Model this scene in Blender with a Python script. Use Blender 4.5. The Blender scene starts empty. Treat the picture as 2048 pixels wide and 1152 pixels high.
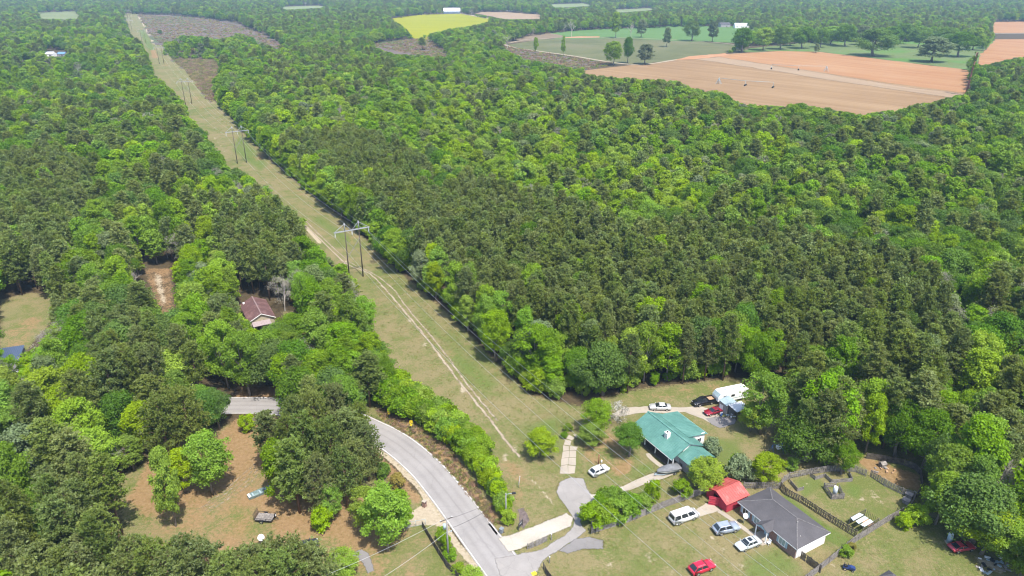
import bpy, bmesh, math, random
import numpy as np
from mathutils import Vector, Matrix

R = math.radians
random.seed(7)
RNG = np.random.default_rng(11)
scene = bpy.context.scene
COL = scene.collection

# ------------------------------------------------------------------ camera
CAM_H = 88.0
PITCH = R(24.0)
FPX = 1422.0                       # focal length in pixels of a 2048 wide frame
cam_data = bpy.data.cameras.new("camera")
cam_data.sensor_width = 36.0
cam_data.lens = 36.0 * FPX / 2048.0
cam_data.clip_start = 1.0
cam_data.clip_end = 30000.0
cam = bpy.data.objects.new("camera", cam_data)
cam.location = (0, 0, CAM_H)
cam.rotation_euler = (R(90) - PITCH, 0, 0)
COL.objects.link(cam)
scene.camera = cam

# ------------------------------------------------------------------ sky and sun
SUN_EL = R(63.0)
SUN_AZ = (0.50, -0.866)            # horizontal direction towards the sun
world = bpy.data.worlds.new("World")
scene.world = world
world.use_nodes = True
wn = world.node_tree
bgn = wn.nodes["Background"]
sky = wn.nodes.new("ShaderNodeTexSky")
sky.sky_type = 'NISHITA'
sky.sun_disc = False
sky.sun_elevation = SUN_EL
sky.sun_rotation = math.atan2(SUN_AZ[0], SUN_AZ[1])
sky.air_density = 1.0
sky.dust_density = 1.5
wn.links.new(sky.outputs[0], bgn.inputs[0])
bgn.inputs[1].default_value = 0.15
sun_data = bpy.data.lights.new("sun", 'SUN')
sun_data.energy = 3.7
sun_data.angle = R(0.53)
sun_data.color = (1.0, 0.95, 0.87)
sun = bpy.data.objects.new("sun", sun_data)
sd = Vector((SUN_AZ[0] * math.cos(SUN_EL), SUN_AZ[1] * math.cos(SUN_EL), math.sin(SUN_EL)))
sun.rotation_euler = sd.to_track_quat('Z', 'Y').to_euler()
sun.location = (60, -60, 300)
COL.objects.link(sun)
scene.view_settings.view_transform = 'Standard'
scene.view_settings.look = 'None'
scene.view_settings.exposure = 1.15
scene.view_settings.gamma = 1.0
scene.render.engine = 'CYCLES'
scene.cycles.max_bounces = 5
scene.cycles.diffuse_bounces = 3
scene.cycles.transmission_bounces = 3
scene.cycles.volume_bounces = 0
scene.cycles.transparent_max_bounces = 6
scene.cycles.use_denoising = True
scene.cycles.use_adaptive_sampling = True
scene.cycles.adaptive_threshold = 0.02
scene.cycles.filter_width = 1.15
try:
    scene.cycles.denoiser = 'OPENIMAGEDENOISE'
    scene.cycles.denoising_prefilter = 'ACCURATE'
except Exception:
    pass

# ------------------------------------------------------------------ photo pixel -> place on the ground
CT, ST = math.cos(PITCH), math.sin(PITCH)
def G(u, v, z=0.0):
    x = (u - 1024) / FPX
    y = -(v - 576) / FPX
    dy = CT + y * ST
    dz = -ST + y * CT
    s = (z - CAM_H) / dz
    return Vector((x * s, dy * s, z))
def proj(X, Y, Z):
    Zr = Z - CAM_H
    f = Y * CT - Zr * ST
    up = Y * ST + Zr * CT
    return 1024 + FPX * X / f, 576 - FPX * up / f

# ------------------------------------------------------------------ object helpers
def tag(o, label=None, cat=None, group=None, kind=None):
    if label: o["label"] = label
    if cat: o["category"] = cat
    if group: o["group"] = group
    if kind: o["kind"] = kind
    return o
def empty(name, loc=(0, 0, 0), rz=0.0, label=None, cat=None, group=None):
    o = bpy.data.objects.new(name, None)
    o.empty_display_size = 0.3
    o.location = loc
    o.rotation_euler = (0, 0, rz)
    COL.objects.link(o)
    return tag(o, label, cat, group)
def link_mesh(name, me, mats=None, parent=None, loc=None):
    o = bpy.data.objects.new(name, me)
    if mats is not None:
        if not isinstance(mats, (list, tuple)): mats = [mats]
        if len(me.materials) == 0:
            for m in mats: me.materials.append(m)
    if parent is not None: o.parent = parent
    if loc is not None: o.location = loc
    COL.objects.link(o)
    return o
def mesh_np(name, verts, faces, smooth=False):
    me = bpy.data.meshes.new(name)
    verts = np.asarray(verts, dtype=np.float32)
    faces = np.asarray(faces, dtype=np.int32)
    n, k = faces.shape
    me.vertices.add(len(verts)); me.vertices.foreach_set("co", verts.ravel())
    me.loops.add(n * k); me.loops.foreach_set("vertex_index", faces.ravel())
    me.polygons.add(n)
    me.polygons.foreach_set("loop_start", np.arange(0, n * k, k, dtype=np.int32))
    me.polygons.foreach_set("use_smooth", np.full(n, smooth, dtype=bool))
    me.update(calc_edges=True)
    return me

class MB:
    """collects boxes, tubes and polygons into one mesh"""
    def __init__(s):
        s.v = []; s.f = []; s.sm = []; s.mi = []; s.cur = 0
    def _add(s, vs, fs, smooth=False):
        b = len(s.v)
        s.v += [tuple(v) for v in vs]
        for f in fs:
            s.f.append(tuple(i + b for i in f)); s.sm.append(smooth); s.mi.append(s.cur)
        return s
    def box(s, c, size, rz=0.0, M=None):
        x, y, z = size[0] / 2, size[1] / 2, size[2] / 2
        vs = [Vector((sx * x, sy * y, sz * z)) for sz in (-1, 1) for sy in (-1, 1) for sx in (-1, 1)]
        if M is None: M = Matrix.Rotation(rz, 3, 'Z')
        vs = [M @ v + Vector(c) for v in vs]
        return s._add(vs, [(0, 2, 3, 1), (4, 5, 7, 6), (0, 1, 5, 4), (2, 6, 7, 3), (0, 4, 6, 2), (1, 3, 7, 5)])
    def bar(s, a, b, w, h=None, up=(0, 0, 1)):
        a, b = Vector(a), Vector(b); h = h or w
        d = (b - a); L = d.length
        if L < 1e-6: return s
        d /= L
        u = Vector(up)
        if abs(d.dot(u)) > 0.99: u = Vector((1, 0, 0))
        sx = d.cross(u).normalized(); sz = sx.cross(d)
        M = Matrix((d, -sx, sz)).transposed()
        return s.box((a + b) / 2, (L, w, h), M=M)
    def tube(s, pts, r, n=6, caps=True, smooth=True):
        pts = [Vector(p) for p in pts]
        rs = r if isinstance(r, (list, tuple)) else [r] * len(pts)
        rings = []; vs = []
        for i, p in enumerate(pts):
            d = (pts[min(i + 1, len(pts) - 1)] - pts[max(i - 1, 0)]).normalized()
            u = Vector((0, 0, 1)) if abs(d.z) < 0.95 else Vector((1, 0, 0))
            a = d.cross(u).normalized(); b = a.cross(d)
            for k in range(n):
                t = 2 * math.pi * k / n
                vs.append(p + (a * math.cos(t) + b * math.sin(t)) * rs[i])
        fs = []
        for i in range(len(pts) - 1):
            for k in range(n):
                k2 = (k + 1) % n
                fs.append((i * n + k, (i + 1) * n + k, (i + 1) * n + k2, i * n + k2))
        s._add(vs, fs, smooth)
        if caps:
            b = len(s.v) - len(vs)
            s.f.append(tuple(b + k for k in range(n))); s.sm.append(False); s.mi.append(s.cur)
            e = b + (len(pts) - 1) * n
            s.f.append(tuple(e + k for k in reversed(range(n)))); s.sm.append(False); s.mi.append(s.cur)
        return s
    def poly(s, pts, smooth=False):
        return s._add(pts, [tuple(range(len(pts)))], smooth)
    def slab(s, pts, t):
        """polygon thickened downwards along its normal"""
        pts = [Vector(p) for p in pts]
        n = Vector((0, 0, 0))
        for i in range(len(pts)):
            a, b = pts[i], pts[(i + 1) % len(pts)]
            n += a.cross(b)
        n.normalize()
        if n.z < 0:
            pts = pts[::-1]; n = -n
        low = [p - n * t for p in pts]
        k = len(pts)
        fs = [tuple(range(k)), tuple(reversed(range(k, 2 * k)))]
        for i in range(k):
            j = (i + 1) % k
            fs.append((i, k + i, k + j, j))
        return s._add(pts + low, fs)
    def build(s, name, mat, parent=None, loc=None):
        me = bpy.data.meshes.new(name)
        me.from_pydata(s.v, [], s.f)
        for p, sm, mi in zip(me.polygons, s.sm, s.mi):
            p.use_smooth = sm; p.material_index = mi
        me.update()
        return link_mesh(name, me, mat, parent, loc)

def copy_tree(o, parent=None):
    c = o.copy(); COL.objects.link(c)
    if parent is not None: c.parent = parent
    for ch in o.children: copy_tree(ch, c)
    return c

# ------------------------------------------------------------------ materials
MATS = {}
class NT:
    def __init__(s, name):
        s.m = bpy.data.materials.new(name); s.m.use_nodes = True
        s.t = s.m.node_tree; s.n = s.t.nodes; s.l = s.t.links
        s.bsdf = s.n["Principled BSDF"]; s.out = s.n["Material Output"]
        MATS[name] = s.m
    def new(s, typ, **kw):
        nd = s.n.new(typ)
        for k, v in kw.items(): setattr(nd, k, v)
        return nd
    def link(s, a, b): s.l.new(a, b)
    def pos(s, scale=1.0):
        g = s.new("ShaderNodeNewGeometry")
        return g.outputs["Position"]
    def objco(s):
        return s.new("ShaderNodeTexCoord").outputs["Object"]
    def noise(s, vec, scale, detail=4.0, rough=0.55, dist=0.0):
        n = s.new("ShaderNodeTexNoise")
        n.inputs["Scale"].default_value = scale; n.inputs["Detail"].default_value = detail
        n.inputs["Roughness"].default_value = rough; n.inputs["Distortion"].default_value = dist
        s.link(vec, n.inputs["Vector"])
        return n.outputs["Fac"]
    def ramp(s, fac, stops, interp='LINEAR'):
        r = s.new("ShaderNodeValToRGB"); r.color_ramp.interpolation = interp
        e = r.color_ramp.elements
        while len(e) < len(stops): e.new(0.5)
        for el, (p, c) in zip(e, stops):
            el.position = p
            el.color = (c, c, c, 1) if isinstance(c, (int, float)) else (*c, 1)
        s.link(fac, r.inputs["Fac"])
        return r.outputs["Color"]
    def math(s, op, a, b=None, clamp=False):
        m = s.new("ShaderNodeMath", operation=op, use_clamp=clamp)
        for i, x in enumerate((a, b)):
            if x is None: continue
            if isinstance(x, (int, float)): m.inputs[i].default_value = x
            else: s.link(x, m.inputs[i])
        return m.outputs[0]
    def mix(s, fac, a, b, blend='MIX'):
        m = s.new("ShaderNodeMix", data_type='RGBA', blend_type=blend)
        for i, x in ((0, fac), (6, a), (7, b)):
            if isinstance(x, (int, float)): m.inputs[i].default_value = x
            elif isinstance(x, tuple): m.inputs[i].default_value = (*x, 1) if len(x) == 3 else x
            else: s.link(x, m.inputs[i])
        return m.outputs[2]
    def color(s, c):
        if isinstance(c, tuple): s.bsdf.inputs["Base Color"].default_value = (*c, 1)
        else: s.link(c, s.bsdf.inputs["Base Color"])
    def set(s, rough=0.9, metal=0.0, spec=0.3):
        s.bsdf.inputs["Roughness"].default_value = rough
        s.bsdf.inputs["Metallic"].default_value = metal
        s.bsdf.inputs["Specular IOR Level"].default_value = spec
    def bump(s, h, strength=0.3, dist=0.05):
        b = s.new("ShaderNodeBump"); b.inputs["Strength"].default_value = strength
        b.inputs["Distance"].default_value = dist
        s.link(h, b.inputs["Height"]); s.link(b.outputs[0], s.bsdf.inputs["Normal"])

def simple_mat(name, col, rough=0.7, metal=0.0, var=0.15, scale=3.0, spec=0.3, obj=True):
    m = NT(name)
    co = m.objco() if obj else m.pos()
    n = m.noise(co, scale, 5)
    d = tuple(c * (1 - var) for c in col); l = tuple(min(1, c * (1 + var)) for c in col)
    m.color(m.ramp(n, [(0.3, d), (0.7, l)]))
    m.set(rough, metal, spec)
    return m.m

def leaf_mat(name, col, hue=0.03, sat=0.12, val=0.3, transl=0.35):
    m = NT(name)
    oi = m.new("ShaderNodeObjectInfo")
    at = m.new("ShaderNodeAttribute", attribute_name="lr")
    hsv = m.new("ShaderNodeHueSaturation")
    rnd = oi.outputs["Random"]
    r2 = m.math('FRACT', m.math('MULTIPLY', rnd, 17.31))
    r3 = m.math('FRACT', m.math('MULTIPLY', rnd, 53.77))
    m.link(m.math('ADD', m.math('MULTIPLY', rnd, hue * 2), 0.5 - hue), hsv.inputs["Hue"])
    m.link(m.math('ADD', m.math('MULTIPLY', r2, sat * 2), 1 - sat), hsv.inputs["Saturation"])
    v1 = m.math('ADD', m.math('MULTIPLY', r3, val * 2), 1 - val)
    v2 = m.math('ADD', m.math('MULTIPLY', at.outputs["Fac"], 0.44), 0.78)
    m.link(m.math('MULTIPLY', v1, v2), hsv.inputs["Value"])
    hsv.inputs["Color"].default_value = (*col, 1)
    d = m.new("ShaderNodeBsdfDiffuse"); t = m.new("ShaderNodeBsdfTranslucent")
    g = m.new("ShaderNodeBsdfGlossy"); g.inputs["Roughness"].default_value = 0.5
    g.inputs["Color"].default_value = (0.5, 0.52, 0.5, 1)
    m.link(hsv.outputs[0], d.inputs[0])
    warm = m.mix(1.0, hsv.outputs[0], (1.3, 1.15, 0.4), 'MULTIPLY')
    m.link(warm, t.inputs[0])
    mx = m.new("ShaderNodeMixShader"); mx.inputs[0].default_value = transl
    m.link(d.outputs[0], mx.inputs[1]); m.link(t.outputs[0], mx.inputs[2])
    mx2 = m.new("ShaderNodeMixShader"); mx2.inputs[0].default_value = 0.025
    m.link(mx.outputs[0], mx2.inputs[1]); m.link(g.outputs[0], mx2.inputs[2])
    m.link(mx2.outputs[0], m.out.inputs["Surface"])
    return m.m

def bark_mat(name, col):
    m = NT(name)
    co = m.objco()
    n = m.noise(co, 6.0, 5, 0.7)
    m.color(m.ramp(n, [(0.3, tuple(c * 0.6 for c in col)), (0.7, tuple(c * 1.3 for c in col))]))
    m.set(0.95); m.bump(n, 0.6, 0.05)
    return m.m
# ------------------------------------------------------------------ ground
def seg_dist(px, py, ax, ay, bx, by):
    dx, dy = bx - ax, by - ay
    t = np.clip(((px - ax) * dx + (py - ay) * dy) / max(dx * dx + dy * dy, 1e-9), 0, 1)
    return np.hypot(px - (ax + t * dx), py - (ay + t * dy))
def inside(px, py, poly):
    r = np.zeros(px.shape, bool)
    n = len(poly)
    for i in range(n):
        x1, y1 = poly[i]; x2, y2 = poly[(i + 1) % n]
        if y1 == y2: continue
        c = ((y1 > py) != (y2 > py)) & (px < (x2 - x1) * (py - y1) / (y2 - y1) + x1)
        r ^= c
    return r
def wpoly(pts):
    return [(p.x, p.y) for p in (G(u, v) for u, v in pts)]
def smooth01(x):
    x = np.clip(x, 0, 1); return x * x * (3 - 2 * x)

NA, ang = 640, np.radians(np.linspace(-52, 52, 640))
rad = 40.0 * np.power(3200.0 / 40.0, np.linspace(0, 1, 560))
AA, RR = np.meshgrid(ang, rad)
GX = (np.sin(AA) * RR).ravel(); GY = (np.cos(AA) * RR).ravel()
MASK = np.zeros((len(GX), 4), np.float32)          # grass, bare soil, pale sand, lush
def paint(ch, pts, soft=1.5, val=1.0, stroke=None, world=False):
    poly = pts if world else wpoly(pts)
    xs = [p[0] for p in poly]; ys = [p[1] for p in poly]
    m = soft + (stroke or 0)
    sel = np.where((GX > min(xs) - m) & (GX < max(xs) + m) & (GY > min(ys) - m) & (GY < max(ys) + m))[0]
    if len(sel) == 0: return
    x, y = GX[sel], GY[sel]
    d = np.full(len(sel), 1e9)
    k = len(poly)
    for i in range(k if stroke is None else k - 1):
        a, b = poly[i], poly[(i + 1) % k]
        d = np.minimum(d, seg_dist(x, y, *a, *b))
    if stroke is None:
        ins = inside(x, y, poly)
        sdv = np.where(ins, d, -d)
        w = smooth01(0.5 + sdv / (2 * soft))
    else:
        w = smooth01(0.5 + (stroke - d) / (2 * soft))
    MASK[sel, ch] = MASK[sel, ch] * (1 - w) + val * w
GR, DI, SA, LU = 0, 1, 2, 3

# power line strip, yards and verges
paint(GR, [(240, 26), (275, 26), (300, 60), (330, 100), (380, 140), (420, 190), (470, 245), (540, 318), (620, 388), (700, 448),
           (800, 545), (890, 622), (990, 720), (1060, 790), (1160, 812), (1260, 780), (1480, 755), (1600, 765), (1680, 850), (1850, 905),
           (1880, 1000), (1960, 1080), (2060, 1120), (2100, 1300), (1040, 1300), (985, 1060), (940, 1000), (880, 930), (800, 860),
           (730, 830), (700, 760), (720, 640), (640, 560), (560, 470), (480, 380), (400, 280), (330, 190), (270, 100)], 2.5)
paint(GR, [(0, 600), (60, 585), (110, 590), (105, 640), (50, 705), (0, 712)], 2)
paint(GR, [(230, 960), (330, 880), (480, 840), (600, 900), (800, 960), (860, 1000), (960, 1152), (1000, 1300), (200, 1300), (240, 1100)], 3, 0.85)
paint(GR, [(560, 620), (650, 620), (640, 720), (560, 700)], 3, 0.7)
# worn, sparse stretches along the strip
for u, v, r, w in ((392, 196, 9, .55), (405, 215, 8, .5), (330, 130, 9, .5), (522, 312, 6, .6), (560, 350, 7, .4), (600, 385, 6, .4), (470, 262, 6, .4),
                   (780, 640, 4, .3), (900, 700, 5, .35), (955, 760, 5, .35), (1080, 770, 5, .35), (860, 660, 6, .3), (1010, 745, 5, .3), (700, 470, 6, .4)):
    c = G(u, v); paint(DI, [(c.x + r * math.cos(a) * random.uniform(.6, 1.2) - r * .5 * math.sin(a), c.y + 2.0 * r * math.sin(a) * random.uniform(.7, 1.2)) for a in np.linspace(0, 6.0, 9)], r * .8, w, world=True)
# greener stretches of the strip
for pts in ([(820, 590), (870, 640), (900, 690), (860, 670)], [(480, 265), (540, 330), (520, 345), (460, 300)], [(640, 430), (720, 480), (690, 490), (620, 440)],
            [(910, 690), (1000, 770), (970, 790), (890, 720)], [(290, 60), (318, 110), (300, 110), (275, 60)], [(1040, 850), (1120, 830), (1130, 900), (1060, 920)]):
    paint(LU, pts, 4, 0.8)
# two-track lanes in the strip
T1 = [(606, 445), (640, 478), (690, 525), (740, 548), (772, 580), (800, 612), (840, 660), (880, 712), (920, 765), (960, 815), (985, 845), (1010, 880), (1040, 915)]
T2 = [(612, 443), (650, 480), (700, 524), (748, 548), (786, 578), (812, 612), (852, 660), (894, 712), (932, 765), (970, 812), (996, 842)]
paint(SA, [(425, 270), (440, 290), (452, 308)], 0.8, 0.6, stroke=0.6)
paint(SA, [(278, 33), (290, 52), (300, 70), (309, 88)], 2.0, 1.0, stroke=2.2)
paint(DI, [(306, 100), (311, 116)], 2.0, 1.0, stroke=3)
paint(SA, [(1062, 958), (1080, 975), (1096, 995), (1110, 1012)], 0.6, 0.75, stroke=0.3)
paint(SA, [(612, 455), (640, 485)], 0.5, .9, stroke=0.8)
for u, v in ((820, 640), (850, 690), (925, 780), (1010, 915), (1030, 900), (690, 525), (745, 550)):
    c = G(u, v); paint(SA, [(c.x - .8, c.y - 1.6), (c.x + .7, c.y - 1.2), (c.x + .8, c.y + 1.8), (c.x - .6, c.y + 1.4)], .7, .7, world=True)
# verge and bank right of the road: leaf litter and red soil
paint(DI, [(752, 815), (800, 828), (850, 860), (905, 905), (940, 950), (975, 1005), (1005, 1045), (985, 1050), (950, 1000), (900, 945), (840, 885), (760, 838)], 1.2, 0.85)
paint(DI, [(985, 905), (1040, 915), (1075, 960), (1060, 1005), (1025, 1030), (1000, 960)], 3, 0.45)
paint(SA, [(732, 830), (790, 856), (840, 890), (890, 940), (930, 990), (965, 1040), (1005, 1085), (1040, 1120)], 0.35, 0.6, stroke=0.35)
# pale shoulder left of the road
paint(SA, [(730, 880), (790, 925), (840, 975), (868, 1020), (890, 1056), (915, 1090), (945, 1125), (985, 1175)], 0.5, 0.95, stroke=0.7)
paint(SA, [(808, 1060), (812, 1030), (838, 1012), (870, 1005), (905, 1045), (880, 1052), (845, 1050)], 0.7, 1.0)
paint(DI, [(735, 890), (790, 935), (845, 995), (835, 1010), (760, 945), (725, 905)], 1.0, 0.75)
# bottom left yard
paint(DI, [(270, 960), (330, 890), (480, 845), (560, 900), (800, 980), (900, 1130), (960, 1250), (640, 1250), (300, 1120)], 4, 0.52)
paint(DI, [(470, 838), (540, 838), (545, 880), (520, 930), (470, 960), (400, 1000), (330, 1010), (290, 1040), (250, 1000), (300, 930), (330, 890), (420, 890)], 2.5, 0.85)
paint(DI, [(480, 990), (600, 980), (720, 1010), (800, 1010), (815, 1060), (800, 1110), (740, 1100), (660, 1070), (600, 1060), (560, 1060), (520, 1010)], 2.5, 0.8)
paint(DI, [(300, 870), (340, 870), (350, 960), (310, 970)], 2, 0.8)
paint(DI, [(820, 1060), (860, 1060), (900, 1140), (880, 1152), (800, 1152), (760, 1120)], 3, 0.3)
for k in range(0):
    o = k * 5
    paint(SA, [(395 + o, 1020 - o * .2), (440 + o, 985 + o * .2), (480 + o, 950 + o), (512 + o * .5, 925 + o)], 0.3, 0.85, stroke=0.24)
paint(LU, [(460, 1000), (510, 1010), (535, 1060), (500, 1085), (450, 1070), (445, 1030)], 2.5, 0.7)
paint(SA, [(300, 960), (320, 925)], 0.5, .5, stroke=0.5)
# left clearing, sand clearing
paint(DI, [(0, 660), (60, 630), (95, 630), (60, 690), (0, 705)], 2.5, 0.5)
paint(LU, [(5, 615), (70, 600), (60, 630), (0, 650)], 3, 0.4)
paint(DI, [(282, 535), (345, 535), (352, 600), (350, 655), (320, 650), (300, 585)], 1.6, 0.55)
paint(SA, [(305, 545), (325, 550), (335, 600), (325, 620), (312, 580)], 2.0, 0.75)
paint(DI, [(595, 655), (630, 650), (635, 700), (610, 705)], 2, 0.6)
paint(DI, [(470, 740), (520, 735), (530, 780), (480, 790)], 2, 0.7)
paint(DI, [(470, 776), (560, 770), (560, 797), (470, 799)], 1.5, 0.8)
# green-roofed house yard
paint(DI, [(1240, 785), (1380, 770), (1470, 757), (1470, 790), (1400, 800), (1260, 808)], 2, 0.42)
paint(DI, [(1150, 880), (1210, 850), (1260, 890), (1280, 930), (1240, 960), (1200, 945), (1165, 920)], 2, 0.5)
paint(DI, [(1225, 935), (1260, 922), (1262, 945), (1235, 950)], 1, 0.8)
paint(LU, [(1270, 930), (1305, 925), (1310, 945), (1275, 950)], 1.5, 0.8)
paint(LU, [(1420, 870), (1480, 880), (1500, 930), (1440, 950), (1410, 910)], 2, 0.7)
paint(DI, [(1480, 880), (1520, 890), (1500, 930)], 1.5, 0.4)
paint(DI, [(1560, 845), (1630, 840), (1640, 880), (1560, 880)], 2, 0.7)
paint(DI, [(1560, 755), (1620, 760), (1600, 800), (1555, 800)], 2, 0.5)
paint(SA, [(1385, 830), (1400, 850), (1420, 865)], 0.9, 0.45, stroke=0.7)
# white van yard
paint(SA, [(1200, 1085), (1260, 1072), (1330, 1055)], 0.6, 0.45, stroke=0.4)
paint(SA, [(1205, 1100), (1270, 1086), (1330, 1066)], 0.6, 0.4, stroke=0.4)
for u, v, r in ((1340, 1110, 1.6), (1300, 1115, 1.2), (1445, 1100, 1.2), (1400, 1090, .8), (1340, 1135, 1.2), (1480, 1130, .9), (1220, 1130, 1.0), (1425, 1075, .6),
                (1330, 1068, 0.9), (1640, 1082, .8), (1700, 995, 1.1), (1747, 988, 1.3), (1690, 1005, .8), (1615, 970, .9), (1725, 1000, .9), (1760, 1005, .9), (1850, 1060, .5), (1665, 1130, .7)):
    c = G(u, v); paint(SA, [(c.x + r * math.cos(a) * random.uniform(.5, 1.4), c.y + 1.3 * r * math.sin(a) * random.uniform(.5, 1.4)) for a in np.linspace(0, 5.6, 8)], r * .7, random.uniform(.3, .6), world=True)
paint(LU, [(1480, 1110), (1560, 1090), (1620, 1152), (1480, 1170)], 2.5, 0.75)
paint(LU, [(1440, 1035), (1475, 1040), (1470, 1060), (1440, 1050)], 1.2, 0.8)
paint(LU, [(1570, 985), (1640, 1040), (1710, 1085), (1690, 1100), (1640, 1075), (1560, 1000)], 1.5, 1.0)
paint(LU, [(1585, 955), (1640, 950), (1655, 975), (1610, 1000), (1590, 975)], 1.5, 0.7)
paint(LU, [(1690, 960), (1730, 970), (1720, 1000), (1690, 990)], 1.5, 0.8)
paint(DI, [(1700, 915), (1760, 920), (1840, 950), (1850, 990), (1800, 975), (1745, 945)], 1.5, 0.85)
paint(DI, [(1690, 1075), (1760, 1050), (1800, 1030), (1800, 1045), (1720, 1100), (1660, 1140)], 1.5, 0.35)
paint(LU, [(1780, 1060), (1870, 1040), (1880, 1090), (1800, 1130)], 4, 0.45)
paint(SA, [(1945, 1110), (1990, 1118), (2020, 1140), (2000, 1150), (1960, 1130)], 1.0, 0.75)
paint(DI, [(1050, 1020), (1075, 1040), (1050, 1062), (1040, 1050)], 0.6, 0.3)

def ground_material():
    m = NT("ground_soil_and_grass")
    p = m.pos()
    at = m.new("ShaderNodeVertexColor", layer_name="cover")
    sep = m.new("ShaderNodeSeparateColor"); m.link(at.outputs["Color"], sep.inputs[0])
    g, d, s, lu = sep.outputs[0], sep.outputs[1], sep.outputs[2], at.outputs["Alpha"]
    n_big = m.noise(p, 0.035, 4, 0.6)
    n_mid = m.noise(p, 0.22, 5, 0.65)
    n_fin = m.noise(p, 1.6, 5, 0.7)
    n_tiny = m.noise(p, 7.0, 3, 0.7)
    edge = m.math('ADD', m.math('MULTIPLY', m.math('SUBTRACT', n_fin, 0.5), 0.9), m.math('MULTIPLY', m.math('SUBTRACT', n_mid, 0.5), 0.9))
    def cut(mask, lo=0.35, hi=0.68):
        x = m.math('ADD', mask, edge)
        mr = m.new("ShaderNodeMapRange", interpolation_type='SMOOTHSTEP')
        m.link(x, mr.inputs[0]); mr.inputs[1].default_value = lo; mr.inputs[2].default_value = hi
        return m.math('MULTIPLY', mr.outputs[0], m.math('MINIMUM', m.math('MULTIPLY', mask, 3.0), 1.0))
    floor = m.ramp(n_fin, [(0.3, (0.036, 0.030, 0.016)), (0.55, (0.072, 0.052, 0.029)), (0.75, (0.065, 0.072, 0.025))])
    dry = m.ramp(n_tiny, [(0.3, (0.108, 0.092, 0.042)), (0.55, (0.187, 0.155, 0.075)), (0.8, (0.281, 0.229, 0.122))])
    green = m.ramp(n_tiny, [(0.3, (0.061, 0.079, 0.021)), (0.6, (0.117, 0.135, 0.035)), (0.85, (0.187, 0.187, 0.061))])
    lush = m.ramp(n_tiny, [(0.3, (0.052, 0.088, 0.017)), (0.7, (0.108, 0.155, 0.029))])
    mixf = m.math('ADD', m.math('MULTIPLY', n_big, 0.7), m.math('MULTIPLY', n_mid, 0.85))
    mixf = m.math('ADD', mixf, m.math('MULTIPLY', m.math('SUBTRACT', n_fin, 0.5), 0.7))
    mr = m.new("ShaderNodeMapRange", interpolation_type='SMOOTHSTEP'); m.link(mixf, mr.inputs[0])
    mr.inputs[1].default_value = 0.58; mr.inputs[2].default_value = 0.92
    grass = m.mix(mr.outputs[0], green, dry)
    grass = m.mix(m.math('MULTIPLY', cut(lu, 0.3, 0.8), 0.8), grass, lush)
    n_spk = m.noise(p, 3.2, 4, 0.75)
    spk = m.math('MULTIPLY', m.ramp(n_spk, [(0.55, 0.0), (0.68, 0.9)]), m.ramp(m.noise(p, 0.16, 3, 0.5), [(0.5, 0.0), (0.66, 0.7)]))
    grass = m.mix(spk, grass, (0.30, 0.25, 0.155))
    dk = m.math('MULTIPLY', m.ramp(n_spk, [(0.32, 0.6), (0.45, 0.0)]), 0.8)
    grass = m.mix(dk, grass, (0.075, 0.07, 0.03))
    soil = m.ramp(n_fin, [(0.25, (0.145, 0.084, 0.040)), (0.5, (0.215, 0.132, 0.064)), (0.75, (0.265, 0.185, 0.105))])
    sand = m.ramp(n_fin, [(0.25, (0.236, 0.186, 0.124)), (0.6, (0.341, 0.291, 0.211)), (0.8, (0.384, 0.341, 0.267))])
    c = m.mix(cut(g), floor, grass)
    c = m.mix(m.math('MULTIPLY', cut(d), 0.85), c, soil)
    c = m.mix(cut(s, 0.4, 0.75), c, sand)
    m.color(c); m.set(0.95, 0, 0.15)
    m.bump(m.math('ADD', n_tiny, m.math('MULTIPLY', n_fin, 2.0)), 0.5, 0.12)
    return m.m

def build_ground():
    nr, na = RR.shape
    verts = np.stack([GX, GY, np.zeros_like(GX)], 1)
    idx = np.arange(nr * na).reshape(nr, na)
    f = np.stack([idx[:-1, :-1], idx[:-1, 1:], idx[1:, 1:], idx[1:, :-1]], -1).reshape(-1, 4)[:, ::-1]
    S = 9000.0
    k = len(verts)
    # the fan continues outwards to the horizon and round behind the camera on a slightly lower skirt
    extra = np.array([[-S, -S, -0.6], [S, -S, -0.6], [S, S, -0.6], [-S, S, -0.6]])
    verts = np.concatenate([verts, extra]); f = np.concatenate([f, [[k, k + 1, k + 2, k + 3]]])
    me = mesh_np("ground", verts, f)
    a = me.color_attributes.new("cover", 'FLOAT_COLOR', 'POINT')
    a.data.foreach_set("color", np.concatenate([MASK, np.zeros((4, 4), np.float32)]).astype(np.float32).ravel())
    o = link_mesh("ground", me, ground_material())
    tag(o, kind="structure")
build_ground()

# ------------------------------------------------------------------ flat sheets: fields, roads, drives
def ragged(pts, step, amp, rnd):
    """world polygon with uneven edges"""
    out = []
    n = len(pts)
    for i in range(n):
        a, b = Vector(pts[i]), Vector(pts[(i + 1) % n])
        L = (b - a).length; k = max(1, int(L / step))
        for j in range(k):
            p = a.lerp(b, j / k)
            out.append((p.x + rnd.uniform(-amp, amp), p.y + rnd.uniform(-amp, amp)))
    return out
def sheet(name, px, z, mat, step=6, amp=0.8, label=None, seed=1):
    rnd = random.Random(seed)
    w = ragged(wpoly(px), step, amp, rnd)
    bm = bmesh.new()
    vs = [bm.verts.new((x, y, z)) for x, y in w]
    f = bm.faces.new(vs)
    bm.normal_update()
    if f.normal.z < 0: f.normal_flip()
    bmesh.ops.triangulate(bm, faces=bm.faces[:], ngon_method='EAR_CLIP')
    me = bpy.data.meshes.new(name); bm.to_mesh(me); bm.free()
    o = link_mesh(name, me, mat)
    tag(o, label, None, None, "structure")
    return o
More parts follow.
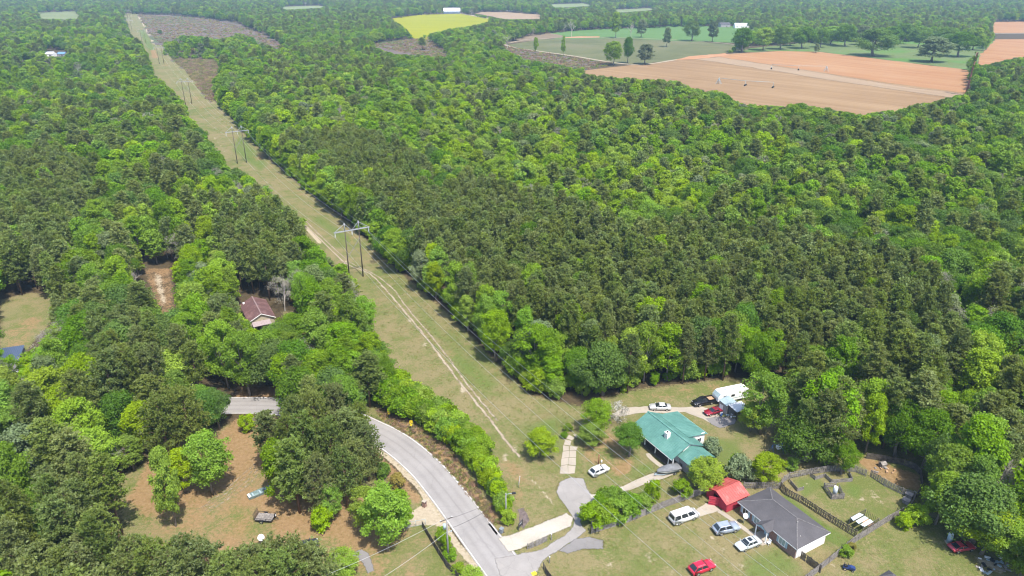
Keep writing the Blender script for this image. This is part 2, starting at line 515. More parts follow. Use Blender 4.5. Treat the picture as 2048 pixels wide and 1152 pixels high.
def soften(mat):
    """copy of a ground material that frays out where the sheet's edge attribute falls to 0"""
    key = mat.name + "_frayed"
    if key in MATS: return MATS[key]
    m2 = mat.copy(); m2.name = key; MATS[key] = m2
    t = m2.node_tree; N_, L_ = t.nodes, t.links; out = [n for n in N_ if n.type == 'OUTPUT_MATERIAL'][0]; bs = [n for n in N_ if n.type == 'BSDF_PRINCIPLED'][0]
    at = N_.new("ShaderNodeAttribute"); at.attribute_name = "edge"; g = N_.new("ShaderNodeNewGeometry")
    n1 = N_.new("ShaderNodeTexNoise"); n1.inputs["Scale"].default_value = 1.3; n1.inputs["Detail"].default_value = 6; n1.inputs["Roughness"].default_value = 0.7; L_.new(g.outputs["Position"], n1.inputs["Vector"])
    ad = N_.new("ShaderNodeMath"); ad.operation = 'ADD'; L_.new(at.outputs["Fac"], ad.inputs[0]); L_.new(n1.outputs["Fac"], ad.inputs[1])
    mr = N_.new("ShaderNodeMapRange"); mr.interpolation_type = 'SMOOTHSTEP'; L_.new(ad.outputs[0], mr.inputs[0]); mr.inputs[1].default_value = 0.78; mr.inputs[2].default_value = 1.18
    tr = N_.new("ShaderNodeBsdfTransparent"); mx = N_.new("ShaderNodeMixShader"); L_.new(mr.outputs[0], mx.inputs[0]); L_.new(tr.outputs[0], mx.inputs[1]); L_.new(bs.outputs[0], mx.inputs[2]); L_.new(mx.outputs[0], out.inputs["Surface"])
    return m2
def soft_sheet(name, px, z, mat, step=1.2, amp=0.15, inset=0.7, grow=0.35, seed=1):
    """sheet whose border frays into the ground"""
    rnd = random.Random(seed); w = ragged(wpoly(px), step, amp, rnd); n = len(w)
    area = sum(w[i][0] * w[(i + 1) % n][1] - w[(i + 1) % n][0] * w[i][1] for i in range(n))
    if area < 0: w = w[::-1]
    def off(d):
        o = []
        for i in range(n):
            a, b, c = Vector(w[i - 1]), Vector(w[i]), Vector(w[(i + 1) % n]); t_ = (c - a); t_.normalize(); o.append((b.x - t_.y * d, b.y + t_.x * d))
        return o
    outer, inner = off(-grow), off(inset)
    bm = bmesh.new(); lay = bm.verts.layers.float.new("edge")
    vo = [bm.verts.new((x, y, z)) for x, y in outer]; vi = [bm.verts.new((x, y, z)) for x, y in inner]
    for v in vi: v[lay] = 1.0
    for i in range(n): bm.faces.new((vo[i], vo[(i + 1) % n], vi[(i + 1) % n], vi[i]))
    f = bm.faces.new(vi); bm.normal_update(); bmesh.ops.triangulate(bm, faces=[f], ngon_method='EAR_CLIP')
    me = bpy.data.meshes.new(name); bm.to_mesh(me); bm.free(); o = link_mesh(name, me, soften(mat)); tag(o, kind="structure"); return o
def soft_track(name, px, half, z, mat, k=8, amp=0.1, seed=3, strength=1.0):
    cl = catmull(W(px), k); rnd = random.Random(seed); V = []; Fc = []; E = []
    for i, p in enumerate(cl):
        d = cl[min(i + 1, len(cl) - 1)] - cl[max(i - 1, 0)]; d.z = 0; d.normalize(); nr = Vector((-d.y, d.x, 0)); q = rnd.uniform(.7, 1.25); j = rnd.uniform(-amp, amp)
        for s_, e_ in ((-1.6, 0), (-.5, 1), (.5, 1), (1.6, 0)):
            pt = p + nr * (half * s_ * q + j); V.append((pt.x, pt.y, z)); E.append(e_ * strength * rnd.uniform(.75, 1.0))
    for i in range(len(cl) - 1):
        for j in range(3): Fc.append((i * 4 + j, i * 4 + j + 1, i * 4 + j + 5, i * 4 + j + 4))
    me = bpy.data.meshes.new(name); me.from_pydata(V, [], Fc); me.update(); a = me.attributes.new("edge", 'FLOAT', 'POINT'); a.data.foreach_set("value", E)
    if me.polygons[0].normal.z < 0: me.flip_normals()
    o = link_mesh(name, me, soften(mat)); tag(o, kind="structure"); return o
def catmull(pts, k=10):
    P = [Vector(p) for p in pts]; out = []
    P = [P[0] * 2 - P[1]] + P + [P[-1] * 2 - P[-2]]
    for i in range(1, len(P) - 2):
        for j in range(k):
            t = j / k
            out.append(0.5 * ((2 * P[i]) + (P[i + 1] - P[i - 1]) * t + (2 * P[i - 1] - 5 * P[i] + 4 * P[i + 1] - P[i + 2]) * t * t
                              + (3 * P[i] - P[i - 1] - 3 * P[i + 1] + P[i + 2]) * t ** 3))
    out.append(P[-2]); return out
def ribbon(name, cl, half, z, mat, offs=0.0, amp=0.0, seed=3, skirt=0.0):
    """strip of road along a centre line (world points), offset sideways"""
    rnd = random.Random(seed); vs = []; fs = []
    for i, p in enumerate(cl):
        d = (cl[min(i + 1, len(cl) - 1)] - cl[max(i - 1, 0)]); d.z = 0; d.normalize()
        nrm = Vector((-d.y, d.x, 0))
        h = half(i / (len(cl) - 1)) if callable(half) else half
        a = p + nrm * (offs + h + rnd.uniform(-amp, amp)); b = p + nrm * (offs - h + rnd.uniform(-amp, amp))
        vs += [(a.x, a.y, z), (b.x, b.y, z)]
    for i in range(len(cl) - 1):
        fs.append((2 * i, 2 * i + 1, 2 * i + 3, 2 * i + 2))
    me = bpy.data.meshes.new(name); me.from_pydata(vs, [], fs); me.update()
    a = me.attributes.new("across", 'FLOAT', 'POINT'); a.data.foreach_set("value", [float(i % 2) for i in range(len(vs))])
    if me.polygons[0].normal.z < 0: me.flip_normals()
    return link_mesh(name, me, mat)

def field_mat(name, stops, scale=0.05, row=None, rowdir=0.0, patch=None, fine=1.0):
    m = NT(name); p = m.pos()
    n1 = m.noise(p, scale, 5, 0.62, 0.4); n2 = m.noise(p, fine, 4, 0.7)
    f = m.math('ADD', m.math('MULTIPLY', n1, 0.72), m.math('MULTIPLY', n2, 0.28))
    if row:
        m0 = m.new("ShaderNodeMapping"); m0.inputs["Rotation"].default_value = (0, 0, -rowdir); m.link(p, m0.inputs[0])
        mp = m.new("ShaderNodeMapping"); mp.inputs["Scale"].default_value = (row * 0.025, row, 1.0)
        m.link(m0.outputs[0], mp.inputs[0])
        n3 = m.noise(mp.outputs[0], 1.0, 5, 0.7)
        f = m.math('ADD', m.math('MULTIPLY', f, 0.42), m.math('MULTIPLY', n3, 0.58))
    c = m.ramp(f, stops)
    if patch:
        n4 = m.noise(p, patch[1], 3, 0.5)
        c = m.mix(m.ramp(n4, [(0.5, 0.0), (0.62, 1.0)]), c, patch[0])
    m.color(c); m.set(0.95, 0, 0.1); m.bump(n2, 0.6, 0.3)
    return m.m

ROWD = R(14)
M_SCRUB = field_mat("scrub_field", [(0.3, (0.072, 0.058, 0.052)), (0.5, (0.110, 0.085, 0.074)), (0.7, (0.143, 0.113, 0.094))], 0.02, patch=((0.074, 0.088, 0.041), 0.008))
M_TAN = field_mat("tan_ploughed_field", [(0.34, (0.155, 0.094, 0.046)), (0.5, (0.212, 0.136, 0.070)), (0.66, (0.272, 0.186, 0.105))], 0.01, 0.10, R(-46))
M_ORANGE = field_mat("orange_ploughed_field", [(0.34, (0.225, 0.102, 0.042)), (0.5, (0.268, 0.144, 0.068)), (0.66, (0.310, 0.195, 0.108))], 0.008, 0.08, R(-54))
M_PALE = field_mat("pale_field_band", [(0.3, (0.200, 0.140, 0.085)), (0.7, (0.275, 0.200, 0.130))], 0.02, 0.2, R(-57))
M_GREENF = field_mat("green_crop_field", [(0.3, (0.055, 0.115, 0.028)), (0.7, (0.098, 0.165, 0.050))], 0.01, 0.12, R(0))
M_YELLOW = field_mat("yellow_blossom_field", [(0.3, (0.125, 0.150, 0.004)), (0.5, (0.200, 0.205, 0.005)), (0.75, (0.25, 0.235, 0.015))], 0.008, 0.1, R(20))
M_WEEDY = field_mat("weedy_field", [(0.3, (0.06, 0.068, 0.028)), (0.5, (0.10, 0.105, 0.045)), (0.7, (0.135, 0.12, 0.07))], 0.012)
M_LAWN = field_mat("estate_lawn", [(0.3, (0.07, 0.105, 0.032)), (0.7, (0.13, 0.155, 0.06))], 0.012, patch=((0.072, 0.143, 0.028), 0.012))
M_TRACK = field_mat("pale_dirt_track", [(0.3, (0.231, 0.182, 0.127)), (0.7, (0.330, 0.281, 0.215))], 0.3)
M_OSOIL = field_mat("orange_bare_soil", [(0.3, (0.275, 0.132, 0.061)), (0.7, (0.341, 0.198, 0.110))], 0.1)

sheet("scrub_field", [(276, 30), (330, 29.5), (410, 36), (470, 45), (510, 60), (545, 78), (574, 98), (560, 110), (470, 95), (400, 92), (330, 92), (312, 90), (302, 72), (290, 50)], 0.15, M_SCRUB, 20, 5)
sheet("scrub_field", [(345, 119), (440, 120), (480, 134), (555, 156), (540, 175), (470, 178), (432, 200), (420, 205), (398, 170), (372, 140)], 0.12, M_SCRUB, 12, 3, seed=4)
sheet("scrub_field", [(735, 90), (790, 79), (860, 75), (910, 82), (960, 93), (1010, 93), (1100, 108), (1180, 120), (1235, 128), (1160, 142), (1080, 135), (900, 125), (780, 112)], 0.12, M_SCRUB, 15, 4, seed=5)
sheet("yellow_field", [(781, 37), (845, 29.5), (925, 27.5), (985, 38), (1062, 46), (1050, 58), (930, 66), (850, 80), (826, 82), (806, 56)], 0.15, M_YELLOW, 25, 6, seed=6)
sheet("tan_field", [(952, 27), (962, 24), (1020, 24.5), (1084, 30), (1086, 38), (1010, 38.5)], 0.15, M_PALE, 25, 5, seed=7)
sheet("green_field", [(1060, 70), (1140, 62), (1230, 57), (1385, 50), (1470, 55), (1540, 68), (1480, 86), (1400, 84), (1230, 76), (1130, 80)], 0.12, M_GREENF, 25, 4, seed=8)
sheet("tan_field", [(980, 80), (1005, 70), (1060, 68), (1100, 66), (1135, 74), (1080, 80), (1010, 88)], 0.14, field_mat("fallow_field", [(0.3, (0.132, 0.099, 0.066)), (0.7, (0.187, 0.143, 0.094))], 0.02), 25, 4, seed=9)
sheet("weedy_field", [(1012, 90), (1080, 79), (1230, 76.5), (1400, 84), (1470, 90), (1500, 100), (1430, 109), (1350, 119), (1290, 129), (1230, 128), (1180, 120), (1080, 104)], 0.16, M_WEEDY, 20, 3, seed=10)
sheet("ploughed_field", [(1140, 144), (1350, 121), (1450, 108), (1560, 102), (1640, 104), (1750, 117), (1860, 131), (1952, 141), (1950, 180), (1900, 230), (1700, 245), (1560, 235), (1400, 215), (1290, 190), (1200, 160)], 0.10, M_TAN, 15, 1.5, seed=11)
sheet("orange_field", [(1428, 112), (1560, 102.6), (1640, 104.6), (1750, 117.6), (1860, 131.6), (1951, 141.6), (1948, 176), (1930, 186), (1780, 166), (1650, 146), (1520, 126)], 0.16, M_ORANGE, 15, 1.5, seed=12)
soft_sheet("field_band", [(1392, 119), (1440, 114), (1530, 129), (1660, 150), (1790, 171), (1935, 190), (1930, 199), (1780, 178), (1640, 157), (1500, 135)], 0.22, M_PALE, 15, 2.5, 5.0, 5.0, seed=13)
sheet("orange_field", [(1992, 79), (2110, 78), (2110, 125), (2048, 122), (1990, 140), (1950, 140), (1962, 108)], 0.12, M_ORANGE, 20, 1.5, seed=14)
sheet("orange_field", [(1986, 44), (2110, 42), (2110, 66), (1984, 66)], 0.12, M_ORANGE, 20, 1.5, seed=15)
sheet("lawn", [(1480, 104), (1500, 97), (1600, 86), (1700, 80), (1850, 80), (1992, 80), (1962, 108), (1954, 142), (1860, 130.6), (1750, 116.6), (1640, 103.6), (1560, 101.6)], 0.08, M_LAWN, 20, 2, seed=16)
sheet("lawn", [(1450, 52), (1560, 52), (1580, 66), (1480, 66)], 0.18, M_GREENF, 20, 3, seed=17)
sheet("pasture", [(60, 26), (150, 22), (165, 40), (75, 42)], 0.12, field_mat("pale_pasture", [(0.3, (0.110, 0.132, 0.050)), (0.7, (0.165, 0.182, 0.083))], 0.01), 20, 4, seed=18)
sheet("bare_soil_patch", [(1348, 121), (1380, 113), (1450, 107), (1460, 111), (1400, 118)], 0.30, M_OSOIL, 6, 1.5, seed=19)
sheet("bare_soil_patch", [(1125, 75), (1160, 73), (1200, 73.3), (1200, 75.5), (1130, 76.8)], 0.30, M_OSOIL, 10, 1.5, seed=20)

M_PAST = field_mat("far_pasture", [(0.3, (0.12, 0.15, 0.06)), (0.7, (0.18, 0.2, 0.1))], 0.01)
for k_, q_ in enumerate(([(1096, 9), (1170, 6.5), (1186, 12), (1108, 15.5)], [(1226, 20), (1300, 16), (1312, 20), (1238, 25.5)], [(556, 14), (640, 11), (652, 15), (568, 19.5)])): sheet("pasture", q_, 0.12, M_PAST, 25, 5, seed=40 + k_)
def W(pts): return [Vector((x, y, 0)) for x, y in wpoly(pts)]
def track(name, px, half, z, mat, k=8, amp=0.3, **kw):
    o = ribbon(name, catmull(W(px), k), half, z, mat, amp=amp, **kw)
    return tag(o, None, None, None, "structure")
soft_track("wheel_rut", T1, 0.34, 0.012, M_TRACK, 8, .12, 1, .74); soft_track("wheel_rut", T2, 0.30, 0.012, M_TRACK, 8, .12, 2, .66)
for k in range(4): soft_track("wheel_rut", [(398 + k * 6, 1018 + k * 2), (440 + k * 6, 988 + k * 3), (478 + k * 6, 955 + k * 5), (510 + k * 3, 928 + k * 6)], 0.22, 0.012, M_TRACK, 6, .15, 10 + k, .5)
track("dirt_track", [(1005, 88), (1030, 96), (1080, 103), (1150, 113), (1210, 123), (1260, 129), (1300, 128), (1345, 121), (1400, 113)], 2.2, 0.26, M_TRACK)
track("dirt_track", [(1020, 86), (1060, 79), (1130, 76.5), (1230, 75.5), (1400, 83), (1500, 93)], 1.6, 0.34, M_TRACK)
track("dirt_track", [(920, 27), (960, 34), (1000, 40), (1080, 46)], 4.0, 0.4, M_TRACK)
track("dirt_track", [(1955, 70), (1990, 68), (2060, 67), (2110, 66)], 3.0, 0.4, M_TRACK)
# ------------------------------------------------------------------ paved road, drives, paths
def asphalt(name, base, var=0.2, crack=True):
    m = NT(name); p = m.pos()
    n1 = m.noise(p, 0.25, 5, 0.6); n2 = m.noise(p, 5.0, 4, 0.7); n3 = m.noise(p, 40.0, 2)
    f = m.math('ADD', m.math('MULTIPLY', n1, 0.6), m.math('MULTIPLY', n2, 0.4))
    lo = tuple(c * (1 - var) for c in base); hi = tuple(c * (1 + var) for c in base)
    c = m.ramp(f, [(0.3, lo), (0.7, hi)])
    if crack:
        v = m.new("ShaderNodeTexVoronoi", feature='DISTANCE_TO_EDGE'); v.inputs["Scale"].default_value = 0.28
        ds = m.new("ShaderNodeVectorMath", operation='ADD'); m.link(p, ds.inputs[0])
        nn = m.new("ShaderNodeTexNoise"); nn.inputs["Scale"].default_value = 0.8; m.link(p, nn.inputs["Vector"]); m.link(nn.outputs["Color"], ds.inputs[1])
        m.link(ds.outputs[0], v.inputs["Vector"])
        c = m.mix(m.ramp(v.outputs["Distance"], [(0.0, 0.4), (0.016, 0.0)]), c, tuple(x * 0.6 for x in base))
    m.color(c); m.set(0.9, 0, 0.25); m.bump(n3, 0.3, 0.02)
    return m.m
M_ROAD = asphalt("road_asphalt", (0.228, 0.216, 0.209), 0.12, False)
M_OLDASPH = asphalt("worn_asphalt", (0.232, 0.216, 0.202), 0.18)
M_DARKASPH = asphalt("dark_asphalt", (0.168, 0.158, 0.153), 0.22)
M_CONC = asphalt("concrete", (0.300, 0.262, 0.212), 0.16)
M_CHALK = asphalt("crushed_limestone", (0.345, 0.312, 0.262), 0.22)
M_PAINT = NT("road_paint")
_p = M_PAINT.pos(); _n = M_PAINT.noise(_p, 1.2, 5, 0.7)
M_PAINT.color(M_PAINT.ramp(_n, [(0.3, (0.36, 0.33, 0.28)), (0.55, (0.5, 0.48, 0.46))])); M_PAINT.set(0.8); M_PAINT = M_PAINT.m

# worn wheel paths, oil strip and patches on the road, by position across it
def road_mat():
    m = NT("road_surface"); p = m.pos(); at = m.new("ShaderNodeAttribute", attribute_name="across"); x = at.outputs["Fac"]
    n1 = m.noise(p, 0.18, 5, 0.6); n2 = m.noise(p, 4.0, 5, 0.75); n3 = m.noise(p, 0.9, 4, 0.6)
    xx = m.math('ADD', x, m.math('MULTIPLY', m.math('SUBTRACT', n3, 0.5), 0.05))
    lane = m.ramp(xx, [(0.0, 0.62), (0.06, 0.5), (0.16, 0.62), (0.26, 0.40), (0.36, 0.62), (0.46, 0.56), (0.5, 0.30), (0.54, 0.56), (0.64, 0.62), (0.75, 0.40), (0.86, 0.62), (1.0, 0.58)])
    f = m.math('ADD', m.math('MULTIPLY', lane, 0.38), m.math('ADD', m.math('MULTIPLY', n1, 0.34), m.math('MULTIPLY', n2, 0.28)))
    c = m.ramp(f, [(0.36, (0.172, 0.160, 0.152)), (0.52, (0.228, 0.214, 0.204)), (0.68, (0.276, 0.262, 0.250))])
    v = m.new("ShaderNodeTexVoronoi", feature='DISTANCE_TO_EDGE'); v.inputs["Scale"].default_value = 0.22; m.link(p, v.inputs["Vector"])
    c = m.mix(m.ramp(v.outputs["Distance"], [(0.0, 0.22), (0.012, 0.0)]), c, (0.13, 0.122, 0.118))
    m.color(c); m.set(0.88, 0, 0.25); m.bump(n2, 0.2, 0.02); return m.m
M_ROAD = road_mat()
# road: centre line through the bend, then off to the left behind the trees
ROAD_CL = catmull(W([(60, 826), (200, 812), (330, 811), (430, 811), (520, 811), (600, 817), (670, 829), (735, 856), (790, 885), (845, 930), (885, 975), (920, 1020), (957, 1070), (1010, 1140), (1080, 1230)]), 12)
road = ribbon("road", ROAD_CL, 3.35, 0.03, M_ROAD); tag(road, kind="structure")
def mark(name, offs, half, parent=None):
    o = ribbon(name, ROAD_CL, half, 0.036, M_PAINT, offs=offs, amp=0.012)
    o.parent = road
    return o
mark("edge_line", 3.1, 0.075); mark("edge_line", -3.1, 0.075)

dr = soft_sheet("driveway", [(990, 1118), (1030, 1110), (1080, 1100), (1115, 1080), (1140, 1062), (1150, 1040), (1130, 1010), (1112, 985), (1118, 965), (1140, 955), (1165, 957),
                    (1178, 985), (1195, 1000), (1172, 1020), (1160, 1045), (1172, 1062), (1150, 1080), (1110, 1105), (1085, 1122), (1070, 1150), (1050, 1185), (1000, 1150)], 0.042, M_OLDASPH, 1.2, 0.12, .45, .35)
soft_sheet("driveway_patch", [(1118, 1103), (1150, 1080), (1180, 1075), (1205, 1082), (1205, 1096), (1165, 1098), (1135, 1106)], 0.046, M_DARKASPH, 1.6, 0.08, .3, .5, seed=2)
ch = soft_sheet("gravel_drive", [(998, 1078), (1030, 1068), (1065, 1055), (1100, 1040), (1132, 1028), (1145, 1036), (1140, 1052), (1105, 1066), (1068, 1083), (1040, 1098), (1018, 1104)], 0.05, M_CHALK, 1.4, 0.1, .35, .5, seed=3)
# concrete slabs of the cracked walk
slabs = empty("slab_walk", G(1140, 920)); tag(slabs, None, None, None, "structure")
slab_px = [[(1121, 933), (1135, 930), (1136, 948), (1120, 948)], [(1136, 931), (1151, 932), (1149, 947), (1137, 948)],
           [(1123, 918), (1137, 916), (1137, 929), (1122, 932)], [(1138, 916), (1152, 916), (1152, 931), (1138, 930)],
           [(1125, 904), (1138, 902), (1138, 915), (1124, 917)], [(1139, 902), (1152, 902), (1152, 915), (1139, 915)],
           [(1126, 891), (1138, 893), (1138, 901), (1126, 903)], [(1139, 893), (1155, 894), (1153, 901), (1139, 901)],
           [(1131, 879), (1143, 882), (1140, 892), (1127, 890)], [(1138, 870), (1150, 876), (1144, 881), (1132, 878)], [(1146, 868), (1158, 872), (1152, 876)]]
base = G(1140, 920)
for q in slab_px:
    m = MB(); rnd = random.Random(str(q))
    m.slab([G(u + rnd.uniform(-.5, .5), v + rnd.uniform(-.4, .4)) - base + Vector((0, 0, 0.08)) for u, v in q], 0.12)
    m.build("concrete_slab", M_CONC, slabs)
cs = MB(); q = [(1246, 973), (1268, 962), (1300, 948), (1330, 940), (1360, 934), (1366, 940), (1330, 957), (1290, 968), (1262, 980), (1248, 983)]
sheet("driveway", q, 0.05, M_CONC, 1.0, 0.06, seed=5)
sheet("driveway", [(1180, 990), (1215, 985), (1246, 973), (1248, 983), (1205, 998), (1185, 1003)], 0.046, M_CHALK, 0.8, 0.15, seed=6)
# rear drive of the green-roofed house
sheet("driveway", [(1222, 828), (1250, 815), (1300, 813), (1360, 815), (1400, 812), (1430, 822), (1440, 835), (1425, 848), (1405, 838), (1370, 825), (1330, 826), (1280, 826), (1240, 834)], 0.05, M_CONC, 1.0, 0.15, seed=7)
soft_sheet("parking_pad", [(1412, 838), (1440, 833), (1475, 838), (1470, 848), (1440, 857), (1425, 850)], 0.055, M_DARKASPH, 1.0, 0.1, .4, .3, seed=8)
# walk and apron of the grey-roofed house
sheet("driveway", [(1390, 1022), (1412, 1006), (1428, 1010), (1440, 1020), (1425, 1026), (1400, 1034), (1386, 1030)], 0.05, M_CONC, 0.8, 0.08, seed=9)
walk = ribbon("front_walk", [Vector((p.x, p.y, 0)) for p in catmull(W([(1437, 1022), (1450, 1030), (1475, 1048), (1500, 1066), (1525, 1082)]), 6)], 0.45, 0.055, M_CONC, amp=0.04); tag(walk, kind="structure")
sheet("porch_slab", [(1513, 1084), (1528, 1078), (1545, 1078), (1537, 1088), (1524, 1092)], 0.06, M_CONC, 1.0, 0.02, seed=10)
# curved front walk of the green-roofed house
walk2 = ribbon("front_walk", catmull(W([(1296, 907), (1300, 914), (1312, 925), (1328, 936)]), 8), 0.5, 0.05, M_CONC, amp=0.03); tag(walk2, kind="structure")
soft_sheet("paved_patch", [(572 + 130, 1108), (722, 1100), (735, 1108), (742, 1125), (746, 1142), (738, 1146), (730, 1128), (714, 1112)], 0.03, M_DARKASPH, 1.4, 0.06, .2, .5, seed=11)
# ------------------------------------------------------------------ trees: prototypes
LEAF = {
    'green': leaf_mat("leaf_mid_green", (0.178, 0.300, 0.014), 0.011, 0.10, 0.22, 0.45),
    'lime': leaf_mat("leaf_yellow_green", (0.240, 0.355, 0.014), 0.009, 0.10, 0.18, 0.42),
    'oak': leaf_mat("leaf_dark_green", (0.098, 0.188, 0.013), 0.012, 0.14, 0.2, 0.36),
    'grey': leaf_mat("leaf_grey_green", (0.16, 0.205, 0.085), 0.02, 0.2, 0.25, 0.36),
    'pine': leaf_mat("pine_needles", (0.174, 0.226, 0.058), 0.013, 0.12, 0.2, 0.46),
    'pale': leaf_mat("twigs_pale_grey", (0.25, 0.235, 0.19), 0.015, 0.2, 0.2, 0.2),
    'rust': leaf_mat("leaf_rust", (0.21, 0.17, 0.045), 0.03, 0.15, 0.25, 0.3),
}
BARK = {'grey': bark_mat("bark_grey", (0.20, 0.17, 0.14)), 'pine': bark_mat("bark_pine", (0.17, 0.11, 0.075)), 'pale': bark_mat("bark_pale", (0.42, 0.38, 0.34))}

def unit(v):
    return v / np.maximum(np.linalg.norm(v, axis=-1, keepdims=True), 1e-9)
def leaf_mesh(name, c, nrm, a, b, rng, lr):
    """one diamond leaf cluster per centre"""
    n = len(c)
    t = rng.normal(size=(n, 3)); u = unit(np.cross(nrm, t)); v = np.cross(nrm, u)
    a = a[:, None]; b = b[:, None]
    bend = nrm * (a * 0.25)
    V = np.stack([c + u * a - bend, c + v * b, c - u * a - bend, c - v * b], 1).reshape(-1, 3)
    Fc = np.arange(n * 4).reshape(n, 4)
    me = mesh_np(name, V, Fc)
    at = me.attributes.new("lr", 'FLOAT', 'FACE'); at.data.foreach_set("value", lr.astype(np.float32))
    return me

def crown_blobs(rng, r, zb, zt, nb, kind):
    """centres and radii of leaf masses filling an uneven crown"""
    out = []
    H = zt - zb
    lop = rng.uniform(0, 6.28); la = rng.uniform(0.08, 0.32); ph = rng.uniform(0, 6.28, 3); notch = rng.uniform(0, 6.28); nz0 = rng.uniform(.3, .8)
    while len(out) < nb:
        t = rng.uniform(0, 1) ** (0.8 if kind != 'cone' else 1.0)
        if kind == 'round': prof = math.sqrt(max(0.02, 1 - (2 * t - 0.95) ** 2 / 1.15))
        elif kind == 'spread': prof = (0.72 + 0.28 * math.sin(math.pi * min(1, t * 1.1))) * math.sqrt(max(0.03, 1 - max(0, t - 0.45) ** 2 / 0.34))
        elif kind == 'tall': prof = 0.55 + 0.45 * math.sin(math.pi * min(1, t * 1.0 + 0.1)) if t < 0.9 else 0.4
        else: prof = 1 - t * 0.85
        th = rng.uniform(0, 6.283)
        prof *= 1 + la * math.cos(th - lop) + 0.14 * math.sin(3 * th + ph[0] + 5 * t) + 0.10 * math.sin(5 * th + ph[1] - 7 * t)
        if abs((th - notch + 3.1416) % 6.2832 - 3.1416) < 0.55 and abs(t - nz0) < 0.22 and kind != 'cone': prof *= 0.55
        rr = r * prof * math.sqrt(rng.uniform(0.25, 1.0)) * 0.84
        br = r * rng.uniform(0.13, 0.27) * (0.95 if kind == 'tall' else 1)
        out.append((rr * math.cos(th), rr * math.sin(th), zb + H * (0.06 + 0.86 * t), br))
    return np.array(out)

def broad_crown(name, seed, r, zb, zt, nb, nl, kind, leaf=0.26):
    rng = np.random.default_rng(seed)
    B = crown_blobs(rng, r, zb, zt, nb, kind)
    w = B[:, 3] ** 2; idx = rng.choice(nb, nl, p=w / w.sum())
    d = unit(rng.normal(size=(nl, 3)) + np.array([0, 0, 0.35]))
    sq = np.array([1, 1, 0.72])
    rad = B[idx, 3:4] * (0.35 + 0.85 * rng.random((nl, 1)) ** 0.7)
    c = B[idx, :3] + d * rad * sq
    c += rng.normal(size=(nl, 3)) * 0.12
    mid = np.array([0, 0, zb + (zt - zb) * 0.4])
    nrm = unit(d * 0.9 + unit(c - mid) * 0.5 + np.array([0, 0, 0.35]) + rng.normal(size=(nl, 3)) * 0.8)
    a = leaf * rng.uniform(0.6, 1.35, nl); b = a * rng.uniform(0.5, 0.85, nl)
    lr = np.clip(0.5 + 0.22 * rng.normal(size=nl) + 0.2 * rng.normal(size=nb)[idx], 0, 1)
    return leaf_mesh(name, c, nrm, a, b, rng, lr), B

def limbs(B, seed, tr, zb, nlimb=9, lean=0.3):
    rng = random.Random(seed); m = MB()
    top = max(b[2] for b in B) * 0.82
    x = y = 0; pts = []; rs = []
    for i in range(6):
        t = i / 5
        pts.append((x, y, top * t - (0.15 if i == 0 else 0))); rs.append(tr * (1 - 0.8 * t) * (1.35 if i == 0 else 1))
        x += rng.uniform(-lean, lean); y += rng.uniform(-lean, lean)
    m.tube(pts, rs, 7)
    order = sorted(B.tolist(), key=lambda b: rng.random())[:nlimb]
    for b in order:
        z0 = min(max(zb * 0.8, b[2] * 0.55), top * 0.9); t = z0 / top
        k = min(4, int(t * 5)); f = t * 5 - k
        p0 = Vector(pts[k]).lerp(Vector(pts[k + 1]), f)
        p2 = Vector(b[:3]); p1 = p0.lerp(p2, 0.5) + Vector((0, 0, -0.06 * (p2 - p0).length))
        m.tube([p0, p1, p2], [tr * 0.38, tr * 0.22, tr * 0.06], 5, caps=False)
    return m

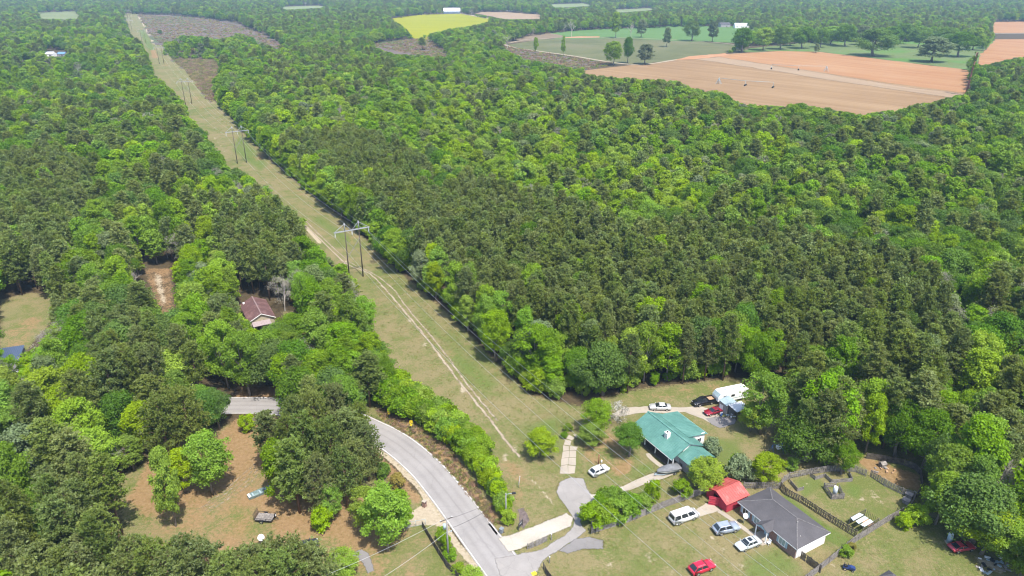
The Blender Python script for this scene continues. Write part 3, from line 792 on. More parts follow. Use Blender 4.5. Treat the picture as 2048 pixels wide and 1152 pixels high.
def pine_crown(name, seed, h, r, zb, nbr, tuft_per, nbl=8):
    """whorled limbs carrying upturned needle tufts; returns needle mesh and limb MB"""
    rng = np.random.default_rng(seed); m = MB()
    lean = rng.uniform(-0.3, 0.3, 2)
    axis = lambda z: np.array([lean[0] * z / h, lean[1] * z / h, z])
    m.tube([axis(-0.15), axis(h * 0.3), axis(h * 0.65), axis(h * 0.97)], [r * 0.075, r * 0.06, r * 0.04, 0.03], 7)
    C = []; D = []
    for i in range(nbr):
        t = (i + rng.random()) / nbr
        z = zb + (h - zb) * t * 0.97
        L = r * math.sqrt(max(0.015, 1 - (max(0, t - 0.12) / 0.90) ** 1.6)) * (0.78 + 0.22 * min(1, t / .2)) * rng.uniform(0.6, 1.12)
        th = i * 2.399 + rng.uniform(-.5, .5)
        rise = L * (0.10 + 0.5 * t + rng.uniform(-.08, .12))
        p0 = axis(z); dirv = np.array([math.cos(th) * L, math.sin(th) * L, rise])
        p1 = p0 + dirv * 0.55 - np.array([0, 0, L * 0.05]); p2 = p0 + dirv
        m.tube([p0, p1, p2], [0.055, 0.035, 0.012], 4, caps=False)
        k = max(2, int(tuft_per * (0.4 + L / r)))
        for j in range(k):
            s = 0.22 + 0.80 * rng.random() ** 0.7
            q = p0 + dirv * s + rng.normal(size=3) * np.array([0.34, 0.34, 0.30]) * (0.5 + L * 0.18)
            C.append(q); D.append(unit(dirv * 0.35 / max(L, .3) + np.array([0, 0, 0.75]) + rng.normal(size=3) * 0.35))
    C = np.array(C); D = np.array(D); n = len(C)
    Cc = np.repeat(C, nbl, 0); Dd = np.repeat(D, nbl, 0)
    dirs = unit(Dd * 0.75 + unit(rng.normal(size=(n * nbl, 3))) * 0.85)
    L = rng.uniform(0.32, 0.6, (n * nbl, 1)); wdt = rng.uniform(0.07, 0.12, (n * nbl, 1))
    side = unit(np.cross(dirs, rng.normal(size=(n * nbl, 3))))
    V = np.stack([Cc - dirs * L * 0.15, Cc + dirs * L * 0.55 + side * wdt, Cc + dirs * L, Cc + dirs * L * 0.55 - side * wdt], 1).reshape(-1, 3)
    me = mesh_np(name, V, np.arange(n * nbl * 4).reshape(-1, 4))
    lr = np.clip(0.5 + 0.22 * np.repeat(rng.normal(size=n), nbl) + 0.12 * rng.normal(size=n * nbl), 0, 1)
    at = me.attributes.new("lr", 'FLOAT', 'FACE'); at.data.foreach_set("value", lr.astype(np.float32))
    return me, m

def bare_tree(seed, h, spread, depth=5):
    rng = random.Random(seed); m = MB()
    def grow(p, d, L, r, k):
        q = p + d * L
        m.tube([p, q], [r, r * 0.72], 5 if k > 2 else 3, caps=False)
        if k == 0: return
        for i in range(3 if k > 1 else 4):
            nd = (d + Vector((rng.uniform(-1, 1), rng.uniform(-1, 1), rng.uniform(-.25, .6))) * spread).normalized()
            grow(p.lerp(q, rng.uniform(0.55, 1.0)), nd, L * rng.uniform(0.55, 0.8), r * 0.55, k - 1)
    grow(Vector((0, 0, -0.1)), Vector((rng.uniform(-.1, .1), rng.uniform(-.1, .1), 1)).normalized(), h * 0.36, h * 0.016, depth)
    return m

class Proto: pass
PROTO = {}       # kind -> list of (crown mesh, trunk mesh, leaf mat, bark mat, ref height, ref radius)
def mb_mesh(m, name):
    me = bpy.data.meshes.new(name); me.from_pydata(m.v, [], m.f)
    for p in me.polygons: p.use_smooth = True
    me.update(); return me
def add_proto(kind, crown, trunk, leaf, bark, h, r):
    crown.materials.append(leaf) if crown is not None and len(crown.materials) == 0 else None
    if len(trunk.materials) == 0: trunk.materials.append(bark)
    PROTO.setdefault(kind, []).append((crown, trunk, h, r))
shape = {'green': ('round', 14, 4.3), 'lime': ('round', 13, 4.2), 'grey': ('round', 13, 4.0), 'rust': ('round', 8, 2.8)}
for kind, (shp, h, r) in shape.items():
    for k in range(5):
        hh = h * (0.92 + 0.05 * k); sh = 'round' if k in (1, 2) else 'tall'
        zb = hh * (0.20 if sh == 'round' else 0.15)
        cr, B = broad_crown("crown_" + kind, hash((k * 7 + len(kind) * 131)) % 99991, r * (1 if sh == 'round' else 0.86), zb, hh, 100 + 6 * k, 10500, sh, 0.18)
        add_proto(kind, cr, mb_mesh(limbs(B, k + 3, 0.22, zb), "trunk_" + kind), LEAF[kind], BARK['grey'], hh, r)
for k in range(5):
    cr, B = broad_crown("crown_oak", 500 + k, 6.2, 3.2, 12.5 + .4 * k, 120, 13500, 'spread', 0.20)
    add_proto('oak', cr, mb_mesh(limbs(B, k + 90, 0.42, 3.0, 14, 0.5), "trunk_oak"), LEAF['oak'], BARK['grey'], 12.5 + .4 * k, 6.2)
for k in range(6):
    cr, m = pine_crown("crown_pine", 700 + k, 19 + .5 * k, 3.1, 5.5 + (k % 3) * 1.4, 78, 17, 7)
    add_proto('pine', cr, mb_mesh(m, "trunk_pine"), LEAF['pine'], BARK['pine'], 19 + .5 * k, 3.1)
for k in range(3):      # open-grown pine with a wide low crown
    cr, m = pine_crown("crown_broad_pine", 760 + k, 15 + k, 4.6, 3.5, 88, 18, 7)
    add_proto('widepine', cr, mb_mesh(m, "trunk_pine"), LEAF['pine'], BARK['pine'], 15 + k, 4.6)
for k in range(4):
    m = bare_tree(800 + k, 12, 0.75)
    add_proto('bare', None, mb_mesh(m, "branches_bare"), None, BARK['pale'], 12, 4)
for k in range(3):
    cr, B = broad_crown("crown_pale", 860 + k, 3.9, 3.0, 12.0, 60, 2600, 'round', 0.10)
    add_proto('pale', cr, mb_mesh(bare_tree(820 + k, 12, 0.75), "branches_pale"), LEAF['pale'], BARK['pale'], 12, 4)
for kind, src in (('bush', 'green'), ('limebush', 'lime'), ('greybush', 'grey'), ('rustbush', 'rust')):
    for k in range(4):
        cr, B = broad_crown("crown_" + kind, 900 + k * 3 + len(kind), 2.0, 0.25, 3.6, 44, 4200, 'round', 0.135)
        add_proto(kind, cr, mb_mesh(limbs(B, k + 44, 0.09, 0.4, 6, 0.1), "stem_" + kind), LEAF[src], BARK['grey'], 3.6, 2.0)

def tree_at(kind, x, y, h, r, rz, label, cat='tree', group=None, name=None, var=None, rng=random):
    pr = PROTO[kind]; crown, trunk, h0, r0 = pr[var if var is not None else rng.randrange(len(pr))]
    e = bpy.data.objects.new(name or TREE_NAME[kind], None); COL.objects.link(e)
    e.empty_display_size = 1
    e.location = (x, y, 0); e.rotation_euler = (0, 0, rz); e.scale = (r / r0, r / r0, h / h0)
    tag(e, label, cat, group)
    t = bpy.data.objects.new("trunk" if 'bush' not in kind else "stem", trunk); COL.objects.link(t); t.parent = e
    if crown is not None:
        c = bpy.data.objects.new("crown" if 'bush' not in kind else "foliage", crown); COL.objects.link(c); c.parent = e
    return e
TREE_NAME = {'green': 'broadleaf_tree', 'lime': 'broadleaf_tree', 'oak': 'oak_tree', 'grey': 'broadleaf_tree', 'pine': 'pine_tree', 'widepine': 'pine_tree', 'bare': 'bare_tree', 'pale': 'bare_tree',
             'rust': 'broadleaf_tree', 'bush': 'bush', 'limebush': 'bush', 'greybush': 'bush', 'rustbush': 'bush'}

# ------------------------------------------------------------------ where the photograph shows open ground, roofs and things (pixels): no crown may stand in front
OPEN = [
    # power line strip down to the yards and the road
    [(250, 28), (274, 28), (330, 30), (410, 37), (470, 46), (530, 70), (566, 94), (555, 98), (478, 64), (470, 70), (440, 78), (400, 72), (360, 70), (345, 82), (326, 80),
     (325, 112), (345, 119), (395, 119), (432, 124), (440, 142), (420, 160), (424, 198), (445, 222), (480, 262), (540, 322), (620, 392), (700, 452), (800, 552), (888, 628),
     (985, 725), (1052, 792), (1120, 806), (1160, 806), (1225, 792), (1280, 782), (1380, 768), (1440, 762), (1478, 758), (1482, 800), (1475, 855), (1500, 880), (1545, 880), (1550, 905),
     (1530, 920), (1470, 925), (1440, 930), (1420, 950), (1440, 958), (1480, 960), (1560, 960), (1575, 945), (1620, 942), (1640, 948), (1700, 940), (1715, 928), (1735, 912),
     (1810, 925), (1838, 950), (1836, 995), (1836, 1040), (1870, 1042), (1888, 1075), (1945, 1092), (1990, 1120), (2048, 1152), (2048, 1300), (1040, 1300), (1030, 1180),
     (1020, 1062), (1040, 1045), (1032, 1000), (1010, 960), (1003, 900), (960, 872), (920, 848), (885, 805), (868, 765), (832, 752), (800, 722), (772, 695), (762, 650), (752, 600),
     (735, 598), (712, 560), (702, 535), (640, 498), (618, 482), (612, 446), (585, 425), (555, 395), (535, 372), (498, 352), (460, 335), (430, 290), (408, 262), (384, 238),
     (368, 200), (345, 178), (328, 165), (310, 150), (300, 112), (282, 82), (262, 68)],
    # road and its verges
    [(728, 838), (760, 818), (800, 832), (850, 862), (905, 905), (945, 955), (985, 1015), (1005, 1050), (1020, 1062), (1030, 1180), (985, 1170), (945, 1125), (915, 1088), (895, 1060),
     (860, 1062), (880, 1110), (905, 1145), (905, 1300), (690, 1300), (700, 1115), (720, 1095), (745, 1110), (790, 1110), (808, 1080), (825, 1050), (835, 1010), (828, 985), (790, 945), (745, 895)],
    # bottom left yard
    [(300, 930), (320, 885), (345, 920), (345, 965), (395, 985), (460, 935), (480, 890), (500, 915), (505, 960), (560, 1012), (600, 1040), (660, 1062), (665, 1075),
     (600, 1085), (540, 1090), (500, 1078), (440, 1078), (390, 1060), (330, 1070), (290, 1078), (285, 1000), (270, 975)],
    [(655, 1052), (700, 1030), (730, 1062), (730, 1098), (690, 1090)],
    [(470, 798), (556, 795), (552, 828), (475, 830)], [(478, 842), (526, 840), (520, 872), (482, 872)],
    [(0, 605), (60, 588), (92, 586), (100, 632), (88, 652), (45, 696), (0, 716)],
    [(284, 534), (342, 534), (348, 600), (342, 640), (310, 598), (286, 578)],
    [(478, 608), (500, 594), (525, 592), (548, 612), (574, 636), (552, 652), (520, 662), (495, 640)],
    [(600, 660), (628, 655), (630, 692), (610, 698)],
    # fields
    [(783, 38), (845, 30), (925, 28), (985, 40), (960, 48), (900, 57), (852, 68), (832, 76), (826, 72), (810, 55)], [(740, 90), (800, 80), (850, 76), (870, 88), (900, 112), (790, 108)],
    [(890, 18), (916, 18), (916, 29), (890, 29)],
    [(950, 27), (962, 24), (1020, 25), (1080, 30), (1080, 38), (1010, 38)],
    [(1000, 92), (1040, 80), (1060, 72), (1140, 64), (1180, 60), (1380, 54), (1460, 62), (1475, 70), (1462, 98), (1440, 108), (1290, 132), (1230, 128), (1150, 135), (1050, 118)],
    [(1160, 142), (1280, 132), (1440, 108), (1560, 102), (1700, 110), (1860, 130), (1935, 138), (1940, 185), (1850, 205), (1810, 214), (1720, 228), (1690, 222), (1600, 205), (1560, 212), (1480, 205), (1440, 180), (1400, 180), (1350, 160), (1290, 158), (1180, 150)],
    [(1990, 80), (2120, 80), (2120, 112), (2048, 112), (1990, 126), (1952, 134), (1962, 108)], [(1990, 44), (2120, 43), (2120, 66), (1985, 66)],
    [(1700, 92), (1780, 92), (1830, 100), (1830, 122), (1740, 112)],
    [(1350, 56), (1440, 52), (1500, 56), (1500, 66), (1450, 70)],
    [(1100, 9), (1170, 6.5), (1184, 12), (1110, 15)], [(1230, 20), (1300, 16), (1310, 20), (1240, 25)], [(560, 14), (640, 11), (650, 15), (570, 19)],
    [(78, 26), (150, 23), (158, 37), (82, 37)],
    [(92, 100), (135, 100), (135, 112), (92, 112)], [(1990, 50), (2060, 50), (2060, 80), (1990, 80)],
    [(0, 692), (46, 692), (46, 716), (0, 716)],
]
OPEN_NP = OPEN
# homestead ground where only hand-placed trees stand (pixels on the ground)
NOSCATTER = [[(1150, 810), (1230, 797), (1380, 772), (1480, 764), (1570, 770), (1580, 850), (1600, 930), (1850, 900), (1870, 1000), (1880, 1060), (2080, 1170), (2080, 1400), (1030, 1400), (1000, 1000), (1000, 880)],
             [(255, 870), (320, 850), (470, 835), (560, 835), (600, 870), (760, 900), (900, 1060), (920, 1400), (255, 1400), (255, 1110)],
             [(735, 800), (790, 740), (900, 790), (1020, 890), (1060, 1060), (1000, 1080), (900, 930), (760, 830)],
             [(1470, 112), (1500, 92), (1700, 84), (1965, 84), (1965, 142), (1860, 132), (1640, 105)]]

def in_polys(px, py, polys):
    r = np.zeros(px.shape, bool)
    for p in polys:
        xs = [q[0] for q in p]; ys = [q[1] for q in p]
        sel = (px > min(xs)) & (px < max(xs)) & (py > min(ys)) & (py < max(ys))
        if sel.any():
            s = np.where(sel)[0]; r[s] |= inside(px[s], py[s], p)
    return r
def blocked(X, Y, h, r):
    """does a tree of this size hide anything the photograph shows?"""
    bad = np.zeros(X.shape, bool)
    for fz, fx in ((0.0, 0), (0.25, 0), (0.5, 0), (0.5, -.95), (0.5, .95), (0.75, 0), (0.78, -.75), (0.78, .75), (0.97, 0), (0.3, -.8), (0.3, .8)):
        u, v = proj(X + fx * r, Y, h * fz)
        bad |= in_polys(u, v, OPEN)
    return bad

# ------------------------------------------------------------------ scatter of the woods
def vnoise(x, y, s, seed):
    """cheap smooth value noise"""
    rg = np.random.default_rng(seed); T = rg.random((64, 64))
    xs, ys = x / s + 1000, y / s + 1000
    xi, yi = np.floor(xs).astype(int), np.floor(ys).astype(int)
    fx, fy = smooth01(xs - xi), smooth01(ys - yi)
    g = lambda a, b: T[a % 64, b % 64]
    return (g(xi, yi) * (1 - fx) + g(xi + 1, yi) * fx) * (1 - fy) + (g(xi, yi + 1) * (1 - fx) + g(xi + 1, yi + 1) * fx) * fy

PINEZONE = [[(545, 285), (720, 262), (850, 320), (880, 385), (980, 365), (1130, 410), (1250, 462), (1400, 452), (1600, 475), (1850, 530), (1890, 620), (1700, 650), (1560, 720), (1450, 735), (1250, 700), (1100, 640), (950, 590), (850, 505), (760, 430), (700, 380), (620, 335)],
            [(0, 320), (130, 300), (180, 350), (150, 450), (110, 520), (140, 600), (60, 595), (0, 580)],
            [(0, 985), (120, 945), (240, 965), (310, 1010), (310, 1300), (0, 1300)],
            [(420, 400), (560, 390), (600, 440), (600, 520), (520, 560), (440, 480)],
            [(300, 790), (390, 790), (420, 870), (330, 880)], [(180, 620), (300, 650), (330, 730), (250, 760), (180, 720)]]
MIXZONE = [[(1480, 640), (1900, 600), (2048, 560), (2048, 900), (1900, 940), (1600, 900), (1560, 760)], [(0, 250), (330, 200), (420, 320), (300, 420), (0, 420)], [(0, 0), (2048, 0), (2048, 60), (0, 60)],
           [(1480, 230), (1800, 250), (1850, 330), (1500, 300)], [(1100, 130), (1380, 170), (1380, 240), (1100, 200)], [(540, 90), (800, 100), (760, 190), (540, 170)]]
DARKZONE = [[(1560, 230), (1860, 250), (1900, 330), (1600, 300)], [(1950, 120), (2048, 110), (2048, 230), (1900, 240)], [(1600, 430), (2048, 380), (2048, 560), (1700, 560)], [(100, 560), (320, 600), (330, 700), (120, 680)]]
LIMEZONE = [[(0, 690), (120, 720), (240, 850), (240, 980), (60, 920), (0, 880)], [(200, 540), (300, 560), (290, 640), (210, 640)], [(330, 480), (480, 520), (470, 620), (340, 600)], [(540, 200), (700, 180), (740, 290), (560, 290)],
            [(850, 170), (1250, 180), (1300, 300), (850, 320)], [(330, 350), (560, 370), (560, 460), (330, 470)], [(760, 300), (1400, 300), (1560, 430), (1000, 400)]]
SHRUBZONE = [[(0, 112), (60, 105), (210, 118), (240, 140), (180, 165), (0, 165)], [(330, 70), (440, 80), (445, 118), (340, 118)], [(430, 160), (470, 165), (470, 200), (430, 195)]]

cand = []
for (d0, d1, sp, size) in ((70, 330, 6.1, 1.12), (330, 850, 7.6, 1.25), (850, 1500, 10.5, 1.42), (1500, 3000, 15.5, 1.75)):
    xs = np.arange(-d1 * 0.82, d1 * 0.82, sp); ys = np.arange(max(45, d0 * 0.7), d1, sp * 0.87)
    XX, YY = np.meshgrid(xs, ys); XX = XX + (np.arange(len(ys))[:, None] % 2) * sp * 0.5
    XX = (XX + RNG.uniform(-.36, .36, XX.shape) * sp).ravel(); YY = (YY + RNG.uniform(-.36, .36, YY.shape) * sp).ravel()
    D = np.hypot(XX, YY); u, v = proj(XX, YY, 8.0)
    ok = (D >= d0) & (D < d1) & (u > -140) & (u < 2190) & (v < 1290)
    uu, vv = proj(XX, YY, 11.0); ok &= ~in_polys(uu, vv, PINEZONE)
    cand.append(np.stack([XX[ok], YY[ok], np.full(ok.sum(), size)], 1))
# the pine stands are closer set
xs = np.arange(-330, 330, 4.3); ys = np.arange(60, 520, 3.8); XX, YY = np.meshgrid(xs, ys); XX = (XX + RNG.uniform(-.34, .34, XX.shape) * 4.3).ravel(); YY = (YY + RNG.uniform(-.34, .34, YY.shape) * 4.3).ravel()
uu, vv = proj(XX, YY, 11.0); ok = in_polys(uu, vv, PINEZONE); cand.append(np.stack([XX[ok], YY[ok], np.ones(ok.sum())], 1))
cand = np.concatenate(cand)
X, Y, SZ = cand.T
u0, v0 = proj(X, Y, 0.0); u8, v8 = proj(X, Y, 11.0)
keep = ~in_polys(u0, v0, NOSCATTER)
X, Y, SZ, u0, v0, u8, v8 = (a[keep] for a in (X, Y, SZ, u0, v0, u8, v8))
N = len(X)
rnd = RNG.random(N)
nz = vnoise(X, Y, 26, 1); nz2 = vnoise(X, Y, 60, 2); nz3 = vnoise(X, Y, 14, 3)
kind = np.full(N, 'green', dtype=object)
sel_lime = nz * 0.6 + rnd * 0.4
kind[sel_lime > 0.63] = 'lime'
r2 = RNG.random(N)
kind[(nz3 * 0.5 + r2 * 0.5) > 0.62] = 'oak'
pp = np.full(N, 0.05)
pp[nz2 > 0.62] = 0.2
pp[in_polys(u8, v8, MIXZONE)] = 0.3
pp[in_polys(u8, v8, MIXZONE[:1])] = 0.42
pz = in_polys(u8, v8, PINEZONE); pp[pz] = 0.91
r3 = RNG.random(N)
lz = in_polys(u8, v8, LIMEZONE) & (RNG.random(N) < 0.6); kind[lz] = 'lime'
dz = in_polys(u8, v8, DARKZONE) & (RNG.random(N) < 0.6); kind[dz] = 'oak'
r4 = RNG.random(N)
kind[r4 < 0.05] = 'grey'; kind[(r4 > 0.05) & (r4 < 0.062)] = 'rust'; kind[(r4 > 0.93) & ~pz] = np.where(RNG.random(((r4 > 0.93) & ~pz).sum()) < 0.7, 'pale', 'grey')
kind[r3 < pp] = 'pine'
# bright fringe along the edges of the strip and of the clearing round the houses
edge = wpoly([(424, 198), (480, 262), (540, 322), (620, 392), (700, 452), (800, 552), (888, 628), (985, 725), (1052, 792), (1120, 806), (1225, 792), (1380, 768), (1480, 758)])
ed = np.full(N, 1e9)
for a_, b_ in zip(edge[:-1], edge[1:]): ed = np.minimum(ed, seg_dist(X, Y, *a_, *b_))
fr = (ed < 7.5) & (RNG.random(N) < 0.55)
kind[(ed < 12) & ((kind == 'pale') | (kind == 'bare'))] = 'green'
kind[fr] = np.where(RNG.random(fr.sum()) < 0.35, 'lime', np.where(RNG.random(fr.sum()) < 0.75, 'green', 'oak'))
shr = in_polys(u8, v8, SHRUBZONE)
href = {'green': (9.5, 18, 2.7, 5.4), 'lime': (9, 17, 2.6, 5.2), 'oak': (9.5, 15.5, 3.6, 7.0), 'grey': (9, 16, 2.7, 5.0), 'pale': (9, 13, 3, 4.2), 'pine': (13, 18.5, 2.5, 3.6), 'bare': (9, 13, 3, 4.2), 'rust': (6, 9, 2.2, 3.2)}
Hh = np.zeros(N); Rr = np.zeros(N); q1 = RNG.random(N); q2 = RNG.random(N)
for k, (a, b, c, d) in href.items():
    s = kind == k; Hh[s] = a + (b - a) * q1[s]; Rr[s] = c + (d - c) * (0.35 * q1[s] + 0.65 * q2[s] ** 1.7)
Rr *= SZ
s = shr & (RNG.random(N) < 0.85); Hh[s] *= 0.3; Rr[s] *= 0.55
inpine = pz & (kind == 'pine'); Hh[inpine] = 13.2 + 4.6 * q1[inpine]; Rr[inpine] = 2.2 + 0.9 * q2[inpine]
alive = np.ones(N, bool)
bad = blocked(X, Y, Hh, Rr)
for f in (0.72, 0.5, 0.33):
    i = np.where(bad)[0]
    if len(i) == 0: break
    Hh[i] *= f / (1.0 if f == 0.72 else (0.72 if f == 0.5 else 0.5)); Rr[i] *= 0.8
    b2 = blocked(X[i], Y[i], Hh[i], Rr[i]); bad[i] = b2
alive &= ~bad
# small ones turn into bushes
small = Hh < 6.5
kb = {'green': 'bush', 'lime': 'limebush', 'oak': 'bush', 'grey': 'greybush', 'pine': 'bush', 'bare': 'greybush', 'pale': 'greybush', 'rust': 'rustbush'}
for i in np.where(small & alive)[0]: kind[i] = kb[kind[i]]
vis = alive & (u8 > -90) & (u8 < 2140) & (v8 < 1230)
X, Y, Hh, Rr, kind, u0, v0, u8, v8 = (a[vis] for a in (X, Y, Hh, Rr, kind, u0, v0, u8, v8))
print("trees in the woods:", len(X), {k: int((kind == k).sum()) for k in set(kind)})

# low leafy fringe at the foot of that edge
ex, ey, eh, er, ek = [], [], [], [], []
for a_, b_ in zip(edge[:-1], edge[1:]):
    L_ = math.dist(a_, b_)
    for j in range(int(L_ / 2.6)):
        t = (j + RNG.random()) * 2.6 / L_
        dx_, dy_ = (b_[0] - a_[0]) / L_, (b_[1] - a_[1]) / L_; o_ = RNG.uniform(1.5, 5.0)
        x_, y_ = a_[0] + (b_[0] - a_[0]) * t - dy_ * o_, a_[1] + (b_[1] - a_[1]) * t + dx_ * o_
        h_ = RNG.uniform(2.2, 6.0); ex.append(x_); ey.append(y_); eh.append(h_); er.append(h_ * RNG.uniform(.42, .6)); ek.append(RNG.choice(['bush', 'limebush', 'bush', 'greybush'], p=[.5, .25, .2, .05]))
ex, ey, eh, er = map(np.array, (ex, ey, eh, er)); ek = np.array(ek, dtype=object)
okf = ~blocked(ex, ey, eh, er)
X = np.concatenate([X, ex[okf]]); Y = np.concatenate([Y, ey[okf]]); Hh = np.concatenate([Hh, eh[okf]]); Rr = np.concatenate([Rr, er[okf]]); kind = np.concatenate([kind, ek[okf]])
u0, v0 = proj(X, Y, 0.0); u8, v8 = proj(X, Y, Hh * .55)

# zones named in labels
ZONES = [("the pine stand behind the green-roofed house", lambda u, v: in_polys(np.array([u]), np.array([v]), PINEZONE[:1])[0]),
         ("the wood left of the power strip", lambda u, v: u < 760 and v < 640 and (u - 300) * 1.0 < (v - 40) * 0.95),
         ("the wood round the brown-roofed house", lambda u, v: u < 780 and 560 <= v < 800),
         ("the wood by the bottom left yard", lambda u, v: u < 900 and v >= 780),
         ("the wood beyond the dog yard", lambda u, v: u > 1480 and v > 700),
         ("the wood below the tan field", lambda u, v: v < 560 and u > 900),
         ("the wood right of the power strip", lambda u, v: True)]
def zone_of(u, v):
    for nme, f in ZONES:
        if f(u, v): return nme
KLAB = {'green': 'mid-green tree', 'lime': 'yellow-green tree', 'oak': 'dark green oak', 'grey': 'grey-green tree', 'pine': 'dark olive pine',
        'bare': 'pale leafless tree', 'pale': 'thin grey tree', 'rust': 'rusty brown-green tree', 'bush': 'green bush', 'limebush': 'bright yellow-green bush', 'greybush': 'grey-green bush', 'rustbush': 'rusty brown-green bush'}
KPL = {'green': 'mid-green trees', 'lime': 'yellow-green trees', 'oak': 'dark oaks', 'grey': 'grey-green trees', 'pine': 'pines', 'bare': 'leafless trees', 'pale': 'pale grey trees', 'rust': 'rusty trees', 'bush': 'green bushes', 'limebush': 'yellow-green bushes', 'greybush': 'grey-green bushes', 'rustbush': 'rusty bushes'}
LIMIT = {'green': 150, 'lime': 115, 'oak': 200, 'pine': 280, 'grey': 30, 'bare': 60, 'pale': 60, 'rust': 15, 'bush': 160, 'limebush': 90, 'greybush': 30, 'rustbush': 20}
app = Rr / np.hypot(X, Y)
app[(u8 < -20) | (u8 > 2068) | (v8 > 1190)] = 0        # hardly in the frame: never a thing of its own
order = np.argsort(-app)
single = np.zeros(len(X), bool); cnt = {}
for i in order:
    k = kind[i]
    if app[i] > 0 and cnt.get(k, 0) < LIMIT[k]: single[i] = True; cnt[k] = cnt.get(k, 0) + 1
trng = random.Random(5)
sing = np.where(single)[0]
zname = {i: zone_of(u8[i], v8[i]) for i in sing}
def thirds(vals, words):
    lo, hi = np.quantile(vals, (1 / 3, 2 / 3))
    return lambda x: words[0] if x <= lo else (words[2] if x > hi else words[1])
ZT = {}
for z_ in set(zname.values()):
    ii = [i for i in sing if zname[i] == z_]
    ZT[z_] = (thirds(u8[ii], ('left', 'middle', 'right')), thirds(v8[ii], ('far', 'mid', 'near')))
ST_ = {k_: thirds(np.array([Hh[i] * Rr[i] for i in sing if kind[i] == k_]), ('small', 'mid-sized', 'large')) for k_ in set(kind[sing])}
for i in sing:
    k = kind[i]; zn = zname[i]
    zn = "at the %s %s of %s" % (ZT[zn][1](v8[i]), ZT[zn][0](u8[i]), zn); sz = ST_[k](Hh[i] * Rr[i])
    tree_at(k, float(X[i]), float(Y[i]), float(Hh[i]), float(Rr[i]), trng.uniform(0, 6.28), sz + ' ' + KLAB[k] + ' ' + zn, 'tree' if 'bush' not in k else 'bush', sz + ' ' + KPL[k] + ' ' + zn, rng=trng)

def scatter_object(name, pts, scl, rot, idx, protos, label, cat):
    """one object of uncountable growth: points carrying instances"""
    coll = bpy.data.collections.new(name + "_kinds")
    for j, me in enumerate(protos):
        o = bpy.data.objects.new("%s_kind_%02d" % (name, j), me); coll.objects.link(o)
    me = bpy.data.meshes.new(name); me.vertices.add(len(pts)); me.vertices.foreach_set("co", np.asarray(pts, np.float32).ravel())
    for nm, typ, arr in (("scl", 'FLOAT_VECTOR', scl), ("rot", 'FLOAT_VECTOR', rot)):
        a = me.attributes.new(nm, typ, 'POINT'); a.data.foreach_set("vector", np.asarray(arr, np.float32).ravel())
    a = me.attributes.new("idx", 'INT', 'POINT'); a.data.foreach_set("value", np.asarray(idx, np.int32))
    me.update()
    o = link_mesh(name, me)
    ng = bpy.data.node_groups.new(name + "_scatter", 'GeometryNodeTree')
    ng.interface.new_socket("Geometry", in_out='INPUT', socket_type='NodeSocketGeometry')
    ng.interface.new_socket("Geometry", in_out='OUTPUT', socket_type='NodeSocketGeometry')
    n = ng.nodes; L = ng.links
    gi = n.new("NodeGroupInput"); go = n.new("NodeGroupOutput"); ip = n.new("GeometryNodeInstanceOnPoints")
    ci = n.new("GeometryNodeCollectionInfo"); ci.inputs["Collection"].default_value = coll
    ci.inputs["Separate Children"].default_value = True; ci.inputs["Reset Children"].default_value = True
    def attr(nm, typ):
        x = n.new("GeometryNodeInputNamedAttribute"); x.data_type = typ; x.inputs["Name"].default_value = nm
        return x.outputs["Attribute"]
    L.new(gi.outputs[0], ip.inputs["Points"]); L.new(ci.outputs[0], ip.inputs["Instance"])
    ip.inputs["Pick Instance"].default_value = True
    L.new(attr("idx", 'INT'), ip.inputs["Instance Index"]); L.new(attr("rot", 'FLOAT_VECTOR'), ip.inputs["Rotation"]); L.new(attr("scl", 'FLOAT_VECTOR'), ip.inputs["Scale"])
    L.new(ip.outputs[0], go.inputs[0])
    md = o.modifiers.new("scatter", 'NODES'); md.node_group = ng
    tag(o, label, cat, None, "stuff")
    return o
def joined(crown, trunk):
    """trunk and crown as one mesh for the far woods"""
    if crown is None: return trunk
    # far trees: every third leaf cluster, grown to keep the crown as full
    V = np.empty(len(crown.vertices) * 3, np.float32); crown.vertices.foreach_get("co", V); V = V.reshape(-1, 4, 3)
    lr = np.empty(len(V), np.float32); crown.attributes["lr"].data.foreach_get("value", lr)
    V = V[::3]; lr = lr[::3]; c = V.mean(1, keepdims=True); V = c + (V - c) * 1.72
    low = mesh_np("far_crown", V.reshape(-1, 3), np.arange(len(V) * 4).reshape(-1, 4))
    at = low.attributes.new("lr", 'FLOAT', 'FACE'); at.data.foreach_set("value", lr); low.materials.append(crown.materials[0]); crown = low
    bm = bmesh.new(); bm.from_mesh(trunk); nt = len(bm.faces); bm.from_mesh(crown)
    me = bpy.data.meshes.new("wood_tree")
    for i, f in enumerate(bm.faces): f.material_index = 0 if i < nt else 1
    bm.to_mesh(me); bm.free()
    me.materials.append(trunk.materials[0]); me.materials.append(crown.materials[0])
    return me
JOIN = {}
def joined_protos(k):
    if k not in JOIN: JOIN[k] = [joined(c, t) for c, t, h, r in PROTO[k]]
    return JOIN[k]
rest = ~single
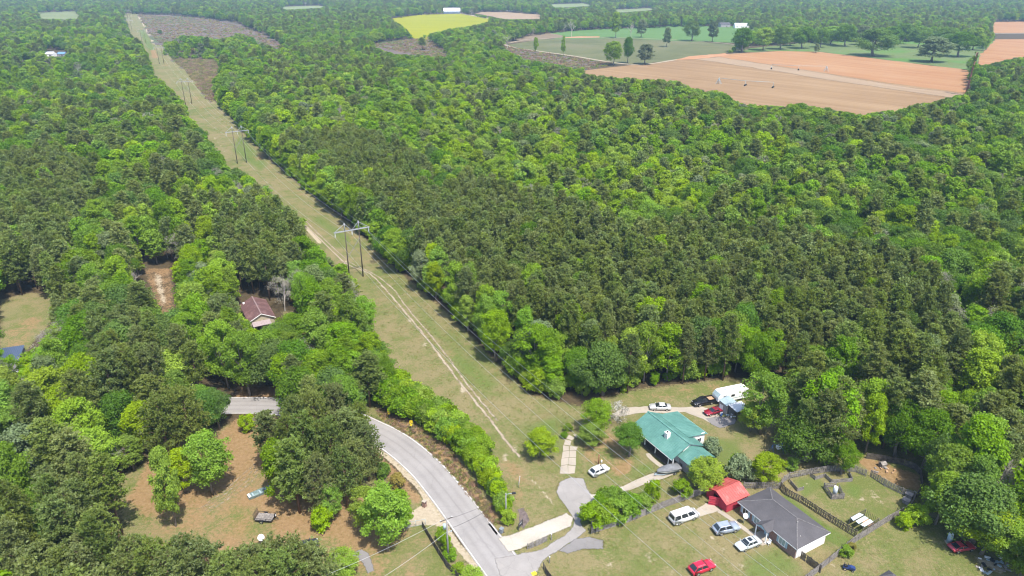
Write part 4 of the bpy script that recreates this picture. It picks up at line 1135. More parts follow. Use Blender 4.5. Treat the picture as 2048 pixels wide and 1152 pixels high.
for name, kinds, label in (("far_broadleaf_wood", ('green', 'lime', 'oak', 'grey', 'bare', 'pale', 'rust'), "far-off broadleaf wood filling the distance in one green mass"),
                           ("far_pine_wood", ('pine',), "far-off dark pines standing among the distant wood"),
                           ("undergrowth", ('bush', 'limebush', 'greybush', 'rustbush'), "low undergrowth along the far edges of the woods")):
    P, S, Rt, I, protos = [], [], [], [], []
    for k in kinds:
        base = len(protos); protos += joined_protos(k)
        for i in np.where(rest & (kind == k))[0]:
            j = trng.randrange(len(PROTO[k])); _, _, h0, r0 = PROTO[k][j]
            P.append((X[i], Y[i], 0)); S.append((Rr[i] / r0, Rr[i] / r0, Hh[i] / h0)); Rt.append((0, 0, trng.uniform(0, 6.28))); I.append(base + j)
    scatter_object(name, P, S, Rt, I, protos, label, "wood" if name != "undergrowth" else "undergrowth")
# ------------------------------------------------------------------ materials of things
def roof_metal(name, col, rough=0.45, stain=None):
    m = NT(name); co = m.objco()
    n1 = m.noise(co, 0.5, 5, 0.65); n2 = m.noise(co, 4.0, 4, 0.7)
    f = m.math('ADD', m.math('MULTIPLY', n1, 0.65), m.math('MULTIPLY', n2, 0.35))
    c = m.ramp(f, [(0.34, tuple(x * 0.72 for x in col)), (0.7, tuple(min(1, x * 1.12) for x in col))])
    if stain: c = m.mix(m.ramp(n1, [(0.5, 0.0), (0.7, 0.6)]), c, stain)
    m.color(c); m.set(rough, 0.0, 0.4); return m.m
def shingle(name, col):
    m = NT(name); co = m.objco()
    n1 = m.noise(co, 0.4, 4, 0.6); n2 = m.noise(co, 9.0, 3, 0.8)
    f = m.math('ADD', m.math('MULTIPLY', n1, 0.5), m.math('MULTIPLY', n2, 0.5))
    m.color(m.ramp(f, [(0.3, tuple(x * 0.7 for x in col)), (0.7, tuple(x * 1.3 for x in col))])); m.set(0.95, 0, 0.15); m.bump(n2, 0.5, 0.02)
    return m.m
def siding(name, col, pitch=0.2, axis='Z', var=0.1):
    m = NT(name); co = m.objco()
    w = m.new("ShaderNodeTexWave", wave_type='BANDS', bands_direction=axis, wave_profile='SAW')
    w.inputs["Scale"].default_value = 1.0 / pitch / 2 * 0.32; m.link(co, w.inputs["Vector"])
    n = m.noise(co, 1.5, 5, 0.7)
    c = m.ramp(n, [(0.3, tuple(x * (1 - var) for x in col)), (0.7, tuple(min(1, x * (1 + var)) for x in col))])
    m.color(c); m.set(0.8, 0, 0.25); m.bump(w.outputs["Fac"], 0.4, 0.03); return m.m
def brick_mat(name):
    m = NT(name); co = m.objco()
    b = m.new("ShaderNodeTexBrick"); b.inputs["Scale"].default_value = 4.0
    b.inputs["Color1"].default_value = (0.23, 0.115, 0.085, 1); b.inputs["Color2"].default_value = (0.17, 0.09, 0.07, 1); b.inputs["Mortar"].default_value = (0.3, 0.27, 0.24, 1)
    mp = m.new("ShaderNodeMapping"); mp.inputs["Rotation"].default_value = (R(90), 0, 0); m.link(co, mp.inputs[0]); m.link(mp.outputs[0], b.inputs["Vector"])
    m.color(b.outputs["Color"]); m.set(0.9); return m.m
M_GREENROOF = roof_metal("green_metal_roof", (0.085, 0.205, 0.172), 0.5, (0.12, 0.235, 0.20))
M_REDROOF = roof_metal("red_metal_roof", (0.42, 0.080, 0.068), 0.55, (0.42, 0.2, 0.17))
M_BROWNROOF = roof_metal("brown_metal_roof", (0.118, 0.060, 0.056), 0.7, (0.22, 0.13, 0.12))
M_GREYSHINGLE = shingle("grey_shingles", (0.078, 0.074, 0.078))
M_WHITEROOF = roof_metal("white_metal_roof", (0.66, 0.68, 0.70), 0.45)
M_GALV = roof_metal("galvanised_roof", (0.30, 0.38, 0.41), 0.4)
M_REDWALL = siding("red_board_wall", (0.36, 0.035, 0.055), 0.25, 'X')
M_WHITEWALL = siding("white_siding", (0.72, 0.70, 0.67), 0.2)
M_GREYWALL = siding("grey_siding", (0.26, 0.25, 0.24), 0.2)
M_CREAM = siding("cream_siding", (0.36, 0.31, 0.22), 0.2)
M_BRICK = brick_mat("dark_red_brick")
M_GLASS = NT("dark_window_glass"); M_GLASS.color((0.02, 0.025, 0.03)); M_GLASS.set(0.08, 0, 0.6); M_GLASS = M_GLASS.m
M_CURTAIN = simple_mat("window_pale", (0.26, 0.32, 0.30), 0.2)
M_SHUTTER = simple_mat("blue_grey_shutter", (0.30, 0.40, 0.44), 0.6)
M_TRIM = simple_mat("white_trim", (0.74, 0.73, 0.71), 0.6, var=0.06)
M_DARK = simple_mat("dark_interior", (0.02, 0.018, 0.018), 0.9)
M_WOOD = simple_mat("weathered_grey_wood", (0.20, 0.18, 0.165), 0.9, var=0.45, scale=2.2)
M_WOODDARK = simple_mat("dark_wet_wood", (0.085, 0.072, 0.062), 0.9, var=0.5, scale=2.0)
M_WOODTAN = simple_mat("tan_new_wood", (0.34, 0.22, 0.13), 0.85, var=0.3)
M_POLE = simple_mat("creosote_pole", (0.085, 0.062, 0.05), 0.9, var=0.3)
M_POLEGREY = simple_mat("grey_pole", (0.22, 0.21, 0.20), 0.8, var=0.2)
M_STEELARM = simple_mat("pale_crossarm", (0.27, 0.27, 0.28), 0.5, var=0.1)
M_PORC = simple_mat("porcelain", (0.62, 0.61, 0.58), 0.3)
M_WIRE = simple_mat("aluminium_wire", (0.55, 0.55, 0.55), 0.4, 0.6)
M_BLACK = simple_mat("black_rubber", (0.022, 0.022, 0.022), 0.7)
M_CHROME = simple_mat("bright_metal", (0.62, 0.62, 0.62), 0.25, 0.8)
M_PLASTIC = simple_mat("blue_plastic", (0.05, 0.12, 0.28), 0.4)
M_WHITEPL = simple_mat("white_plastic", (0.75, 0.75, 0.74), 0.45, var=0.05)
M_TARP = simple_mat("grey_boat_cover", (0.135, 0.14, 0.15), 0.8, var=0.2)
M_YELLOWSIGN = simple_mat("sign_yellow", (0.72, 0.52, 0.02), 0.5, var=0.03)
M_RED = simple_mat("flag_red", (0.5, 0.05, 0.05), 0.7)

AX = R(-61.0)        # the homesteads share one orientation
TX = Vector((math.cos(AX), math.sin(AX), 0)); NX = Vector((-math.sin(AX), math.cos(AX), 0))
def root(name, p, rz, label, cat, group=None):
    return empty(name, (p[0], p[1], 0), rz, label, cat, group)
def gable_wall(m, y0, y1, x, z0, z1, ymid, zr, t=0.12):
    """gable end at x: pentagon thickened in x"""
    P = [(y0, z0), (y1, z0), (y1, z1), (ymid, zr), (y0, z1)]
    a = [(x - t / 2, y, z) for y, z in P]; b = [(x + t / 2, y, z) for y, z in P]
    k = 5; fs = [tuple(range(k)), tuple(reversed(range(k, 2 * k)))] + [(i, k + i, k + (i + 1) % k, (i + 1) % k) for i in range(k)]
    m._add(a + b, fs)
def window(parent, x, y, z, w, h, ny, glass=None, shutters=False, ax='x'):
    """framed window lying on a wall whose outside faces ny along local y (ax='x') or x (ax='y')"""
    o = 0.03 * ny
    def bx(m, cx, cz, sw, sh, dep, d):
        if ax == 'x': m.box((x + cx, y + d * ny, z + cz), (sw, dep, sh))
        else: m.box((x + d * ny, y + cx, z + cz), (dep, sw, sh))
    f = MB()
    bx(f, 0, h / 2 + .04, w + .16, .08, .09, .03); bx(f, 0, -h / 2 - .04, w + .16, .08, .11, .04)
    bx(f, -w / 2 - .04, 0, .08, h, .09, .03); bx(f, w / 2 + .04, 0, .08, h, .09, .03); bx(f, 0, 0, .04, h, .07, .025); bx(f, 0, 0, w / 2 - .02, .04, .06, .02) if False else None
    wo = f.build("window", M_TRIM, parent)
    g = MB(); bx(g, 0, 0, w, h, .03, .005); g.build("pane", glass or M_GLASS, wo)
    if shutters:
        for s in (-1, 1):
            sh = MB(); bx(sh, s * (w / 2 + .30), 0, .40, h + .1, .05, .03)
            for k in range(5): bx(sh, s * (w / 2 + .30), -h * .42 + k * h * .21, .32, .05, .02, .065)
            sh.build("shutter", M_SHUTTER, wo)
    return wo
def ribs(m, a, b, c, d, n, r=0.02):
    """raised seams running from edge a-b to edge d-c of a roof plane"""
    a, b, c, d = map(Vector, (a, b, c, d)); nrm = (b - a).cross(d - a).normalized()
    if nrm.z < 0: nrm = -nrm
    for i in range(1, n):
        t = i / n; p = a.lerp(b, t) + nrm * r; q = d.lerp(c, t) + nrm * r
        m.bar(p, q, 0.05, 0.04, up=nrm)
def roof_plane(parent, name, quad, mat, seams=0, t=0.07, seam_mat=None):
    m = MB(); m.slab(quad, t); o = m.build(name, mat, parent)
    if seams:
        s = MB(); ribs(s, *quad, seams, 0.021); so = s.build("seams", seam_mat or mat, o); so["kind"] = "stuff"
    return o

# ------------------------------------------------------------------ house with the green metal roof
def green_house():
    org = TX * -94.85 + NX * 80.47
    h = root("house", org, AX, "white house with green metal roof, chimney and front porch", "house")
    fl = MB(); fl.box((6.35, 5.2, 0.14), (12.1, 9.2, 0.28)); fl.build("floor_slab", M_CONC, h)
    w = MB()
    w.box((6.35, 2.75, 1.5), (11.9, 0.15, 2.44)); w.box((6.35, 8.0, 1.6), (11.9, 0.15, 2.6))
    w.build("wall", M_WHITEWALL, h)
    for x in (0.42, 12.28):
        g = MB(); gable_wall(g, 2.83, 7.92, x, 0.28, 2.95, 4.3, 4.55); g.build("wall", M_WHITEWALL, h)
    wg = MB(); wg.box((5.4, 11.2, 1.6), (8.4, 0.15, 2.6)); wg.box((1.25, 9.6, 1.6), (0.15, 3.1, 2.6)); wg.box((9.55, 9.6, 1.75), (0.15, 3.1, 2.9)); wg.build("wall", M_WHITEWALL, h)
    e, r = 2.62, 4.8
    n = roof_plane(h, "roof", [(0, 0, e), (12.7, 0, e), (12.7, 4.3, r), (0, 4.3, r)], M_GREENROOF, 26)
    roof_plane(h, "roof", [(0, 4.3, r), (12.7, 4.3, r), (12.7, 8.4, 2.9), (0, 8.4, 2.9)], M_GREENROOF, 26)
    roof_plane(h, "roof", [(0.85, 6.5, 3.86), (9.9, 6.5, 3.86), (9.9, 11.7, 2.95), (0.85, 11.7, 2.95)], M_GREENROOF, 18)
    cap = MB(); cap.bar((-0.03, 4.3, r + .03), (12.73, 4.3, r + .03), 0.34, 0.06); cap.build("ridge_cap", M_GREENROOF, h)
    # right extension, lower
    roof_plane(h, "roof", [(12.2, 1.75, 2.62), (16.2, 1.75, 2.62), (16.2, 4.9, 4.05), (12.2, 4.9, 4.05)], M_GREENROOF, 8)
    roof_plane(h, "roof", [(12.2, 4.9, 4.05), (16.2, 4.9, 4.05), (16.2, 7.8, 2.75), (12.2, 7.8, 2.75)], M_GREENROOF, 8)
    x = MB(); x.box((14.3, 2.15, 1.35), (3.5, 0.15, 2.5)); x.box((14.3, 7.4, 1.35), (3.5, 0.15, 2.5)); x.build("wall", M_GREYWALL, h)
    g = MB(); gable_wall(g, 2.2, 7.35, 16.0, 0.0, 2.6, 4.9, 3.9); g.build("wall", M_GREYWALL, h)
    fs = MB(); fs.bar((0, -0.02, e - .1), (12.7, -0.02, e - .1), 0.04, 0.16); fs.bar((0.86, 11.73, 2.84), (9.9, 11.73, 2.84), 0.04, 0.16); fs.build("fascia", M_TRIM, h)
    # porch
    pf = MB(); pf.box((6.4, 1.55, 0.17), (11.6, 2.3, 0.34)); pf.build("porch_floor", M_WOODDARK, h)
    for px in (1.0, 3.9, 7.15, 11.05, 12.3):
        p = MB(); p.box((px, 0.75, 1.4), (0.16, 0.16, 2.2)); p.box((px, 0.75, 0.42), (0.24, 0.24, 0.16)); p.box((px, 0.75, 2.45), (0.24, 0.24, 0.1)); p.build("porch_post", M_TRIM, h)
    rl = MB(); rl.bar((7.2, .75, 1.15), (11.0, .75, 1.15), .07); rl.bar((7.2, .75, .5), (11.0, .75, .5), .06)
    for k in range(16): rl.bar((7.4 + k * .235, .75, .5), (7.4 + k * .235, .75, 1.15), .035)
    rl.build("railing", M_WOODDARK, h)
    for wx in (2.6, 6.0, 10.3): window(h, wx, 2.66, 1.55, 1.1, 1.2, -1)
    d = MB(); d.box((8.1, 2.64, 1.3), (0.95, 0.07, 2.05)); do = d.build("door", M_TRIM, h)
    k = MB(); k.box((8.45, 2.58, 1.25), (0.06, 0.06, 0.1)); k.build("handle", M_CHROME, do)
    window(h, 9.64, 9.8, 1.8, 0.9, 1.0, 1, ax='y')
    ch = MB(); ch.box((7.95, 2.75, 4.25), (0.85, 0.8, 1.5)); ch.box((7.95, 2.75, 5.04), (0.98, 0.93, 0.1)); co = ch.build("chimney", M_WHITEWALL, h)
    fl2 = MB(); fl2.tube([(7.95, 2.75, 5.05), (7.95, 2.75, 5.35)], 0.16, 10); fl2.build("flue", M_DARK, co)
    ac = MB(); ac.box((10.6, 11.0, 0.45), (0.85, 0.85, 0.8)); ac.box((10.6, 11.0, 0.88), (0.9, 0.9, 0.06))
    aco = ac.build("heat_pump", M_WHITEPL, h); fan = MB(); fan.tube([(10.6, 11.0, .91), (10.6, 11.0, .94)], .32, 14); fan.build("fan_grille", M_BLACK, aco)
green_house()

# ------------------------------------------------------------------ grey hip-roofed ranch house
def grey_house():
    org = (39.84, 99.4, 0); h = root("house", org, AX, "brick ranch house with dark grey hipped shingle roof and small front porch", "house")
    L, D, e, r = 13.1, 8.0, 2.45, 4.25
    o = 0.45
    w = MB(); w.box((L / 2, o, 1.22), (L - 2 * o, 0.18, 2.44)); w.build("front_wall", M_BRICK, h)
    w = MB(); w.box((L - o, D / 2, 1.22), (0.18, D - 2 * o - .2, 2.44)); w.build("gable_wall", M_WHITEWALL, h)["label"] = "white end wall"
    w = MB(); w.box((o, D / 2, 1.22), (0.18, D - 2 * o - .2, 2.44)); w.box((L / 2, D - o, 1.22), (L - 2 * o, 0.18, 2.44)); w.build("wall", M_BRICK, h)
    a, b, c, d = (0, 0, e), (L, 0, e), (L, D, e), (0, D, e); r1, r2 = (3.95, D / 2, r), (9.25, D / 2, r)
    for nm, q in (("roof", [a, b, r2, r1]), ("roof", [c, d, r1, r2]), ("roof", [b, c, r2]), ("roof", [d, a, r1])):
        m = MB(); m.slab(q, 0.06); m.build(nm, M_GREYSHINGLE, h)
    hip = simple_mat("hip_cap_shingle", (0.115, 0.108, 0.108), 0.9, var=0.25)
    for p, q in ((a, r1), (b, r2), (c, r2), (d, r1), (r1, r2)):
        m = MB(); m.bar(Vector(p) + Vector((0, 0, .012)), Vector(q) + Vector((0, 0, .012)), 0.2, 0.035); m.build("hip_cap", hip, h)
    f = MB()
    for p, q in ((a, b), (b, c), (c, d), (d, a)): f.bar(Vector(p) + Vector((0, 0, -.12)), Vector(q) + Vector((0, 0, -.12)), 0.04, 0.16)
    f.build("fascia", M_TRIM, h)
    window(h, 1.75, o - .09, 1.35, 1.1, 1.25, -1, None, True); window(h, 4.35, o - .09, 1.35, 1.1, 1.25, -1, M_CURTAIN, True); window(h, 9.9, o - .09, 1.35, 1.2, 1.3, -1, M_CURTAIN, True)
    # front porch: little gable
    x0, x1, y1 = 5.55, 8.0, -1.35
    xm, zr = (x0 + x1) / 2, 3.15
    for q in ([(x0 - .1, y1, e - .05), (xm, y1, zr), (xm, 1.75, zr), (x0 - .1, 0.12, e - .05)], [(x1 + .1, y1, e - .05), (xm, y1, zr), (xm, 1.75, zr), (x1 + .1, 0.12, e - .05)]):
        m = MB(); m.slab(q, 0.06); m.build("porch_roof", M_GREYSHINGLE, h)
    g = MB(); g._add([(x0, y1 + .1, e - .12), (x1, y1 + .1, e - .12), (xm, y1 + .1, zr - .12)], [(0, 1, 2)]); g.build("porch_gable", M_SHUTTER, h)
    for px in (x0 + .1, x1 - .1):
        p = MB(); p.box((px, y1 + .15, 1.17), (0.14, 0.14, 2.34)); p.box((px, y1 + .15, .1), (.22, .22, .2)); p.build("porch_post", M_TRIM, h)
    d = MB(); d.box((6.7, o - .12, 1.05), (0.95, 0.06, 2.1)); do = d.build("door", M_SHUTTER, h); k = MB(); k.box((7.05, o - .17, 1.05), (.06, .05, .1)); k.build("handle", M_CHROME, do)
    s = MB(); s.box((6.75, -0.45, 0.06), (2.6, 1.9, 0.12)); s.build("porch_floor", M_CONC, h)
    v = MB(); v.tube([(9.9, 3.4, 3.7), (9.9, 3.4, 4.35)], .07, 8); v.build("vent_pipe", M_GREYWALL, h)
    v = MB(); v.tube([(11.7, 2.2, 2.7), (11.7, 2.2, 3.25)], .06, 8); v.build("vent_pipe", M_GREYWALL, h)
    v = MB(); v.box((L - o + .12, 2.2, 1.9), (.06, .35, .3)); v.build("wall_vent", M_DARK, h)
    ch = root("porch_chair", org, AX, "white metal porch chair at the grey house door", "chair")
    ch.location = Vector(org) + TX * 8.35 + NX * -0.9; ch.rotation_euler = (0, 0, AX)
    m = MB(); m.box((0, 0, .45), (.5, .5, .05)); m.build("seat", M_WHITEPL, ch)
    m = MB(); m.box((0, .25, .75), (.5, .05, .55)); m.build("backrest", M_WHITEPL, ch)
    for sx in (-1, 1):
        for sy in (-1, 1):
            m = MB(); m.bar((sx * .22, sy * .22, 0), (sx * .22, sy * .22, .43), .05); m.build("leg", M_WHITEPL, ch)
grey_house()

# ------------------------------------------------------------------ red barn-like shed
def red_shed():
    org = Vector((35.42, 103.85, 0)); h = root("shed", org, AX, "red wooden shed with pinkish red metal roof and one door swung open", "shed")
    Wd, L, e, r = 5.4, 5.4, 2.05, 3.15      # x = along the gable front, y = depth
    o = .2
    # gable ends (front with opening): build front as strips either side of the opening
    f = MB(); f.box((1.05, o, 1.0), (1.7, .1, 2.0)); f.box((4.25, o, 1.0), (1.9, .1, 2.0))
    f.box((2.6, o, 2.12), (1.5, .1, 0.3))
    f._add([(o, o - .05, e - .02), (Wd - o, o - .05, e - .02), (Wd / 2, o - .05, r - .1), (o, o + .05, e - .02), (Wd - o, o + .05, e - .02), (Wd / 2, o + .05, r - .1)], [(0, 1, 2), (5, 4, 3), (0, 3, 4, 1), (1, 4, 5, 2), (2, 5, 3, 0)])
    f.build("front_wall", M_REDWALL, h)
    s = MB(); s.box((o, L / 2, 1.0), (.1, L - .5, 2.0)); s.box((Wd - o, L / 2, 1.0), (.1, L - .5, 2.0)); s.build("side_wall", M_REDWALL, h)
    bwall = MB(); gable = [(o, 0), (Wd - o, 0), (Wd - o, e), (Wd / 2, r - .1), (o, e)]
    bwall._add([(x, L - o, z) for x, z in gable] + [(x, L - o - .1, z) for x, z in gable], [(0, 1, 2, 3, 4), (9, 8, 7, 6, 5)] + [(i, 5 + i, 5 + (i + 1) % 5, (i + 1) % 5) for i in range(5)])
    bwall.build("back_wall", M_REDWALL, h)
    roof_plane(h, "roof", [(-.1, -.25, e - .05), (-.1, L, e - .05), (Wd / 2, L, r), (Wd / 2, -.25, r)], M_REDROOF, 11)
    roof_plane(h, "roof", [(Wd + .1, -.25, e - .05), (Wd + .1, L, e - .05), (Wd / 2, L, r), (Wd / 2, -.25, r)], M_REDROOF, 11)
    t = MB(); t.bar((-.1, -.28, e - .1), (Wd / 2, -.28, r - .05), .04, .14); t.bar((Wd + .1, -.28, e - .1), (Wd / 2, -.28, r - .05), .04, .14); t.build("verge_board", M_REDWALL, h)
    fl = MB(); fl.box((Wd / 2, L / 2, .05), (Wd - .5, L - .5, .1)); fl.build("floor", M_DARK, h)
    d = MB(); A = Vector((1.9, o - .07, 0)); ang = R(-145); dv = Vector((math.cos(ang), math.sin(ang), 0)) * 1.5
    # open door leaf, hinged on the right jamb, swung outwards
    hinge = Vector((3.32, o - .1, 0)); dv = Vector((-0.93, -0.95, 0)).normalized() * 1.75
    d.bar(hinge + Vector((0, 0, 1.0)), hinge + dv + Vector((0, 0, 1.0)), .06, 1.9)
    d.bar(hinge + Vector((0.03, -.03, .5)), hinge + dv + Vector((.03, -.03, .5)), .09, .12); d.bar(hinge + Vector((0.03, -.03, 1.5)), hinge + dv + Vector((.03, -.03, 1.5)), .09, .12)
    do = d.build("door", M_REDWALL, h); k = MB(); k.box(hinge + dv * .9 + Vector((0, 0, 1.0)), (.14, .14, .2)); k.build("handle", M_CHROME, do)
red_shed()

# ------------------------------------------------------------------ brown-roofed house in the wood
def brown_house():
    org = Vector((-76.2, 179.8, 0)); h = root("house", org, AX, "small cream house with rusty brown metal roof among the trees", "house")
    L, Wd, e, r = 12.6, 7.2, 2.75, 4.6
    for x in (.35, L - .35):
        g = MB(); gable_wall(g, .4, Wd - .4, x, 0, e - .02, Wd / 2, r - .14); g.build("wall", M_CREAM, h)
    w = MB(); w.box((L / 2, .45, 1.35), (L - .9, .14, 2.7)); w.box((L / 2, Wd - .45, 1.35), (L - .9, .14, 2.7)); w.build("wall", M_CREAM, h)
    roof_plane(h, "roof", [(-.1, 0, e), (L + .1, 0, e), (L + .1, Wd / 2, r), (-.1, Wd / 2, r)], M_BROWNROOF, 0)
    roof_plane(h, "roof", [(-.1, Wd, e), (L + .1, Wd, e), (L + .1, Wd / 2, r), (-.1, Wd / 2, r)], M_BROWNROOF, 0)
    c = MB(); c.bar((-.1, Wd / 2, r + .03), (L + .1, Wd / 2, r + .03), .3, .05); c.build("ridge_cap", simple_mat("ridge_pale", (0.2, 0.14, 0.13), .6), h)
    f = MB(); f.bar((L + .13, 0, e - .06), (L + .13, Wd / 2, r - .06), .05, .16); f.bar((L + .13, Wd, e - .06), (L + .13, Wd / 2, r - .06), .05, .16); f.build("verge_board", M_TRIM, h)
    roof_plane(h, "porch_roof", [(L - .2, .9, 2.5), (L - .2, Wd - 1.6, 2.5), (L + 2.0, Wd - 1.6, 2.1), (L + 2.0, .9, 2.1)], simple_mat("porch_roof_grey", (0.27, 0.22, 0.22), .6), 8)
    for y in (1.1, Wd - 1.8):
        p = MB(); p.box((L + 1.85, y, 1.0), (.12, .12, 2.05)); p.build("porch_post", M_TRIM, h)
    d = MB(); d.box((L - .26, 2.6, 1.05), (.06, .9, 2.1)); d.build("door", M_WOODDARK, h)
    window(h, L - .28, 4.4, 1.4, .9, 1.1, 1, ax='y')
    v = MB(); v.box((.9, 1.0, 3.4), (.5, .5, .35)); v.build("roof_vent", M_WHITEPL, h)
brown_house()

# ------------------------------------------------------------------ sheds, trailer home and far buildings
def rect_from(px, z):
    """oriented rectangle (centre, x size, y size, angle) from four roof corners in the photo"""
    P = [G(u, v, z) for u, v in px]
    c = (P[0] + P[1] + P[2] + P[3]) / 4
    ex = ((P[1] - P[0]) + (P[2] - P[3])) / 2; ey = ((P[3] - P[0]) + (P[2] - P[1])) / 2
    return c, ex.length, ey.length, math.atan2(ex.y, ex.x)
def lean_shed(px, z, label, wallm, roofm, rise=0.35, openside=False):
    c, sx, sy, a = rect_from(px, z)
    h = root("shed", (c.x, c.y), a, label, "shed")
    ny = -1 if True else 1
    w = MB()
    if not openside:
        w.box((0, sy / 2 - .15, (z - .2) / 2), (sx - .3, .1, z - .2)); w.box((0, -sy / 2 + .15, (z - .2) / 2), (sx - .3, .1, z - .2)); w.box((sx / 2 - .15, 0, (z - .2) / 2), (.1, sy - .3, z - .2)); w.box((-sx / 2 + .15, 0, (z - .2) / 2), (.1, sy - .3, z - .2))
        w.build("wall", wallm, h)
        d = MB(); d.box((-sx / 2 + .09, 0.3, 1.0), (.06, .9, 1.9)); d.build("door", M_WHITEWALL, h)
    else:
        for ax_ in (-1, 1):
            for ay in (-1, 1):
                p = MB(); p.box((ax_ * (sx / 2 - .15), ay * (sy / 2 - .15), (z - .1) / 2), (.12, .12, z - .1)); p.build("post", M_WOODDARK, h)
        w.box((sx / 2 - .15, 0, (z - .3) / 2), (.06, sy - .5, z - .3)); w.box((0, sy / 2 - .15, (z - .3) / 2), (sx - .5, .06, z - .3)); w.build("wall", wallm, h)
    roof_plane(h, "roof", [(-sx / 2, -sy / 2, z - rise / 2), (sx / 2, -sy / 2, z - rise / 2), (sx / 2, sy / 2, z + rise / 2), (-sx / 2, sy / 2, z + rise / 2)], roofm, int(sx / .4))
    return h
lean_shed([(1434, 802), (1456, 793), (1474, 801), (1457, 809)], 2.6, "grey shed with pale blue-grey metal roof behind the red car", M_GREYWALL, M_GALV)
lean_shed([(1458, 810), (1485, 802), (1497, 816), (1473, 824)], 2.4, "open carport with bright white metal roof beside the grey shed", M_GREYWALL, M_WHITEROOF, 0.25, True)
lean_shed([(-14, 726), (42, 716), (44, 695), (-6, 700)], 3.0, "low building with dark blue panelled roof at the left edge", M_GREYWALL, simple_mat("dark_blue_panel", (0.055, 0.075, 0.12), .3), 0.9)
c_, sx_, sy_, a_ = rect_from([(-14, 726), (42, 716), (44, 695), (-6, 700)], 3.0)
lean_shed([(62, 716), (92, 710), (98, 722), (70, 728)], 2.6, "small pale-roofed shed under trees at the left edge", M_GREYWALL, M_WHITEROOF)

def far_building(u, v, w, d, hgt, ridge, rz, label, roofm, wallm, cat="house"):
    p = G(u, v); h = root("barn" if cat == "barn" else "house", p, rz, label, cat)
    for x in (-w / 2 + .2, w / 2 - .2):
        g = MB(); gable_wall(g, -d / 2 + .3, d / 2 - .3, x, 0, hgt, 0, ridge - .1, .2); g.build("wall", wallm, h)
    m = MB(); m.box((0, -d / 2 + .4, hgt / 2), (w - .6, .2, hgt)); m.box((0, d / 2 - .4, hgt / 2), (w - .6, .2, hgt)); m.build("wall", wallm, h)
    for s in (-1, 1): roof_plane(h, "roof", [(-w / 2, s * d / 2, hgt), (w / 2, s * d / 2, hgt), (w / 2, 0, ridge), (-w / 2, 0, ridge)], roofm)
    for k in range(max(2, int(w / 7))):
        x = -w / 2 + w * (k + .5) / max(2, int(w / 7))
        window(h, x, -d / 2 + .29, hgt * .55, 1.3, 1.2, -1)
    dd = MB(); dd.box((w * .12, -d / 2 + .27, 1.15), (1.6, .08, 2.3)); dd.build("door", M_WOODDARK, h)
    return h
far_building(904, 27, 38, 18, 5, 12, R(4), "long white-roofed barn behind the yellow field", M_WHITEROOF, simple_mat("blue_barn_wall", (0.12, 0.16, 0.22)), "barn")
far_building(836, 29, 20, 10, 3.5, 6, R(-8), "low rusty-roofed house left of the white barn", M_BROWNROOF, M_CREAM)
far_building(1062, 20, 26, 12, 3.5, 7, R(5), "pale-roofed house beyond the small pink field", M_WHITEROOF, M_WHITEWALL)
far_building(1020, 22, 16, 10, 3, 5.5, R(0), "small white house left of the pale-roofed house", M_WHITEROOF, M_WHITEWALL)
far_building(1486, 56, 30, 14, 4, 8, R(-5), "white-roofed farmhouse behind the green field", M_WHITEROOF, M_WHITEWALL)
far_building(1448, 54, 18, 12, 4, 7.5, R(10), "dark grey-roofed farmhouse left of the white-roofed one", M_GREYSHINGLE, M_GREYWALL)
far_building(1668, 70, 18, 10, 4, 8, R(30), "white house half hidden by the estate oaks", M_WHITEROOF, M_WHITEWALL)
far_building(102, 113, 11, 7, 3, 5.2, R(-6), "small white-roofed cabin in the upper left wood", M_WHITEROOF, M_WHITEWALL)
far_building(126, 113, 9, 6, 3, 5, R(-6), "small blue-roofed cabin beside the white-roofed cabin", simple_mat("blue_roof", (0.10, 0.20, 0.36)), M_GREYWALL)
# ------------------------------------------------------------------ vehicles
def paint(name, col, metal=0.25):
    m = NT(name); co = m.objco(); n = m.noise(co, 1.3, 4)
    m.color(m.ramp(n, [(0.3, tuple(c * .88 for c in col)), (0.7, tuple(min(1, c * 1.06) for c in col))])); m.set(0.32, metal, 0.5)
    m.bsdf.inputs["Coat Weight"].default_value = 0.6; m.bsdf.inputs["Coat Roughness"].default_value = 0.12
    return m.m
M_LAMP = simple_mat("headlamp_glass", (0.65, 0.66, 0.66), 0.15, var=.03); M_TAIL = simple_mat("tail_lamp", (0.35, 0.02, 0.02), 0.25)
def loft(m, secs, smooth=True):
    """secs: list of rings (same count) of points"""
    b = len(m.v); k = len(secs[0])
    vs = [p for s in secs for p in s]; fs = []
    for i in range(len(secs) - 1):
        for j in range(k):
            j2 = (j + 1) % k
            fs.append((i * k + j, i * k + j2, (i + 1) * k + j2, (i + 1) * k + j))
    m._add(vs, fs, smooth); m._add(secs[0], [tuple(reversed(range(k)))]); m._add(secs[-1], [tuple(range(k))])
def wheel(parent, x, y, r, w, rim=None):
    m = MB(); n = 18; s = 1 if y > 0 else -1
    prof = [(r * .62, w / 2), (r * .93, w / 2), (r, w * .32), (r, -w * .32), (r * .93, -w / 2), (r * .62, -w / 2)]
    secs = [[(x + rr * math.cos(2 * math.pi * k / n), y + d, r + rr * math.sin(2 * math.pi * k / n)) for rr, d in prof] for k in range(n + 1)]
    b = len(m.v)
    for i in range(n):
        for j in range(len(prof) - 1): m._add([secs[i][j], secs[i][j + 1], secs[i + 1][j + 1], secs[i + 1][j]], [(0, 1, 2, 3)])
    wo = m.build("wheel", M_BLACK, parent); wo.name = "wheel"
    c = MB(); c.tube([(x, y - s * w * .1, r), (x, y + s * w * .42, r)], r * .62, 14); c.build("rim", rim or M_CHROME, wo)
    return wo
